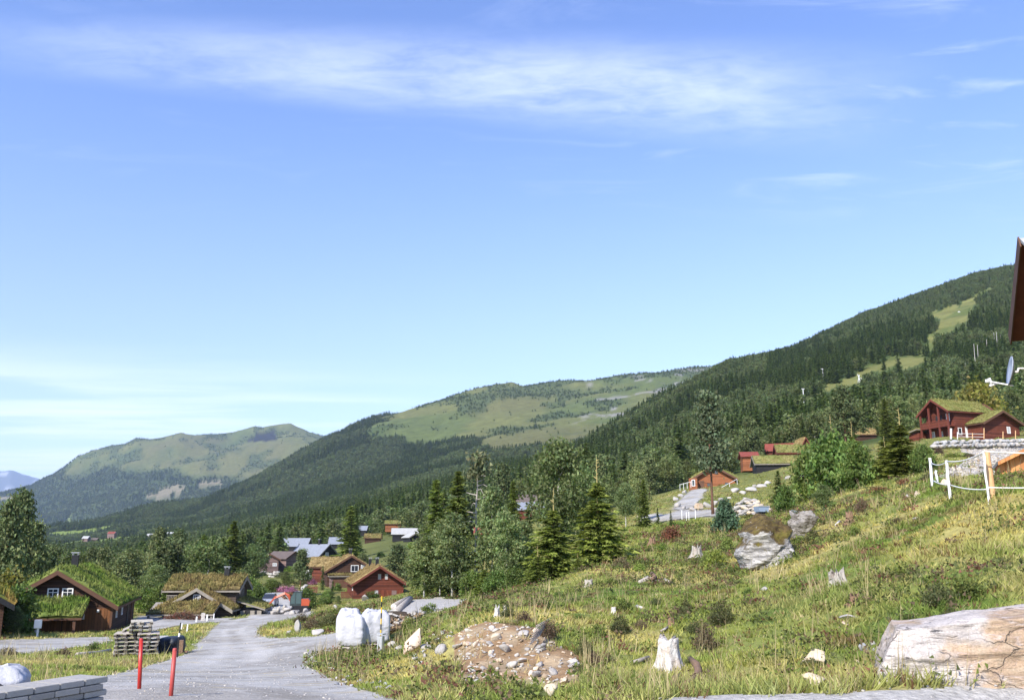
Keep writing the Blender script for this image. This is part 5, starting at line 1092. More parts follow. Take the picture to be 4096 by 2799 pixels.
for i in range(10):
    m = MB(); z0, z1 = ht * i / 10, ht * (i + 1) / 10; m.tube([(0, 0, z0), (0, 0, z1)], 0.022, 10); m.build('yellow_band' if i % 2 else 'black_band', yel if i % 2 else M['dark'], tt)
# culvert logs on the stone pad, heap of split wood in the cut below it
def log_at(a, b, da, db, r_, label):
    A, B = at(a, da), at(b, db); A.z += r_; B.z += r_; tt = thing('log', label, 'log', A); v = B - A
    m = MB(); m.tube([Vector((0, 0, 0)), v * .5 + Vector((0.02, 0, .03)), v], [r_ * 1.05, r_, r_ * .92], 14); m.build('log_wood', M['deadwood'], tt, smooth=True)
    m = MB(); m.tube([v.normalized() * -0.004, v.normalized() * 0.003], r_ * .98, 14); m.build('cut_end', M['stump'], tt)
log_at(395, 410.5, 40.5, 50.0, 0.15, 'thick grey log on the stone pad, the front of two in a V'); log_at(393.5, 409.0, 45.5, 51.0, 0.14, 'brown-grey log on the stone pad, the rear of two in a V')
wm = [mat('split_wood_%s' % n_, c_, 0.9, 0.3, 4) for n_, c_ in (('tan', (0.34, 0.24, 0.14)), ('dark', (0.12, 0.085, 0.06)), ('grey', (0.36, 0.34, 0.31)))]
for i in range(150):
    x = 381 + 42 * rng.random() ** 1.1; top = 611 + 1.5 * rng.random(); bot = 634 - (x - 381) * 0.50; y = top + (bot - top) * rng.random(); d = 37.6 - (y - 611) * 0.055 + rng.random() * .2
    p = P(x, y, d); m = MB(); L_ = rng.uniform(0.15, 0.3); m.prism([(-.04, 0, -.04), (.05, 0, -.03), (.0, 0, .05)], (0, L_, 0)); o = m.build('split_log', wm[i % 3]); o.location = p; o.rotation_euler = (rng.normal(0, .3), rng.random() * 6, rng.normal(0, .6)); o['kind'] = 'thing'; tag(o, 'split piece of firewood in the dark heap under the stone pad', 'firewood', 'firewood heap under the stone pad')
V_, F_ = ICO[4]; q = V_ * np.array([1.05, 0.5, 0.62]); q *= 1 + (f3d(V_ * 3, 44, 4) - .5)[:, None] * .3; p = P(397, 626, 37.8); o = big_mesh('earth_cut', q, F_, mat('dark_earth', (0.05, 0.038, 0.028), 0.95, .4, 6, .8, 12)); o.location = p; o['kind'] = 'structure'
# info sign, stakes
g = at(37, 62); ht = hgt(g, 618.7); tt = thing('notice_board', 'small blank white notice board on a post in front of the dark cabin', 'notice board', g)
m = MB(); m.box((0, 0, ht * .28), (0.1, 0.08, ht * .6)); m.build('post', M['white'], tt); m = MB(); m.box((0, -.06, ht * .76), (0.46, 0.14, ht * .48)); m.build('board', M['white'], tt, bevel=0.01); m = MB(); m.box((0, -.136, ht * .76), (0.38, 0.01, ht * .40)); m.build('notice', M['white'], tt)
for px, d, py, w_, lb in ((196, 82, 615.6, .13, 'white wooden stake on the verge, leftmost of the roadside row'), (202.5, 86, 612, .34, 'thick white post capped with wood in the roadside row'), (206.5, 85, 613.5, .14, 'white stake leaning beside the thick white post'), (213.3, 88, 612.5, .09, 'thin white stake at the right end of the roadside row'), (181, 66, 622.3, .10, 'thin white stake before the shaded lane'), (186.6, 62, 623, .08, 'thinnest white stake at the verge in front of the lane')):
    g = at(px, d); h_ = max(hgt(g, py), .4); tt = thing('stake', lb, 'stake', g, 0.3); m = MB(); m.prism([(-w_/2, 0, -.1), (w_/2, 0, -.1), (w_/2 + .03, 0, h_ * .93), (0, 0, h_), (-w_/2 + .03, 0, h_ * .95)], (0, w_ * .6, 0)); m.build('stake_wood', M['white'] if w_ < .3 else M['stump'], tt)
# rope fence on the right
tt = None; PST = [(932.5, 33.5, 457.3, .05, 'white'), (937.6, 34.3, 470, .042, 'white'), (950.5, 27.5, 459.8, .042, 'white'), (989.2, 24.6, 450.5, .03, 'white'), (992.6, 25.0, 450.2, .08, 'fresh2'), (1060, 24.0, 452, .045, 'white')]
M['fresh2'] = mat('fresh_pine_post', (0.62, 0.38, 0.20), 0.8, .15, 5)
g0 = at(950.5, 27.5); tt = thing('rope_fence', 'white rope fence on wobbly white posts with one fresh pine post', 'fence', g0); tops = []
for px, d, py, r_, mt in PST:
    g = at(px, d); h_ = hgt(g, py); q0 = g - g0; tops.append((q0, h_)); m = MB()
    m.tube([q0 + Vector((0, 0, -.1))] + [q0 + Vector((rng.normal(0, .012), 0, h_ * t)) for t in (.3, .6, .85)] + [q0 + Vector((0, 0, h_))], r_, 10); m.build('post', M[mt], tt)
def rope(i, j, fa, fb, sag):
    A = tops[i][0] + Vector((0, -.06, tops[i][1] * fa)); B = tops[j][0] + Vector((0, -.06, tops[j][1] * fb)); m = MB(); m.tube([A.lerp(B, t / 8) - Vector((0, 0, sag * 4 * t / 8 * (1 - t / 8))) for t in range(9)], 0.017, 6); m.build('rope', M['white'], tt, smooth=True)
rope(0, 2, .82, .97, .10); rope(2, 3, .97, .99, .10); rope(3, 5, .99, .98, .02); rope(0, 2, .2, .37, .05); rope(2, 3, .37, .27, .06); rope(3, 5, .30, .27, .02)
# posts at the two-storey cabin
tt = thing('rail_fence', 'low fence of thin posts and two rails before the two-storey red cabin', 'fence', P(955, 438, 146)); g0 = tt.location
for px, py in ((951, 428), (957.5, 431.5), (972.5, 432.5), (984, 427.5), (1003, 431), (1015.5, 430)):
    a = P(px, 438.5, 146) - g0; b = P(px, py, 146) - g0; m = MB(); m.tube([a, b], 0.07 if px > 952 else .16, 8); m.build('post', M['white'] if px < 960 else M['fresh2'], tt)
for py in (433, 436): m = MB(); m.tube([P(957.5, py, 146) - g0, P(984, py + .5, 146) - g0], 0.03, 6); m.build('rail', M['white'], tt)
# handrail and fence at the orange cabin, site posts, blue skip
tt = thing('handrail', 'white sloping handrail up to the orange cabin', 'handrail', at(722, 150)); g0 = tt.location
A, B = P(722, 486.5, 150) - g0, P(737, 478.5, 152) - g0
for t in (0, .5, 1): q0 = A.lerp(B, t); m = MB(); m.tube([q0 - Vector((0, 0, .9)), q0], .035, 6); m.build('post', M['white'], tt)
m = MB(); m.tube([A, B], .04, 6); m.build('rail', M['white'], tt)
tt = thing('rail_fence', 'pale two-rail fence left of the orange cabin', 'fence', at(680, 160)); g0 = tt.location
for t in range(4): q0 = P(680 + t * 3.6, 487 - t * .9, 160) - g0; m = MB(); m.tube([q0 - Vector((0, 0, .5)), q0 + Vector((0, 0, .6))], .035, 6); m.build('post', M['white'], tt)
m = MB(); m.tube([P(680, 484, 160) - g0, P(691, 481, 160) - g0], .035, 6); m.build('rail', M['white'], tt)
for px, py in ((682, 509.5), (686.5, 511.5), (695.5, 509.5), (689, 511)):
    g = at(px, 78); m = MB(); m.tube([(0, 0, -.1), (0.02, 0, max(hgt(g, py), .5))], .03, 8); o = m.build('marker_post', M['white']); o.location = g; tag(o, 'white marker post on the building site below the driveway', 'post', 'marker posts of the building site')
g = at(764, 84); tt = thing('skip', 'pale blue steel skip in front of the spoil heap', 'skip', P(764, 509.5, 63), R(8)); m = MB(); m.prism([(-.32, 0, -.1), (.32, 0, -.1), (.38, 0, .26), (-.38, 0, .26)], (0, .9, 0)); m.build('body', mat('blue_paint', (.23, .30, .42), .5, .15, 3), tt)
m = MB(); m.box((0, -.01, .27), (.8, .06, .04)); m.build('rim', M['steel'], tt)
g = at(694, 77); m = MB(); m.box((0, 0, .3), (.7, .6, .6), .4); o = m.build('sandstone_block', M['yrock'], bevel=.12); o.location = P(699, 509.5, 80); tag(o, 'square cream block of stone beside the tall pine trunk', 'block')
# the excavator
g = at(299, 100.5); ex = thing('excavator', 'orange tracked excavator with raised boom working on the gravel lot', 'excavator', g, R(8))
M['xorange'] = mat('excavator_orange', (0.42, 0.075, 0.028), .45, .12, 2, spec=.5)
for y in (-.75, .75):
    m = MB(); m.prism([(-1.05, y - .2, .12), (-.85, y - .2, 0), (.95, y - .2, 0), (1.2, y - .2, .16), (1.2, y - .2, .36), (1.0, y - .2, .52), (-.9, y - .2, .52), (-1.1, y - .2, .36)], (0, .4, 0)); m.build('track', M['dark'], ex)
m = MB(); m.box((.1, 0, .66), (1.7, 1.5, .26)); m.build('turntable', M['dark'], ex)
m = MB(); m.prism([(.25, -.75, .78), (1.05, -.75, .78), (1.12, -.75, 1.3), (.95, -.75, 1.5), (.25, -.75, 1.5)], (0, 1.5, 0)); m.build('counterweight', M['xorange'], ex)
m = MB(); m.prism([(-.95, -.72, .78), (.28, -.72, .78), (.28, -.72, 2.25), (-.55, -.72, 2.25), (-.95, -.72, 1.6)], (0, 1.05, 0)); cab = m.build('cab', mat('cab_frame', (.035, .05, .05), .5, .1, 3), ex)
for poly in ([(-.86, -.735, 1.0), (-.42, -.735, 1.0), (-.42, -.735, 2.1), (-.56, -.735, 2.1), (-.86, -.735, 1.62)], [(-.32, -.735, 1.0), (.2, -.735, 1.0), (.2, -.735, 2.1), (-.32, -.735, 2.1)]):
    m = MB(); m.prism(poly, (0, .008, 0)); m.build('window', mat('cab_glass', (.06, .10, .10), .1, .1, 2, spec=.7), cab)
bz = [(-.8, .45, .95), (-1.25, .45, 1.85), (-1.6, .45, 2.02), (-2.75, .45, 1.5)]
m = MB(); m.tube(bz, [.16, .2, .17, .12], 4); m.build('boom', M['xorange'], ex)
m = MB(); m.tube([(-2.55, .45, 1.72), (-3.45, .45, .62)], [.13, .09], 4); m.build('arm', M['xorange'], ex)
m = MB(); m.tube([(-1.1, .45, 1.35), (-1.9, .45, 2.1), (-2.5, .45, 1.85)], .05, 6); m.build('hydraulic_ram', M['steel'], ex)
m = MB(); m.prism([(-3.4, .15, .66), (-3.75, .15, .5), (-3.8, .15, .15), (-3.45, .15, .05), (-3.2, .15, .3)], (0, .6, 0)); m.build('bucket', M['dark'], ex)
# car behind it
g = at(269.5, 113); car = thing('parked_car', 'silver-blue parked car behind the excavator arm', 'car', g, R(98))
sv = mat('silver_paint', (.42, .45, .50), .3, .08, 2, spec=.6, metal=.3)
def loftcar(secs, name, mt, par):
    m = MB(); n = len(secs[0])
    for s_ in secs: m.v += [tuple(p_) for p_ in s_]
    for i in range(len(secs) - 1):
        for k_ in range(n): m.f.append((i * n + k_, i * n + (k_ + 1) % n, (i + 1) * n + (k_ + 1) % n, (i + 1) * n + k_))
    m.f.append(tuple(range(n))); m.f.append(tuple((len(secs) - 1) * n + k_ for k_ in range(n))); return m.build(name, mt, par)
def ring(x, hw, z0, z1): return [(x, -hw, z0), (x, -hw * 1.04, (z0 + z1) / 2), (x, -hw * .93, z1), (x, hw * .93, z1), (x, hw * 1.04, (z0 + z1) / 2), (x, hw, z0)]
loftcar([ring(-2.1, .72, .35, .75), ring(-1.95, .82, .25, .85), ring(-.9, .85, .22, .95), ring(.9, .85, .22, .98), ring(1.9, .82, .25, .95), ring(2.1, .75, .35, .8)], 'body', sv, car)
gl = loftcar([ring(-1.1, .76, .93, .97), ring(-.45, .68, .93, 1.42), ring(.9, .68, .95, 1.44), ring(1.7, .72, .93, 1.0)], 'glasshouse', M['glass'], car)
m = MB(); m.box((.2, 0, 1.45), (1.3, 1.2, .05)); m.build('roof', sv, car, bevel=.02)
for x in (-1.3, 1.25):
    for y in (-.8, .8):
        m = MB(); m.tube([(x, y - .1, .31), (x, y + .1, .31)], .31, 16); wv = m.build('wheel', M['dark'], car); m = MB(); m.tube([(x, y - .105, .31), (x, y + .105, .31)], .18, 12); m.build('rim', M['steel'], wv)
for y in (-.6, .6): m = MB(); m.box((-2.06, y, .66), (.1, .3, .16)); m.build('headlight', M['curtain'], car, bevel=.02)
# little red bridge rail by the village road, brush pile
g = P(307, 591, 128); tt = thing('picket_fence', 'short red picket fence on the stones behind the excavator', 'fence', g, R(-10)); 
for i in range(10): m = MB(); m.box((i * .16, 0, .3), (.09, .04, .85)); m.build('picket', M['redtrim'], tt)
m = MB(); m.box((.75, .04, .45), (1.6, .04, .09)); m.build('rail', M['redtrim'], tt)
g = at(182, 88); n = 900; r = rng; c = np.stack([r.normal(0, .75, n), r.normal(0, .35, n), np.abs(r.normal(0, .32, n))], 1); c[:, 2] *= np.clip(1.25 - np.abs(c[:, 0]) / 1.7, .1, 1); dv = r.normal(0, 1, (n, 3)); dv /= np.linalg.norm(dv, axis=1)[:, None]; sd_ = np.cross(dv, r.normal(0, 1, (n, 3))); sd_ /= np.linalg.norm(sd_, axis=1)[:, None]
V = np.stack([c - dv * .35, c + dv * .35 + sd_ * .02, c + dv * .3 - sd_ * .045], 1).reshape(-1, 3); bcol = np.repeat(np.where((r.random(n) < .4)[:, None], (.20, .075, .055), (.17, .12, .09)), 3, 0)
o = big_mesh('brush_pile', V, np.arange(3 * n).reshape(-1, 3), M['grass'], col=bcol); o.location = g; tag(o, 'heap of reddish-brown brushwood in front of the ochre-roofed cabin', 'brush pile')
# ski lift on the slope
M['pylon'] = mat('pylon_grey', (.62, .63, .64), .6, .1, 3)
def ground_at_row(px, py, dmin): return hit(px, py, dmin, 1600)
for px, py, pt, lb in ((823.4, 379, 368, 'grey ski lift pylon at the edge of the wood, upper of two'), (804, 403, 388, 'grey T-shaped ski lift pylon at the foot of the run, lower of two')):
    g = ground_at_row(px, py, 400); k = g.y / F; h_ = (py - pt) * k; tt = thing('lift_pylon', lb, 'lift pylon', g); m = MB(); m.tube([(0, 0, -1), (0, 0, h_)], k * .42, 8); m.build('mast', M['pylon'], tt); m = MB(); m.box((0, 0, h_), (k * 3.2, k * .5, k * .5)); m.build('crossarm', M['pylon'], tt)
for px, py, lean, lb in ((786.5, 405, -1.2, 'slanting snow cannon at the very foot of the ski run'), (801, 399, -1.6, 'slanting snow cannon left of the lower lift pylon')):
    g = ground_at_row(px, py, 400); k = g.y / F; tt = thing('snow_cannon', lb, 'snow cannon', g); m = MB(); m.tube([(0, 0, -.5), (lean * k * 2, 0, 5 * k)], k * .45, 8); m.build('barrel', M['pylon'], tt); m = MB(); m.tube([(0, 0, 0), (k * 1.2, 0, 3 * k)], k * .25, 6); m.build('strut', M['pylon'], tt)
g = ground_at_row(859.5, 382, 450); k = g.y / F; tt = thing('snow_machine', 'grey lattice frame beside the ski run', 'lattice frame', g)
for a, b in (((-1.8, 0), (0.6, 8)), ((1.5, 0), (-1.2, 8.5)), ((0, 0), (0, 6)), ((3.2, 4), (-1, 3)), ((2.2, 0), (1.8, 5))): m = MB(); m.tube([(a[0] * k, 0, a[1] * k - .5), (b[0] * k, 0, b[1] * k)], k * .35, 6); m.build('strut', M['pylon'], tt)
for px, py in ((850, 371), (832.5, 389.5), (902, 362), (759.5, 408), (761, 437.5), (959, 311.5)):
    d = 520 if py > 400 else 780; p = P(px, py, d); k = d / F; tt = thing('lift_chair', 'white chair hanging over the ski run' if px > 770 else 'white chair hanging in front of the forest', 'lift chair', p, 0, 'ski lift chairs' if px > 770 else 'ski lift chairs by the forest')
    m = MB(); m.box((0, 0, 0), (k * 2.4, k * .5, k * .5)); m.build('seat', M['white'], tt); m = MB(); m.tube([(0, 0, 0), (0, 0, k * 1.3)], k * .15, 6); m.build('hanger', M['pylon'], tt)
# ------------------------------------------------------------------ trees: unit-height crowns of many small sprays
def tris(base, tip, side, wid):
    V = np.stack([base - side * wid[:, None], base + side * wid[:, None], tip], 1).reshape(-1, 3); return V
def unitv(v): return v / np.maximum(np.linalg.norm(v, axis=1), 1e-9)[:, None]
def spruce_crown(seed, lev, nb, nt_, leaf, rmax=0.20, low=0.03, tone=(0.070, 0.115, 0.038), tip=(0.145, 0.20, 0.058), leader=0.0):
    r = np.random.default_rng(seed); n = lev * nb
    t = np.repeat(np.linspace(low, 0.985 - leader, lev), nb) + r.normal(0, 1.5 / lev, n); t = np.clip(t, low, 0.99 - leader); tt = np.clip(t / (1 - leader), 0, 1)
    az = r.random(n) * 6.283; lop = 1 + 0.26 * np.cos(az - r.random() * 6) 
    Rr = (rmax * (1 - tt) ** 0.82 + 0.012) * r.uniform(0.42, 1.25, n) * lop * np.where(tt < 0.12, 0.6 + 3.3 * tt, 1)
    bt = r.uniform(0.6, 1.35, n)
    k = np.repeat(np.arange(n), nt_); m = len(k); f = r.random(m) ** 0.7 * 0.92 + 0.08
    out = np.stack([np.cos(az[k]), np.sin(az[k]), 0 * f], 1); sd = np.stack([-np.sin(az[k]), np.cos(az[k]), 0 * f], 1)
    lat = r.uniform(-1, 1, m) * (0.46 * Rr[k] * (1.05 - f) + 0.008)
    p = out * (Rr[k] * f)[:, None] + sd * lat[:, None]
    p[:, 2] = t[k] - (0.42 * f - 0.20 * f * f) * Rr[k] * np.where(tt[k] > 0.8, -0.6, 1) - 0.010 * r.random(m)
    dr = unitv(out * (0.75 + 0.4 * r.random((m, 1))) + sd * (np.sign(lat) * r.random(m) * 0.9)[:, None] + np.array([0, 0, -0.35]) * r.random((m, 1)) + r.normal(0, 0.12, (m, 3)))
    ln = leaf * r.uniform(0.6, 1.4, m) * (0.55 + 0.45 * (1 - tt[k])); side = unitv(np.cross(dr, r.normal(0, 0.5, (m, 3)) + np.array([0, 0, 1.0])))
    V = tris(p - dr * ln[:, None] * 0.35, p + dr * ln[:, None] * 0.65, side, ln * r.uniform(0.14, 0.26, m))
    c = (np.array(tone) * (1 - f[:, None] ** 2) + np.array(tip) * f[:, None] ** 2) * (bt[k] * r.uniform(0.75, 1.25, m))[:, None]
    return V, np.repeat(c, 3, 0)
def leaf_cloud(cent, rad, per, leaf, seed, tone, var=0.4, up=0.0):
    r = np.random.default_rng(seed); k = np.repeat(np.arange(len(cent)), per); m = len(k)
    p = cent[k] + r.normal(0, 1, (m, 3)) * rad[k][:, None] * np.array([1, 1, 0.75])
    dr = unitv(r.normal(0, 1, (m, 3)) + np.array([0, 0, up])); side = unitv(np.cross(dr, r.normal(0, 1, (m, 3)))); ln = leaf * r.uniform(0.6, 1.4, m)
    V = tris(p - dr * ln[:, None] * .5, p + dr * ln[:, None] * .5, side, ln * 0.42)
    cb = r.uniform(1 - var, 1 + var, len(cent)); c = np.array(tone)[None] * (cb[k] * r.uniform(0.7, 1.3, m))[:, None]
    c[:, 0] *= r.uniform(0.8, 1.12, m); return V, np.repeat(c, 3, 0)
def birch_crown(seed, nc, per, leaf, w=0.20, z0=0.18, tone=(0.19, 0.23, 0.095), cr=0.045):
    r = np.random.default_rng(seed); z = z0 + (0.97 - z0) * r.random(nc) ** 0.85; q = (z - z0) / (0.97 - z0)
    prof = w * (np.sin(np.pi * np.clip(q, 0.03, 1) ** 0.75) ** 0.6 * 0.95 + 0.10) * np.where(q > 0.8, 1.05 - (q - 0.8) * 2.5, 1)
    a = r.random(nc) * 6.283; rr = prof * r.random(nc) ** 0.45; cent = np.stack([np.cos(a) * rr, np.sin(a) * rr, z], 1)
    return leaf_cloud(cent, np.full(nc, cr) * r.uniform(0.6, 1.3, nc), per, leaf, seed + 1, tone)
def pine_crown(seed, nc, per, leaf, z0=0.42, w=0.24, tone=(0.125, 0.155, 0.062), cr=0.05):
    r = np.random.default_rng(seed); z = z0 + (0.98 - z0) * r.random(nc); q = (z - z0) / (0.98 - z0); a = r.random(nc) * 6.283
    rr = w * (1.02 - q ** 1.6) * r.random(nc) ** 0.4 * r.choice([0.55, 1.0, 1.15], nc); cent = np.stack([np.cos(a) * rr, np.sin(a) * rr, z], 1)
    V, c = leaf_cloud(cent, np.full(nc, cr) * r.uniform(0.6, 1.3, nc), per, leaf, seed + 1, tone, 0.35, 0.7); return V, c
def trunk_mb(h, r0, seed, limbs=0, bend=0.02, z0=0.3, w=0.16, n=8, up=0.5):
    r = np.random.default_rng(seed); m = MB(); pts = [(0, 0, -0.02)]
    for i in range(1, 9): pts.append((r.normal(0, bend) * i / 8, r.normal(0, bend) * i / 8, h * i / 8))
    m.tube(pts, [r0 * (1.25 if i == 0 else (1 - i / 8.6)) for i in range(9)], n)
    for i in range(limbs):
        t = z0 + (h - z0) * (i + r.random() * .6) / max(limbs, 1) * 0.95; j = int(t / h * 8); f = t / h * 8 - j; j2 = min(j + 1, 8)
        b = Vector(pts[j]).lerp(Vector(pts[j2]), f); a = r.random() * 6.28; L_ = w * (1.1 - t) * r.uniform(.7, 1.2)
        m.tube([b, b + Vector((math.cos(a) * L_ * .6, math.sin(a) * L_ * .6, L_ * up * .5)), b + Vector((math.cos(a) * L_, math.sin(a) * L_, L_ * up))], [r0 * .35, r0 * .22, r0 * .1], 5, False)
    return m
def mk(V, c, name, m): return big_mesh(name, V, np.arange(len(V)).reshape(-1, 3), m, col=c, link=False)
def mkt(mb, name, m):
    o = mb.build(name, m, smooth=True); me = o.data; bpy.data.objects.remove(o); return me
PRO = {}
M['leader'] = mat('young_spruce_bark', (0.30, 0.25, 0.10), 0.8, 0.3, 5)
def proto(key, V, c, leafm, tm, barkm): PRO[key] = (mk(V, c, 'crown', leafm), mkt(tm, 'trunk', barkm))
SPT = dict(tone=(0.050, 0.078, 0.020), tip=(0.105, 0.125, 0.030))
for i in range(4):   # near, tall spruces
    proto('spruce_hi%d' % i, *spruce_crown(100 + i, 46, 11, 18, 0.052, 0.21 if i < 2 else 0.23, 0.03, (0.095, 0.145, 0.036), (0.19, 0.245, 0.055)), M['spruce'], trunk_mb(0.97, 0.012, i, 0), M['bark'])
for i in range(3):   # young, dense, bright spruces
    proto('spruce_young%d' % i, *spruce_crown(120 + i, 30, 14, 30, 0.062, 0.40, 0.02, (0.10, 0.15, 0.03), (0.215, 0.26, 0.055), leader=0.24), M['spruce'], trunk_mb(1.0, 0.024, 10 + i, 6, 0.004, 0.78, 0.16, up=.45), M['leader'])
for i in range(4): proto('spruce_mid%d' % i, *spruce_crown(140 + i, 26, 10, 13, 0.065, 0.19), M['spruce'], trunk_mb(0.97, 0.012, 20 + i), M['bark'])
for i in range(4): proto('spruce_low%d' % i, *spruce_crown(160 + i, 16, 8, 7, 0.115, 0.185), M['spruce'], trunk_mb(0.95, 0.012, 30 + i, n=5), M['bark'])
for i in range(3): proto('birch_hi%d' % i, *birch_crown(200 + i, 90, 70, 0.028, 0.19, 0.16), M['birch'], trunk_mb(0.95, 0.012, 40 + i, 12, 0.015), M['birchbark'])
for i in range(2): proto('birch_big%d' % i, *birch_crown(210 + i, 130, 75, 0.026, 0.30, 0.30, (0.175, 0.23, 0.09), 0.05), M['birch'], trunk_mb(0.95, 0.014, 45 + i, 16, 0.02, .3, .3), M['birchbark'])
for i in range(4): proto('birch_mid%d' % i, *birch_crown(220 + i, 70, 55, 0.036, 0.27, 0.08, (0.150, 0.180, 0.066), 0.06), M['birch'], trunk_mb(0.9, 0.012, 50 + i, 5), M['birchbark'])
for i in range(4): proto('birch_low%d' % i, *birch_crown(240 + i, 30, 24, 0.08, 0.33, 0.05, (0.130, 0.165, 0.058), 0.09), M['birch'], trunk_mb(0.8, 0.012, 60 + i, 0, n=5), M['bark'])
for i in range(3): proto('pine_hi%d' % i, *pine_crown(300 + i, 62, 90, 0.030, 0.38, 0.22, cr=.04), M['pine'], trunk_mb(0.97, 0.015, 70 + i, 18, 0.012, 0.30, 0.26, up=.3), M['pinebark'])
proto('pine_lone', *pine_crown(309, 64, 85, 0.024, 0.36, 0.14, (.105, .13, .07), .036), M['pine'], trunk_mb(0.97, 0.012, 74, 16, 0.012, 0.25, 0.18, up=.2), M['pinebark'])
for i in range(3): proto('pine_mid%d' % i, *pine_crown(310 + i, 60, 65, 0.038, 0.25, 0.24, cr=.055), M['pine'], trunk_mb(0.97, 0.015, 75 + i, 8, 0.012, 0.25, 0.2, up=.3), M['pinebark'])
for i in range(2): proto('pine_young%d' % i, *pine_crown(320 + i, 90, 60, 0.10, 0.06, 0.52, (0.085, 0.140, 0.080), 0.10), M['pine'], trunk_mb(0.95, 0.02, 80 + i, 8, 0.01, 0.1, .4), M['pinebark'])
for i in range(3): proto('bush%d' % i, *birch_crown(330 + i, 70, 60, 0.075, 0.50, 0.02, (0.125, 0.180, 0.045), 0.11), M['birch'], trunk_mb(0.8, 0.02, 85 + i, 8, 0.04, .1, .5), M['bark'])
proto('yellow0', *birch_crown(340, 70, 40, 0.06, 0.42, 0.04, (0.19, 0.19, 0.04), 0.10), M['birch'], trunk_mb(0.8, 0.02, 90, 6), M['bark'])
NAMES = {'spruce': ('spruce_tree', 'spruce'), 'birch': ('birch_tree', 'birch'), 'pine': ('pine_tree', 'pine'), 'bush': ('broadleaf_bush', 'bush'), 'yellow': ('broadleaf_tree', 'tree')}
def tree(key, pos, h, label, wd=1.0, group=None, rz=None):
    nm, ct = NAMES[key.split('_')[0].rstrip('0123456789')]
    t = thing(nm, label, ct, pos, random.random() * 6.28 if rz is None else rz, group, (h * wd, h * wd, h))
    cme, tme = PRO[key]; obj('crown', cme, t); obj('trunk', tme, t); return t
placed = []
def tr(key, px, d, top, label, wd=1.0, sink=0.0):
    g = at(px, d); h = max(hgt(g, top), 0.6); g.z -= sink * h; placed.append((g.x, g.y)); return tree(key, g, h * (1 + sink), label, wd)
# --- named trees, front to back
tr('spruce_hi0', 434.5, 62, 479, 'tall slim spruce left of the pair beside the stone pad', 0.95)
tr('spruce_hi1', 457, 58, 470, 'tallest dark spruce, right of the pair beside the stone pad', 0.95)
tr('birch_hi0', 424, 54, 536, 'leafy birch in front of the tall slim spruce, nearest the logs', 1.35)
tr('birch_hi1', 452, 53, 513, 'slender grey-green birch in front of the tallest spruce', 1.0)
tr('birch_hi2', 492, 58, 484, 'birch with bare white lower trunk right of the dead pine', 0.75)
tr('spruce_hi2', 513, 66, 480, 'spruce rising behind the grey-green birches of the roadside clump', 0.8)
tr('birch_hi0', 507, 52, 512, 'broad grey-green birch in the middle of the roadside clump', 1.05); tr('birch_hi2', 522, 54, 520, 'grey-green birch touching the bushy front spruce', 1.1)
tr('birch_hi1', 440, 57, 520, 'thin birch between the two tall spruces', .9)
tr('spruce_mid0', 528.5, 66, 506, 'little spruce before the pale slate roof', 1.0)
tr('birch_big0', 560, 66, 443, 'largest birch with a spreading crown and white trunk, middle of the photo', 0.95)
tr('birch_big1', 583, 72, 468, 'loose birch crown right of the largest birch', 0.8)
tr('spruce_young0', 554, 47, 487, 'bushy spruce with a long bare leader in front of the largest birch', 1.1)
tr('spruce_young1', 598.5, 52, 456, 'bright dense spruce with a tall leader, right of the largest birch', .92)
tr('spruce_young2', 538, 44, 545, 'low spruce sapling at the left skirt of the bushy spruce', 1.2); tr('spruce_young0', 578, 45, 552, 'low spruce sapling between the bushy and the bright spruce', 1.2)
tr('spruce_young2', 484, 47, 560, 'spruce sapling below the white birch trunk', 1.3); tr('bush0', 497, 46, 572, 'low leafy bush below the roadside birches'); tr('bush1', 515, 45, 570, 'leafy bush left of the bushy spruce'); tr('bush2', 473, 50, 572, 'leafy bush under the tallest spruce')
tr('birch_big0', 626, 84, 484, 'dark round-crowned birch right of the bright spruce', 0.8); tr('birch_hi1', 641, 88, 462, 'pale birch behind the dark round birch', 0.8)
tr('spruce_hi3', 645, 78, 479, 'slim young spruce left of the driveway, tallest of three', 0.85); tr('spruce_mid1', 658, 76, 507, 'middle young spruce of the three left of the driveway', 1.0); tr('spruce_mid2', 671, 74, 510, 'smallest young spruce of the three left of the driveway', .9)
tr('pine_young0', 726, 56, 503, 'blue-green young pine in front of the building site', 0.85)
tr('pine_lone', 713, 84, 394, 'lone tall pine with bare dark trunk standing before the orange cabin', 1.0)
tr('bush0', 835, 58, 437, 'big leafy birch bush left of the bright spruce bushes on the brow', 0.75); tr('spruce_young1', 836, 62, 414, 'spruce with bare leader inside the leafy birch bush', .8); tr('spruce_young2', 856, 64, 420, 'second spruce leader at the right of the leafy birch bush', .8)
tr('bush1', 858, 55, 446, 'right half of the leafy birch bush on the brow', .75); tr('bush2', 815, 64, 448, 'left edge bush of the thicket on the brow', .75)
tr('spruce_young0', 905, 54, 407, 'wide bright spruce with pale leader below the two-storey cabin', 1.15); tr('bush0', 925, 52, 446, 'dark leafy bush right of the wide bright spruce', .7); tr('spruce_young2', 888, 56, 436, 'low spruce at the left of the wide bright spruce', 1.1)
tr('birch_hi2', 824, 46, 484, 'small thin birch with a crooked trunk above the rusty stump', 1.6); tr('bush1', 786, 60, 487, 'sparse sapling bush over the mossy boulder', .7); tr('spruce_mid3', 780, 66, 470, 'thin sapling spruce with pale leader above the mossy boulder', 1.2)
tr('spruce_hi3', 888, 150, 398, 'dark spruce left of the two-storey red cabin', 1.0); tr('pine_hi1', 847, 160, 386, 'spreading pine above the leafy birch bush', 1.0); tr('spruce_mid0', 898, 140, 420, 'dark spruce behind the wide bright spruce', 1.1)
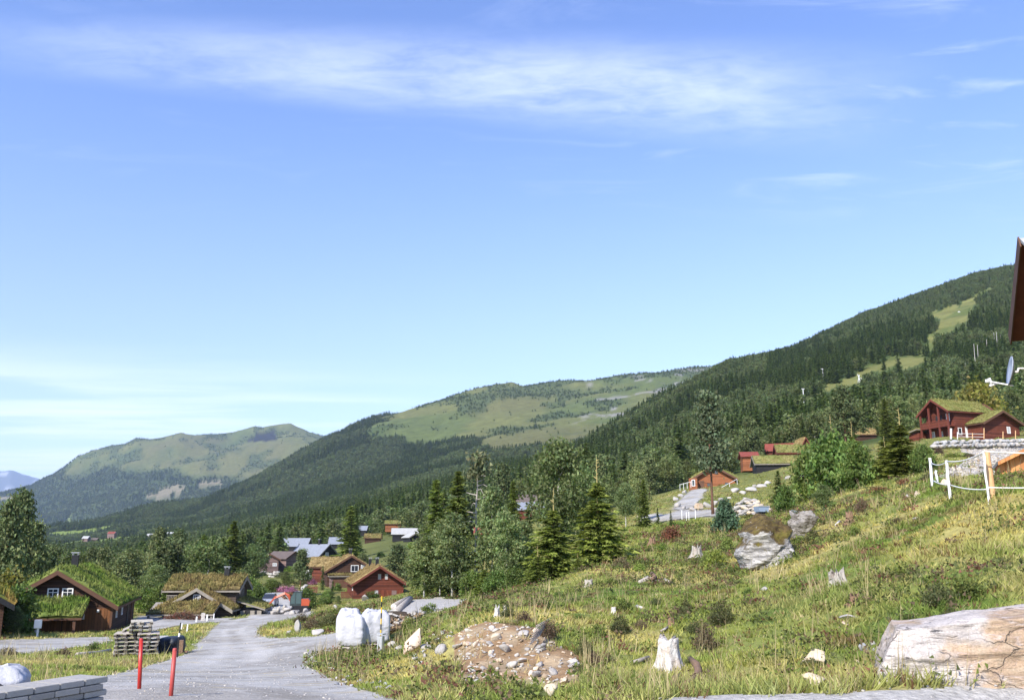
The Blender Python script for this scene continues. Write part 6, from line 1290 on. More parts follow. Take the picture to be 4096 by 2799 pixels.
tr('pine_mid0', 836, 170, 412, 'grey-green pine left of the spreading pine', 1.0); tr('yellow0', 983, 175, 384, 'yellow-green broadleaf tree behind the two-storey cabin roof', 1.0)
tr('pine_hi2', 9, 82, 492, 'big dark pine at the left edge behind the shed', .72); tr('pine_hi0', 26, 88, 522, 'leaning pine with a bare trunk right of the big dark pine', .75); tr('pine_mid1', 42, 96, 546, 'olive pine next to the dark cabin gable', .8); tr('pine_hi1', -4, 76, 500, 'dark pine cut by the left edge', .7)
tr('bush2', 13, 66, 588, 'small yellowing rowan before the dark cabin', .8); tr('birch_hi1', 13, 64, 606, 'sapling with pale trunk at the left end of the dark cabin', 1.3); tr('yellow0', 4, 72, 574, 'yellow bush behind the left shed', 1.0)
tr('pine_mid2', 118, 115, 556, 'pine just behind the turf roof of the dark cabin', 1.0); tr('pine_mid0', 100, 125, 549, 'dark pine behind the chimney side of the turf roof', 1.0); tr('pine_hi0', 88, 135, 548, 'bushy pine right of the dark cabin chimney', .9)
tr('birch_big1', 153, 106, 566, 'round birch between the two turf-roofed cabins', 1.1); tr('bush0', 160, 100, 585, 'leafy bush at the left end of the ochre-roofed cabin', .9); tr('bush1', 145, 102, 590, 'leafy bush beside the shaded lane', .9)
tr('pine_hi1', 155, 150, 528, 'tall dark-crowned pine far behind the round birch', .9); tr('pine_hi2', 175, 155, 530, 'wide-crowned pine right of the tall dark-crowned pine', .9); tr('birch_big0', 188, 150, 546, 'pale birch left of the tallest spruce behind the ochre roof', 1.0); tr('spruce_hi0', 200, 160, 534, 'dark spruce left of the pale birches', 1.3)
tr('spruce_hi1', 230, 150, 520, 'tall broad spruce behind the ochre-roofed cabin', 1.3); tr('birch_big1', 213, 140, 555, 'birch behind the ochre ridge', 1.0); tr('birch_big0', 251, 152, 545, 'birch right of the tall broad spruce', 1.1); tr('bush2', 248, 120, 578, 'light green bush by the village road', .9); tr('bush0', 258, 116, 585, 'willow bush on the left of the village road', .9); tr('birch_mid0', 240, 125, 570, 'small birch at the right end of the ochre roof', 1.2)
tr('pine_hi0', 300, 140, 549, 'slim pine in front of the slate-roofed houses', 1.0); tr('spruce_hi2', 349, 176, 505, 'tallest spruce of the village behind the brown cabin', 1.15); tr('spruce_mid2', 322, 152, 565, 'young narrow spruce before the big white window', .7); tr('spruce_mid1', 298, 240, 543, 'young spruce before the long slate roof', .8)
tr('pine_mid1', 397, 150, 545, 'pine standing behind the red cabin roof end', 1.2); tr('pine_mid2', 362, 170, 553, 'pine between the brown cabin and the red cabin chimneys', 1.1); tr('bush1', 306, 106, 589, 'bright green round bush behind the excavator', 1.0)
tr('bush2', 272, 150, 580, 'round bush left of the village road bend', 1.2); tr('birch_mid1', 286, 165, 571, 'small birch above the pink flowers', 1.3); tr('spruce_mid3', 332, 126, 580, 'small dark spruce by the red picket fence', 1.0); tr('birch_mid2', 338, 100, 595, 'young willow on the grassy bank below the red cabin', 1.2)
# the dead pine with a sparse top
g = at(476, 60); h = hgt(g, 450); t_ = thing('dead_pine', 'dead pine with bare grey trunk, broken branches and a thin living top', 'tree', g, 0, None)
obj('trunk', mkt(trunk_mb(h * .98, .13, 7, 0, .12), 'trunk', M['deadwood']), t_)
m = MB()
for i in range(13):
    z = h * (.42 + .42 * i / 13); a = rng.random() * 6.28; L_ = rng.uniform(.5, 1.5); m.tube([(0, 0, z), (math.cos(a) * L_ * .6, math.sin(a) * L_ * .3, z + .1), (math.cos(a) * L_, math.sin(a) * L_ * .5, z + rng.uniform(-.3, .25))], [.045, .03, .012], 5)
m.build('dead_branch', M['deadwood'], t_)
V, c = pine_crown(355, 20, 26, .026, .80, .085, (.13, .15, .075), cr=.028); obj('crown', mk(V * h, c, 'crown', M['pine']), t_)
# bare trunks in the logged edge of the forest on the right
for px, py, pt in ((976.5, 372, 342), (979.5, 368, 343), (995.5, 350, 331), (998, 349, 330.5), (1002, 352, 334), (988, 356, 338), (959, 372, 358), (966, 375, 362)):
    g = hit(px, py, 250, 1500); k = g.y / F; m = MB(); m.tube([(0, 0, -1), (0, 0, (py - pt) * k * .5), (.3, 0, (py - pt) * k)], [k * .32, k * .28, k * .18], 6); o = m.build('bare_trunk', M['birchbark']); o.location = g
    tag(o, 'bare pale spruce trunk at the cut edge of the forest on the right', 'tree trunk', 'bare trunks at the forest edge')

# ------------------------------------------------------------------ the forests: every tree a place on the land
HB = [(o.location.x, o.location.y, 7.5) for o in bpy.data.objects if o.get('category') in ('cabin', 'house', 'shed', 'hut', 'barn', 'annex', 'outbuilding')] + [(x, y, 2.0) for x, y in placed]
HBa = np.array(HB)
def scatter(d0, d1, dens, px0=-40, px1=1060):
    """positions per square metre inside the view"""
    u0, u1 = (px0 - CX) / F * 1.04, (px1 - CX) / F * 1.04; n = int(dens * (u1 - u0) * (d1 ** 2 - d0 ** 2) / 2)
    d = np.sqrt(rng.random(n) * (d1 ** 2 - d0 ** 2) + d0 ** 2); u = u0 + (u1 - u0) * rng.random(n); return u, d
pts = []
for d0, d1, dens in ((95, 220, .02), (220, 450, .034), (450, 800, .034), (800, 1550, .030), (1550, 2100, .022), (2100, 2900, .017), (2900, 4050, .013), (4050, 5200, .006), (5200, 6600, .0042)):
    u, d = scatter(d0, d1, dens); pts.append(np.stack([u, d], 1))
pts = np.concatenate(pts); u, d = pts[:, 0], pts[:, 1]; x, y = u * d, d; z = gz(x, y); px, py = proj(x, y, z)
def mxat(u, d):
    i = np.clip(np.searchsorted(us, u), 0, NC - 1); j = np.clip(np.searchsorted(L, np.log(d)) - 2, 0, NR - 1); return MX[j, i]
hh = np.where(d < 1600, 11.0, np.where(d < 4050, 13.0, 17.0)) * rng.uniform(.55, 1.25, len(d))
ok = (z + hh) / d > mxat(u, d) + 0.0002
jr = np.clip(np.searchsorted(L, np.log(d)), 0, NR - 1); ic = np.clip(np.searchsorted(us, u), 0, NC - 1)
bad = np.zeros(len(d), bool)
for rep in range(4):
    bad[:] = False
    for f_ in (.2, .4, .6, .8, 1.0): bad |= inpoly(px, proj(x, y, z + hh * f_)[1], SKI) & (d < 1000) & (fbm(x / 30, y / 30, 98, 3) < .71)
    if rep < 3: hh = np.where(bad, hh * .62, hh)
ok &= ~bad & (~m_ski[jr, ic] | ((rng.random(len(d)) < .7) & (fbm(x / 38, y / 38, 97, 3) > .60))) & ~m_mead[jr, ic] & ~m_hollow_shade[jr, ic] & ~m_sand[jr, ic] & ~m_strip[jr, ic]
hs_ = hsel[jr, ic]; cp = clump[jr, ic]
ok &= rng.random(len(d)) > np.clip(hs_ * 1.02 - cp * hs_ * np.where(d > 4000, .6, .36), 0, 0.994)
# the village and the near clearings stay open
opn = np.exp(-((px - 345) / 85) ** 2) * (d < 380) * (d > 90); ok &= rng.random(len(d)) > opn * 0.62
ok &= ~((d < 195) & (px > 255) & (px < 420)); ok &= ~((px > 600) & (d < 178)); ok &= ~((px >= 420) & (px < 600) & (d < 110)); ok &= ~((px < 255) & (d < 118))
ok &= ~((px > 655) & (px < 760) & (d < 200)); ok &= ~((px > 760) & (px < 830) & (d < 205)); ok &= ~((px > 905) & (d < 185)); ok &= ~((px > 735) & (d < 186))
sel = np.nonzero(ok)[0]; 
if True:
    nearb = np.zeros(len(sel), bool); q = np.stack([x[sel], y[sel]], 1); rk_ = d[sel] < 420
    for hx, hy, hr in HBa: nearb |= rk_ & (((q - (hx, hy)) ** 2).sum(1) < hr * hr)
    # keep the sight line in front of the houses free
    for hx, hy, hr in HBa[:len(HB) - len(placed)]:
        if hy > 100: nearb |= rk_ & (q[:, 1] < hy) & (q[:, 1] > hy - 95) & (np.abs(q[:, 0] / q[:, 1] - hx / hy) < 4.6 / hy)
    sel = sel[~nearb]
x, y, z, d, px, py, hh, hs_ = [v[sel] for v in (x, y, z, d, px, py, hh, hs_)]
# broadleaf belts and spruce stands
bn = fbm(x / 110 + 9, y / 110, 91, 4); pb = sst(bn, 0.46, 0.58) * 0.82 + 0.08
upper = sst(np.interp(px, [560, 650, 727, 820, 900, 1024], [470, 405, 385, 345, 330, 320]) - py, -6, 14) * (d > 500) * (d < 1600); pb = np.maximum(pb, upper * 0.85)
pb = np.where((d < 260) & (px < 430), 0.55, pb); pb = np.where(hs_ > .5, .7, pb); dk = (d > 560) & (d < 1100) & (px > 770) & (py < 395) & (py > 350); pb = np.where(dk, .08, pb)
kind = np.where(rng.random(len(d)) < pb, 1, 0); kind = np.where((d < 250) & (rng.random(len(d)) < .18), 2, kind)
hh = np.where(kind == 1, hh * .72, hh * 1.08); lim_ = np.interp(px, [-50, 30, 48, 110, 140, 200, 262, 300], [552, 552, 556, 553, 545, 540, 531, 500]) + rng.normal(0, 4, len(d)); hh = np.where((px < 300) & (d < 620), np.clip(np.minimum(hh, slope(lim_) * d - z), 1.8, None), hh); hh = np.where(hs_ > .5, hh * .6, hh); hh = np.where(upper > .6, hh * .75, hh)
order = np.argsort(d); NEARN = 285
def zone(px, d):
    if px < 130: return 'behind the dark brown cabin'
    if px < 262: return 'behind the ochre-roofed cabin'
    if px < 430: return 'among the village houses'
    if px < 600: return 'behind the roadside clump of birches'
    if px < 760: return 'on the slope behind the orange cabin'
    if px < 900: return 'on the slope above the hillside hamlet'
    return 'on the slope behind the two-storey cabin'
cnt = 0
for i in order[:NEARN]:
    kd = ('spruce', 'birch', 'pine')[kind[i]]; hi_ = 'mid'
    key = '%s_mid%d' % (kd, random.randrange(3)); sz = 'tall' if hh[i] > 12 else ('short' if hh[i] < 8 else 'middling')
    zo = zone(px[i], d[i]); k2 = {'spruce': 'dark spruce', 'birch': 'leafy birch', 'pine': 'grey-green pine'}[kd]
    tree(key, (x[i], y[i], z[i] - .1), hh[i], '%s %s %s' % (sz, k2, zo), rng.uniform(.85, 1.25), '%s %s trees %s' % (sz, kd, zo))
lowsrc = {}
for kd, key in ((0, 'spruce'), (1, 'birch')):
    for v in range(4):
        i = order[NEARN + v + 4 * kd]; t_ = tree('%s_low%d' % (key, v), (x[i], y[i], z[i] - .1), hh[i], '%s at the foot of the wooded slope' % ('pointed spruce' if kd == 0 else 'rounded birch'), 1.0, '%ses at the foot of the slope' % key if key == 'birch' else 'spruces at the foot of the slope'); lowsrc[(kd, v)] = t_.children[0]
def forest(name, label, cat, src, idx, sc, wd):
    me = bpy.data.meshes.new(name); n = len(idx); me.vertices.add(n); me.vertices.foreach_set('co', np.stack([x[idx], y[idx], z[idx] - .2], 1).astype(np.float32).ravel())
    a = me.attributes.new('scl', 'FLOAT_VECTOR', 'POINT'); a.data.foreach_set('vector', np.stack([sc * wd, sc * wd, sc], 1).astype(np.float32).ravel())
    a = me.attributes.new('rot', 'FLOAT_VECTOR', 'POINT'); rr = np.zeros((n, 3), np.float32); rr[:, 2] = rng.random(n) * 6.28; a.data.foreach_set('vector', rr.ravel())
    o = obj(name, me); tag(o, label, cat, kind='stuff')
    g = bpy.data.node_groups.new(name, 'GeometryNodeTree'); g.interface.new_socket('Geometry', in_out='INPUT', socket_type='NodeSocketGeometry'); g.interface.new_socket('Geometry', in_out='OUTPUT', socket_type='NodeSocketGeometry')
    gi = g.nodes.new('NodeGroupInput'); go = g.nodes.new('NodeGroupOutput'); oi = g.nodes.new('GeometryNodeObjectInfo'); oi.inputs['Object'].default_value = src; oi.inputs['As Instance'].default_value = True
    ip = g.nodes.new('GeometryNodeInstanceOnPoints'); s1 = g.nodes.new('GeometryNodeInputNamedAttribute'); s1.data_type = 'FLOAT_VECTOR'; s1.inputs[0].default_value = 'scl'; s2 = g.nodes.new('GeometryNodeInputNamedAttribute'); s2.data_type = 'FLOAT_VECTOR'; s2.inputs[0].default_value = 'rot'
    g.links.new(gi.outputs[0], ip.inputs['Points']); g.links.new(oi.outputs['Geometry'], ip.inputs['Instance']); g.links.new(s1.outputs[0], ip.inputs['Scale']); g.links.new(s2.outputs[0], ip.inputs['Rotation']); g.links.new(ip.outputs[0], go.inputs[0])
    md = o.modifiers.new('trees', 'NODES'); md.node_group = g
rest = order[NEARN + 8:]
print('FOREST', len(rest), 'near to', d[order[NEARN]])
vr = rng.integers(0, 4, len(rest))
for kd, key in ((0, 'spruce'), (1, 'birch')):
    for v in range(4):
        idx = rest[((kind[rest] == 1) == (kd == 1)) & (vr == v)]
        forest('%s_forest' % key, 'far %s forest covering the mountain slopes' % ('dark spruce' if kd == 0 else 'rounded broadleaf'), 'forest', lowsrc[(kd, v)], idx, hh[idx], rng.uniform(.85, 1.3, len(idx)) * np.where(d[idx] > 1600, 1.25, 1.0))
# ------------------------------------------------------------------ undergrowth: shrubs one can tell apart, then grass and heather
def shrub_proto(key, seed, nc, per, leaf, tone, w=0.55, cr=0.13, up=0.3):
    r = np.random.default_rng(seed); a = r.random(nc) * 6.283; rr = w * r.random(nc) ** .5; z = 0.08 + (1 - (rr / w) ** 2 * .75) * .9 * r.random(nc) ** .6
    V, c = leaf_cloud(np.stack([np.cos(a) * rr, np.sin(a) * rr, z], 1), np.full(nc, cr), per, leaf, seed + 1, tone, .45, up); PRO[key] = (mk(V, c, 'foliage', M['shrub']), None)
shrub_proto('sgreen', 500, 34, 34, .10, (0.105, 0.155, 0.035)); shrub_proto('slush', 501, 34, 34, .11, (0.15, 0.20, 0.04)); shrub_proto('sdark', 502, 44, 44, .075, (0.085, 0.095, 0.035), up=.9)
shrub_proto('sheath', 503, 50, 40, .07, (0.14, 0.105, 0.06), up=1.0); shrub_proto('sred', 504, 40, 36, .08, (0.20, 0.085, 0.045), up=.6); shrub_proto('spink', 505, 40, 30, .08, (0.42, 0.16, 0.26), up=.8); shrub_proto('sfern', 506, 22, 26, .20, (0.24, 0.26, 0.04), up=.5)
SN = {'sgreen': 'green leafy shrub', 'slush': 'bright green shrub', 'sdark': 'dark green heather bush', 'sheath': 'brown heather bush', 'sred': 'reddish bilberry shrub', 'spink': 'pink flowering fireweed clump', 'sfern': 'yellow-green fern tuft'}
CN = {'spink': ('flower_clump', 'flowers'), 'sfern': ('fern', 'fern')}
def shrub(key, px, py, wpx, hpx, where, dmin=11, dmax=200, d=None, group=None):
    g = at(px, d) if d else hit(px, py, dmin, dmax); k = g.y / F; me = PRO[key][0]; nm, ct = CN.get(key, ('shrub', 'shrub'))
    o = obj(nm, me); o.location = (g.x, g.y, g.z - .04); o.scale = (wpx * k / 1.25, wpx * k / 1.25, hpx * k); o.rotation_euler = (0, 0, random.random() * 6.28)
    return tag(o, SN[key] + ' ' + where, ct, group)
for a in (
 ('sdark', 686, 615, 13, 17, 'left of the two tall dark ones at mid slope'), ('sdark', 722, 624, 24, 21, 'broadest of the mid slope, above the big white stump'), ('sheath', 706, 649, 23, 25, 'right above the big white stump'),
 ('sdark', 695, 633, 16, 13, 'between the broad one and the brown one above the stump'), ('sfern', 671, 631, 8, 6, 'at the torn brown stump'), ('sdark', 621, 632, 18, 18, 'below the small white stump'), ('sgreen', 624, 611, 16, 14, 'right of the small white stump'), ('slush', 598, 640, 18, 16, 'with glossy leaves above the bare bank'), ('sgreen', 612, 602, 14, 9, 'above the small white stump'),
 ('sheath', 548, 637, 18, 17, 'overhanging the top right of the bare bank'), ('sheath', 524, 622, 15, 12, 'on the brow above the bare bank'), ('sdark', 508, 617, 14, 14, 'on the brow right of the white pointed stumps'), ('sred', 529, 622, 9, 6, 'small one on the brow above the bare bank'), ('sgreen', 559, 600, 13, 10, 'in the upper grass below the bushy spruce'), ('sdark', 574, 603, 12, 9, 'in the upper grass right of the low grey stump'), ('slush', 570, 594, 11, 7, 'just under the low grey stump'),
 ('sheath', 594, 667, 18, 16, 'right of the bare bank, with purple flowers'), ('sdark', 585, 655, 18, 18, 'at the right edge of the bare bank'), ('sheath', 608, 664, 14, 12, 'behind the purple heather'), ('sdark', 579, 672, 12, 11, 'lower right corner of the bare bank'), ('sgreen', 612, 690, 13, 9, 'in the lowest grass near the gravel'), ('slush', 606, 646, 10, 7, 'yellowish one over the heather'),
 ('sred', 671, 541, 20, 16, 'around the smallest young spruce'), ('sheath', 621, 568, 18, 11, 'dark one right of the bright spruce'), ('sred', 606, 566, 10, 6, 'at the foot of the bright spruce'), ('slush', 663, 550, 11, 8, 'right of the orange-brown torn stump'),
 ('slush', 716, 566, 20, 17, 'left of the mossy boulder'), ('sgreen', 728, 552, 16, 16, 'tall one touching the left of the mossy boulder'), ('slush', 706, 560, 9, 6, 'under the grey old stump'), ('sgreen', 736, 573, 14, 8, 'at the lower left foot of the mossy boulder'), ('sdark', 815, 541, 18, 12, 'at the right foot of the mossy boulder'), ('sgreen', 800, 545, 14, 10, 'below the root mound'), ('sgreen', 680, 578, 11, 7, 'left of the gnarled root'),
 ('sdark', 940, 606, 30, 26, 'large clump over the slab boulder'), ('sgreen', 966, 598, 34, 24, 'large leafy clump high over the slab boulder'), ('slush', 944, 610, 12, 12, 'small bright one in the clump over the slab'), ('sgreen', 906, 627, 20, 17, 'touching the upper left corner of the slab boulder'), ('sdark', 952, 616, 18, 11, 'on the top edge of the slab boulder'), ('sheath', 889, 668, 15, 20, 'withered one at the left end of the slab boulder'), ('sred', 880, 674, 10, 9, 'withered reddish one left of the slab boulder'),
 ('sdark', 929, 480, 15, 8, 'behind the first rope-fence post'), ('sred', 880, 492, 24, 7, 'red-brown patch on the brow left of the rope fence'), ('sheath', 862, 512, 13, 15, 'behind the rusty stump'), ('sgreen', 855, 534, 12, 9, 'right below the rusty stump'), ('sdark', 836, 541, 9, 7, 'in the grass under the root mound'), ('sred', 904, 484, 14, 7, 'under the wide bright spruce'), ('sheath', 898, 523, 20, 7, 'flat one in the high grass left of the flat white stone'),
 ('sred', 756, 602, 13, 6, 'in the grass under the mossy boulder'), ('sred', 739, 640, 4, 4, 'tiny red one in the wet grass right of the heather'), ('slush', 757, 619, 12, 7, 'in the lush hollow of the mid slope'), ('sgreen', 748, 594, 10, 8, 'slim one below the boulder foot'), ('sdark', 792, 663, 9, 7, 'left of the upper sandy boulder'), ('sgreen', 795, 684, 10, 6, 'left of the lower sandy boulder'), ('slush', 722, 645, 12, 8, 'right of the brown heather at the stump'),
 ('sgreen', 471, 686, 13, 8, 'at the foot of the bare bank on the left'), ('slush', 491, 672, 9, 9, 'growing on the bare bank'), ('sgreen', 430, 612, 17, 10, 'at the right end of the firewood heap', 30), ('sgreen', 409, 628, 13, 12, 'in front of the firewood heap', 26), ('sdark', 398, 640, 9, 9, 'low one right of the utility cabinet', 26), ('sred', 466, 606, 14, 7, 'red one at the right end of the stone pad', 30), ('sred', 456, 613, 13, 6, 'red one below the stone pad', 28),
 ('sheath', 312, 628, 22, 10, 'brown one on the bank left of the white bags', 30), ('sdark', 330, 625, 24, 12, 'dark one on the bank behind the white bags', 35), ('sred', 341, 617, 14, 6, 'on the bank crest behind the white bags', 40), ('sheath', 301, 622, 14, 9, 'at the tip of the bank by the road', 40), ('sgreen', 324, 604, 15, 9, 'on the lawn between excavator and red cabin', 70),
 ('sgreen', 93, 650, 13, 9, 'left of the long grey log'), ('sheath', 63, 655, 14, 7, 'dry one beside the gravel yard'), ('sheath', 6, 655, 20, 8, 'orange-brown one at the left edge by the yard'), ('sgreen', 77, 669, 14, 6, 'on the verge behind the paving stones'),
 ('sdark', 655, 604, 12, 8, 'right of the white log end'), ('sheath', 641, 627, 14, 9, 'beside the reddish bare soil patch'), ('sgreen', 580, 620, 14, 8, 'in the middle of the left slope'), ('sdark', 536, 607, 12, 7, 'left on the upper left slope'), ('slush', 640, 570, 13, 7, 'in front of the gnarled root'), ('sgreen', 688, 600, 12, 8, 'above the tall dark bush'), ('sheath', 770, 560, 10, 6, 'at the lower right of the mossy boulder'),
): shrub(*a)
for px, d, py, w_ in ((284, 150, 577, 14), (292, 148, 574, 12), (277, 152, 580, 10), (312, 165, 579, 9), (327, 168, 578, 9), (290, 132, 588, 16), (300, 126, 592, 12)):
    g = at(px, d); shrub('spink' if d > 140 else 'sred', px, py, w_, 7, 'below the village houses' if d > 140 else 'on the verge of the village road', d=d, group='fireweed below the village' if d > 140 else 'red shrubs on the village road verge')
for i in range(44):
    px = rng.uniform(262, 424); d = rng.uniform(118, 235); 
    shrub(('sgreen', 'slush', 'sgreen', 'sdark')[i % 4], px, 0, rng.uniform(8, 16), rng.uniform(5, 10), 'in the thicket between the village houses', d=d, group='thicket shrubs of the village, %s' % ('bright' if i % 4 == 1 else 'dark' if i % 4 == 3 else 'green'))
for i in range(26):
    px = rng.uniform(770, 1000); d = rng.uniform(70, 130); shrub(('sgreen', 'slush', 'sheath')[i % 3], px, 0, rng.uniform(8, 15), rng.uniform(4, 8), 'in the rough ground below the two-storey cabin', d=d, group='rough-ground shrubs below the cabin %d' % (i % 3))

def pick(A, u, d):
    return A[np.clip(np.searchsorted(L, np.log(d)), 0, NR - 1), np.clip(np.searchsorted(us, u), 0, NC - 1)]
BO = [(o.location.x, o.location.y, max(o.dimensions[:2]) * .42) for o in bpy.data.objects if o.name.split('.')[0] == 'boulder']
def field(d0, d1, dens, px0=-110, px1=1190):
    u, d = scatter(d0, d1, dens, px0, px1); x, y = u * d, d; z = gz(x, y); px, py = proj(x, y, z)
    k = (z + .5) / d > mxat(u, d) - 0.0005; k &= pick(hb, u, d) < .22 + .2 * rng.random(len(d)) + .35 * (rng.random(len(d)) < .05); sc = pick(m_scree, u, d) | pick(m_rub, u, d); k &= ~sc | (rng.random(len(d)) < .06)
    return [v[k] for v in (u, d, x, y, z, px, py)]
def blades(name, parts, label, cat):
    Vs, Cs = [], []
    for (x, y, z, h, w, col, nb, spread, lean) in parts:
        n = len(x); k = np.repeat(np.arange(n), nb); m = len(k); a = rng.random(m) * 6.283; rr = spread[k] * rng.random(m) ** .5
        b = np.stack([x[k] + np.cos(a) * rr, y[k] + np.sin(a) * rr, z[k] - .02], 1); a2 = rng.random(m) * 6.283; hl = h[k] * rng.uniform(.5, 1.2, m); ll = lean * hl * rng.random(m)
        t = b + np.stack([np.cos(a + a2 * .3) * ll, np.sin(a + a2 * .3) * ll, hl], 1); sd = np.stack([np.cos(a2), np.sin(a2), 0 * a2], 1) * (w[k] * rng.uniform(.6, 1.3, m))[:, None]
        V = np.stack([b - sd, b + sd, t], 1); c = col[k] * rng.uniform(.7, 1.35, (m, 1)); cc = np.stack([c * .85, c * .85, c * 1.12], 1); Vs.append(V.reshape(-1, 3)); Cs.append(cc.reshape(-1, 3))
    V = np.concatenate(Vs); o = big_mesh(name, V, np.arange(len(V)).reshape(-1, 3), M['grass'], col=np.concatenate(Cs)); tag(o, label, cat, kind='stuff'); return o
parts = []
for d0, d1, dn, nb in ((9.5, 17, 48, 12), (17, 28, 28, 11), (28, 45, 13, 10), (45, 75, 4.5, 9), (75, 130, 1.6, 8), (130, 180, .5, 8)):
    u, d, x, y, z, px, py = field(d0, d1, dn); n = len(d); col = np.array([pick(C[..., i], u, d) for i in range(3)]).T * np.array([1.78, 1.68, 1.6])
    pn = fbm(x / 1.7, y / 1.7, 101, 4); st = sst(fbm(x / 3.2 + 5, y / 3.2, 102, 4), .5, .68)
    col = col * (1 - st[:, None] * .55) + np.array([.44, .38, .17]) * st[:, None] * .55; gr = sst(pn, .5, .7); col = col * (1 - gr[:, None] * .5) + np.array([.17, .26, .05]) * gr[:, None] * .5
    rs = rng.random(n) < .06 * (1 + 2 * sst(fbm(x / 2.4, y / 2.4 + 3, 103, 3), .55, .7)); col[rs] = np.array([.19, .10, .055]); dr = rng.random(n) < .10; col[dr] = np.array([.42, .35, .19])
    tall = sst(px, 420, 600) * .6 + .4; tall = np.where(px < 330, .75, tall); h = (.05 + .30 * np.clip(pn - .28, 0, 1) * tall * (1 + .8 * st) + .07 * rng.random(n)) * np.where(d > 45, 1.15, .74); w = .006 + .0006 * d
    parts.append((x, y, z, h, w, col, nb, .10 + .0035 * d, 1.3))
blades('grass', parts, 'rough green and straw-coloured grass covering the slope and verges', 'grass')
parts = []
for d0, d1, dn, nb in ((10, 18, 2.6, 6), (18, 34, 1.3, 6), (34, 60, .5, 6)):
    u, d, x, y, z, px, py = field(d0, d1, dn); k = fbm(x / 2.6, y / 2.6, 111, 4) > .50; u, d, x, y, z, px = [v[k] for v in (u, d, x, y, z, px)]; n = len(d)
    parts.append((x, y, z, .42 + .35 * rng.random(n), .0035 + .00026 * d, np.tile(np.array([.44, .36, .20]), (n, 1)) * rng.uniform(.7, 1.1, (n, 1)), nb, np.full(n, .12), .55))
blades('dry_grass', parts, 'thin dry straw stalks standing over the grass', 'dry grass')
# heather and bilberry between the grass
u, d, x, y, z, px, py = field(10.5, 70, 3.6, 330, 1190); k = (fbm(x / 2.6, y / 2.6, 121, 4) > .53) | (rng.random(len(x)) < .12); u, d, x, y, z = [v[k] for v in (u, d, x, y, z)]; n = len(d)
ty = rng.choice(4, n, p=[.34, .19, .10, .37]); tone = np.array([(.10, .13, .04), (.18, .135, .075), (.23, .12, .07), (.17, .24, .05)])[ty]; R_ = rng.uniform(.10, .34, n)
kk = np.repeat(np.arange(n), 34); m = len(kk); p = np.stack([x[kk], y[kk], z[kk]], 1) + rng.normal(0, 1, (m, 3)) * R_[kk][:, None] * np.array([.7, .7, .3]) + np.stack([0 * kk, 0 * kk, R_[kk] * .45], 1)
dr = unitv(rng.normal(0, 1, (m, 3)) + np.array([0, 0, .6])); sd = unitv(np.cross(dr, rng.normal(0, 1, (m, 3)))); ln = (.05 + .0011 * d[kk]) * rng.uniform(.6, 1.4, m); V = tris(p - dr * ln[:, None] * .5, p + dr * ln[:, None] * .5, sd, ln * .36)
o = big_mesh('heather', V, np.arange(len(V)).reshape(-1, 3), M['shrub'], col=np.repeat(tone[kk] * rng.uniform(.6, 1.4, (m, 1)), 3, 0)); tag(o, 'low heather and bilberry cover between the grass of the slope', 'heather', kind='stuff')
# loose splinters: road edges, bare bank, rubble slope
def chips(name, label, x, y, z, size, tone):
    n = len(x); V0, F0 = ICO[2]; r = rng; V0 = V0[:, :]; oct_ = np.array([(1,0,0),(-1,0,0),(0,1,0),(0,-1,0),(0,0,1),(0,0,-1)], float); f8 = np.array([(0,2,4),(2,1,4),(1,3,4),(3,0,4),(2,0,5),(1,2,5),(3,1,5),(0,3,5)])
    s = size[:, None, None] * r.uniform(.45, 1.2, (n, 6, 1)) * np.array([1, .8, .5]); a = r.random(n) * 6.283; ca, sa = np.cos(a)[:, None], np.sin(a)[:, None]; q = oct_[None] * s + r.normal(0, .15, (n, 6, 3)) * size[:, None, None]
    V = np.stack([q[..., 0] * ca - q[..., 1] * sa + x[:, None], q[..., 0] * sa + q[..., 1] * ca + y[:, None], q[..., 2] + z[:, None] + size[:, None] * .15], -1).reshape(-1, 3)
    Fc = (f8[None] + (np.arange(n) * 6)[:, None, None]).reshape(-1, 3); o = big_mesh(name, V, Fc, M['chips'], col=np.repeat(tone, 6, 0)); tag(o, label, 'gravel', kind='stuff')
M['chips'] = mat('stone_chips', attr=True, rough=.9, var=.2, scl=6)
def sample(mask, d0, d1, dens, px0=-30, px1=1060):
    u, d = scatter(d0, d1, dens, px0, px1); k = pick(mask, u, d); u, d = u[k], d[k]; return u * d, d, gz(u * d, d), d
pal = np.array([(.46, .43, .38), (.36, .34, .32), (.52, .44, .32), (.30, .23, .16)])
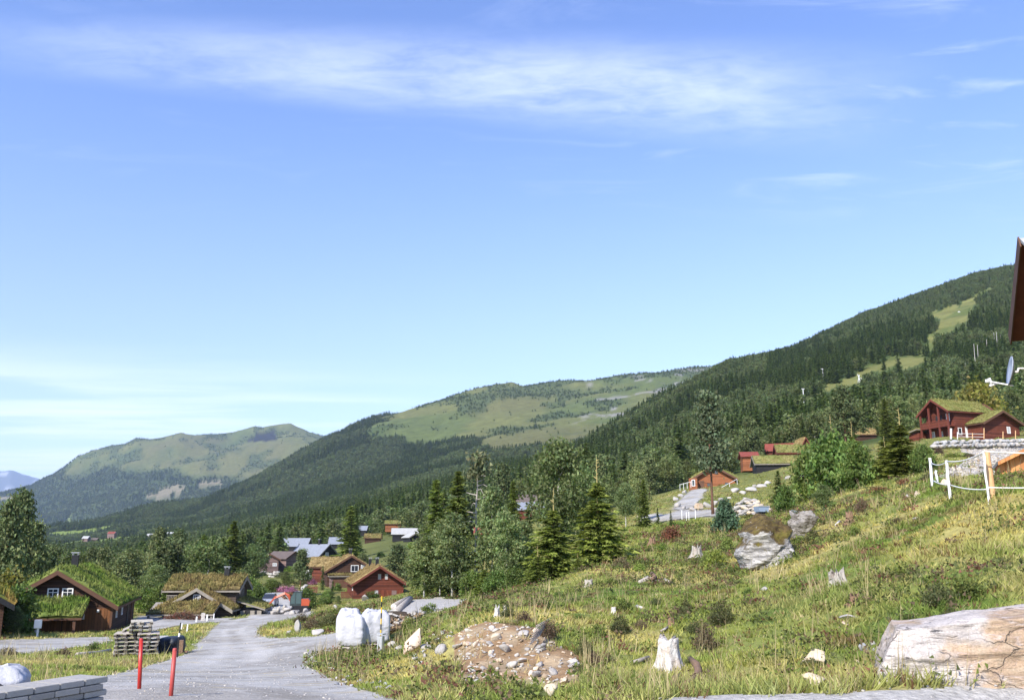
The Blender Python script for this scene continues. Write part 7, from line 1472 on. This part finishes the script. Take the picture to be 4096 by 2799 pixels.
x, y, z, d = sample(m_scree, 12, 34, 34, 440, 600); chips('scree_gravel', 'small loose stones strewn over the bare earth bank', x, y, z, rng.uniform(.012, .045, len(x)) * (1 + d / 50) * np.where(rng.random(len(x)) < .1, 1.8, 1), pal[rng.choice(4, len(x), p=[.35, .2, .2, .25])])
ed = (hb > .12) & (hb < .9) & (Y < 60) & (Y > 9); ed |= (m_road & (RC[..., 0] < .34) & (Y < 45)); x, y, z, d = sample(ed, 9.5, 55, 15); chips('shoulder_gravel', 'loose grey gravel along the road shoulders', x, y, z, rng.uniform(.012, .04, len(x)) * (1 + d / 45), pal[rng.choice(4, len(x), p=[.3, .6, .08, .02])])
x, y, z, d = sample(m_rub, 36, 140, 5, 920, 1070); chips('rubble', 'pale rubble covering the cut slope below the two-storey cabin', x, y, z, rng.uniform(.05, .28, len(x)), pal[rng.choice(4, len(x), p=[.4, .4, .15, .05])])
x, y, z, d = sample(m_pad | m_lot, 9.5, 55, 26); chips('crushed_gravel', 'crushed grey stone lying on the gravel lot and stone pad', x, y, z, rng.uniform(.012, .035, len(x)) * (1 + d / 40), pal[rng.choice(4, len(x), p=[.25, .7, .05, 0])])

x, y, z, d = sample(m_road, 10, 34, 9); chips('road_gravel', 'loose stones lying on the gravel road', x, y, z + .012, rng.uniform(.006, .022, len(x)) * (1 + d / 40), pal[rng.choice(4, len(x), p=[.4, .5, .08, .02])])

# ------------------------------------------------------------------ haze: one closed box of even, thin air round everything
zlo = float(Z.min()) - 3.0; zhi = 1850.0
m = MB(); m.add([(px_, py_, pz_) for pz_ in (zlo, zhi) for px_, py_ in ((-27000, -900), (27000, -900), (27000, 28500), (-27000, 28500))], [(3, 2, 1, 0), (4, 5, 6, 7), (0, 1, 5, 4), (1, 2, 6, 5), (2, 3, 7, 6), (3, 0, 4, 7)])
hz = bpy.data.materials.new('thin_air'); hz.use_nodes = True; nt = hz.node_tree; nt.nodes.clear()
pv = nd(nt, 'ShaderNodeVolumePrincipled', {'Color': (0.55, 0.70, 1.0, 1), 'Density': 4.0e-5, 'Anisotropy': 0.0}); o_ = nt.nodes.new('ShaderNodeOutputMaterial'); nt.links.new(pv.outputs[0], o_.inputs['Volume'])
o = m.build('haze', hz); tag(o, 'thin blue haze of the valley air', 'haze', kind='stuff')
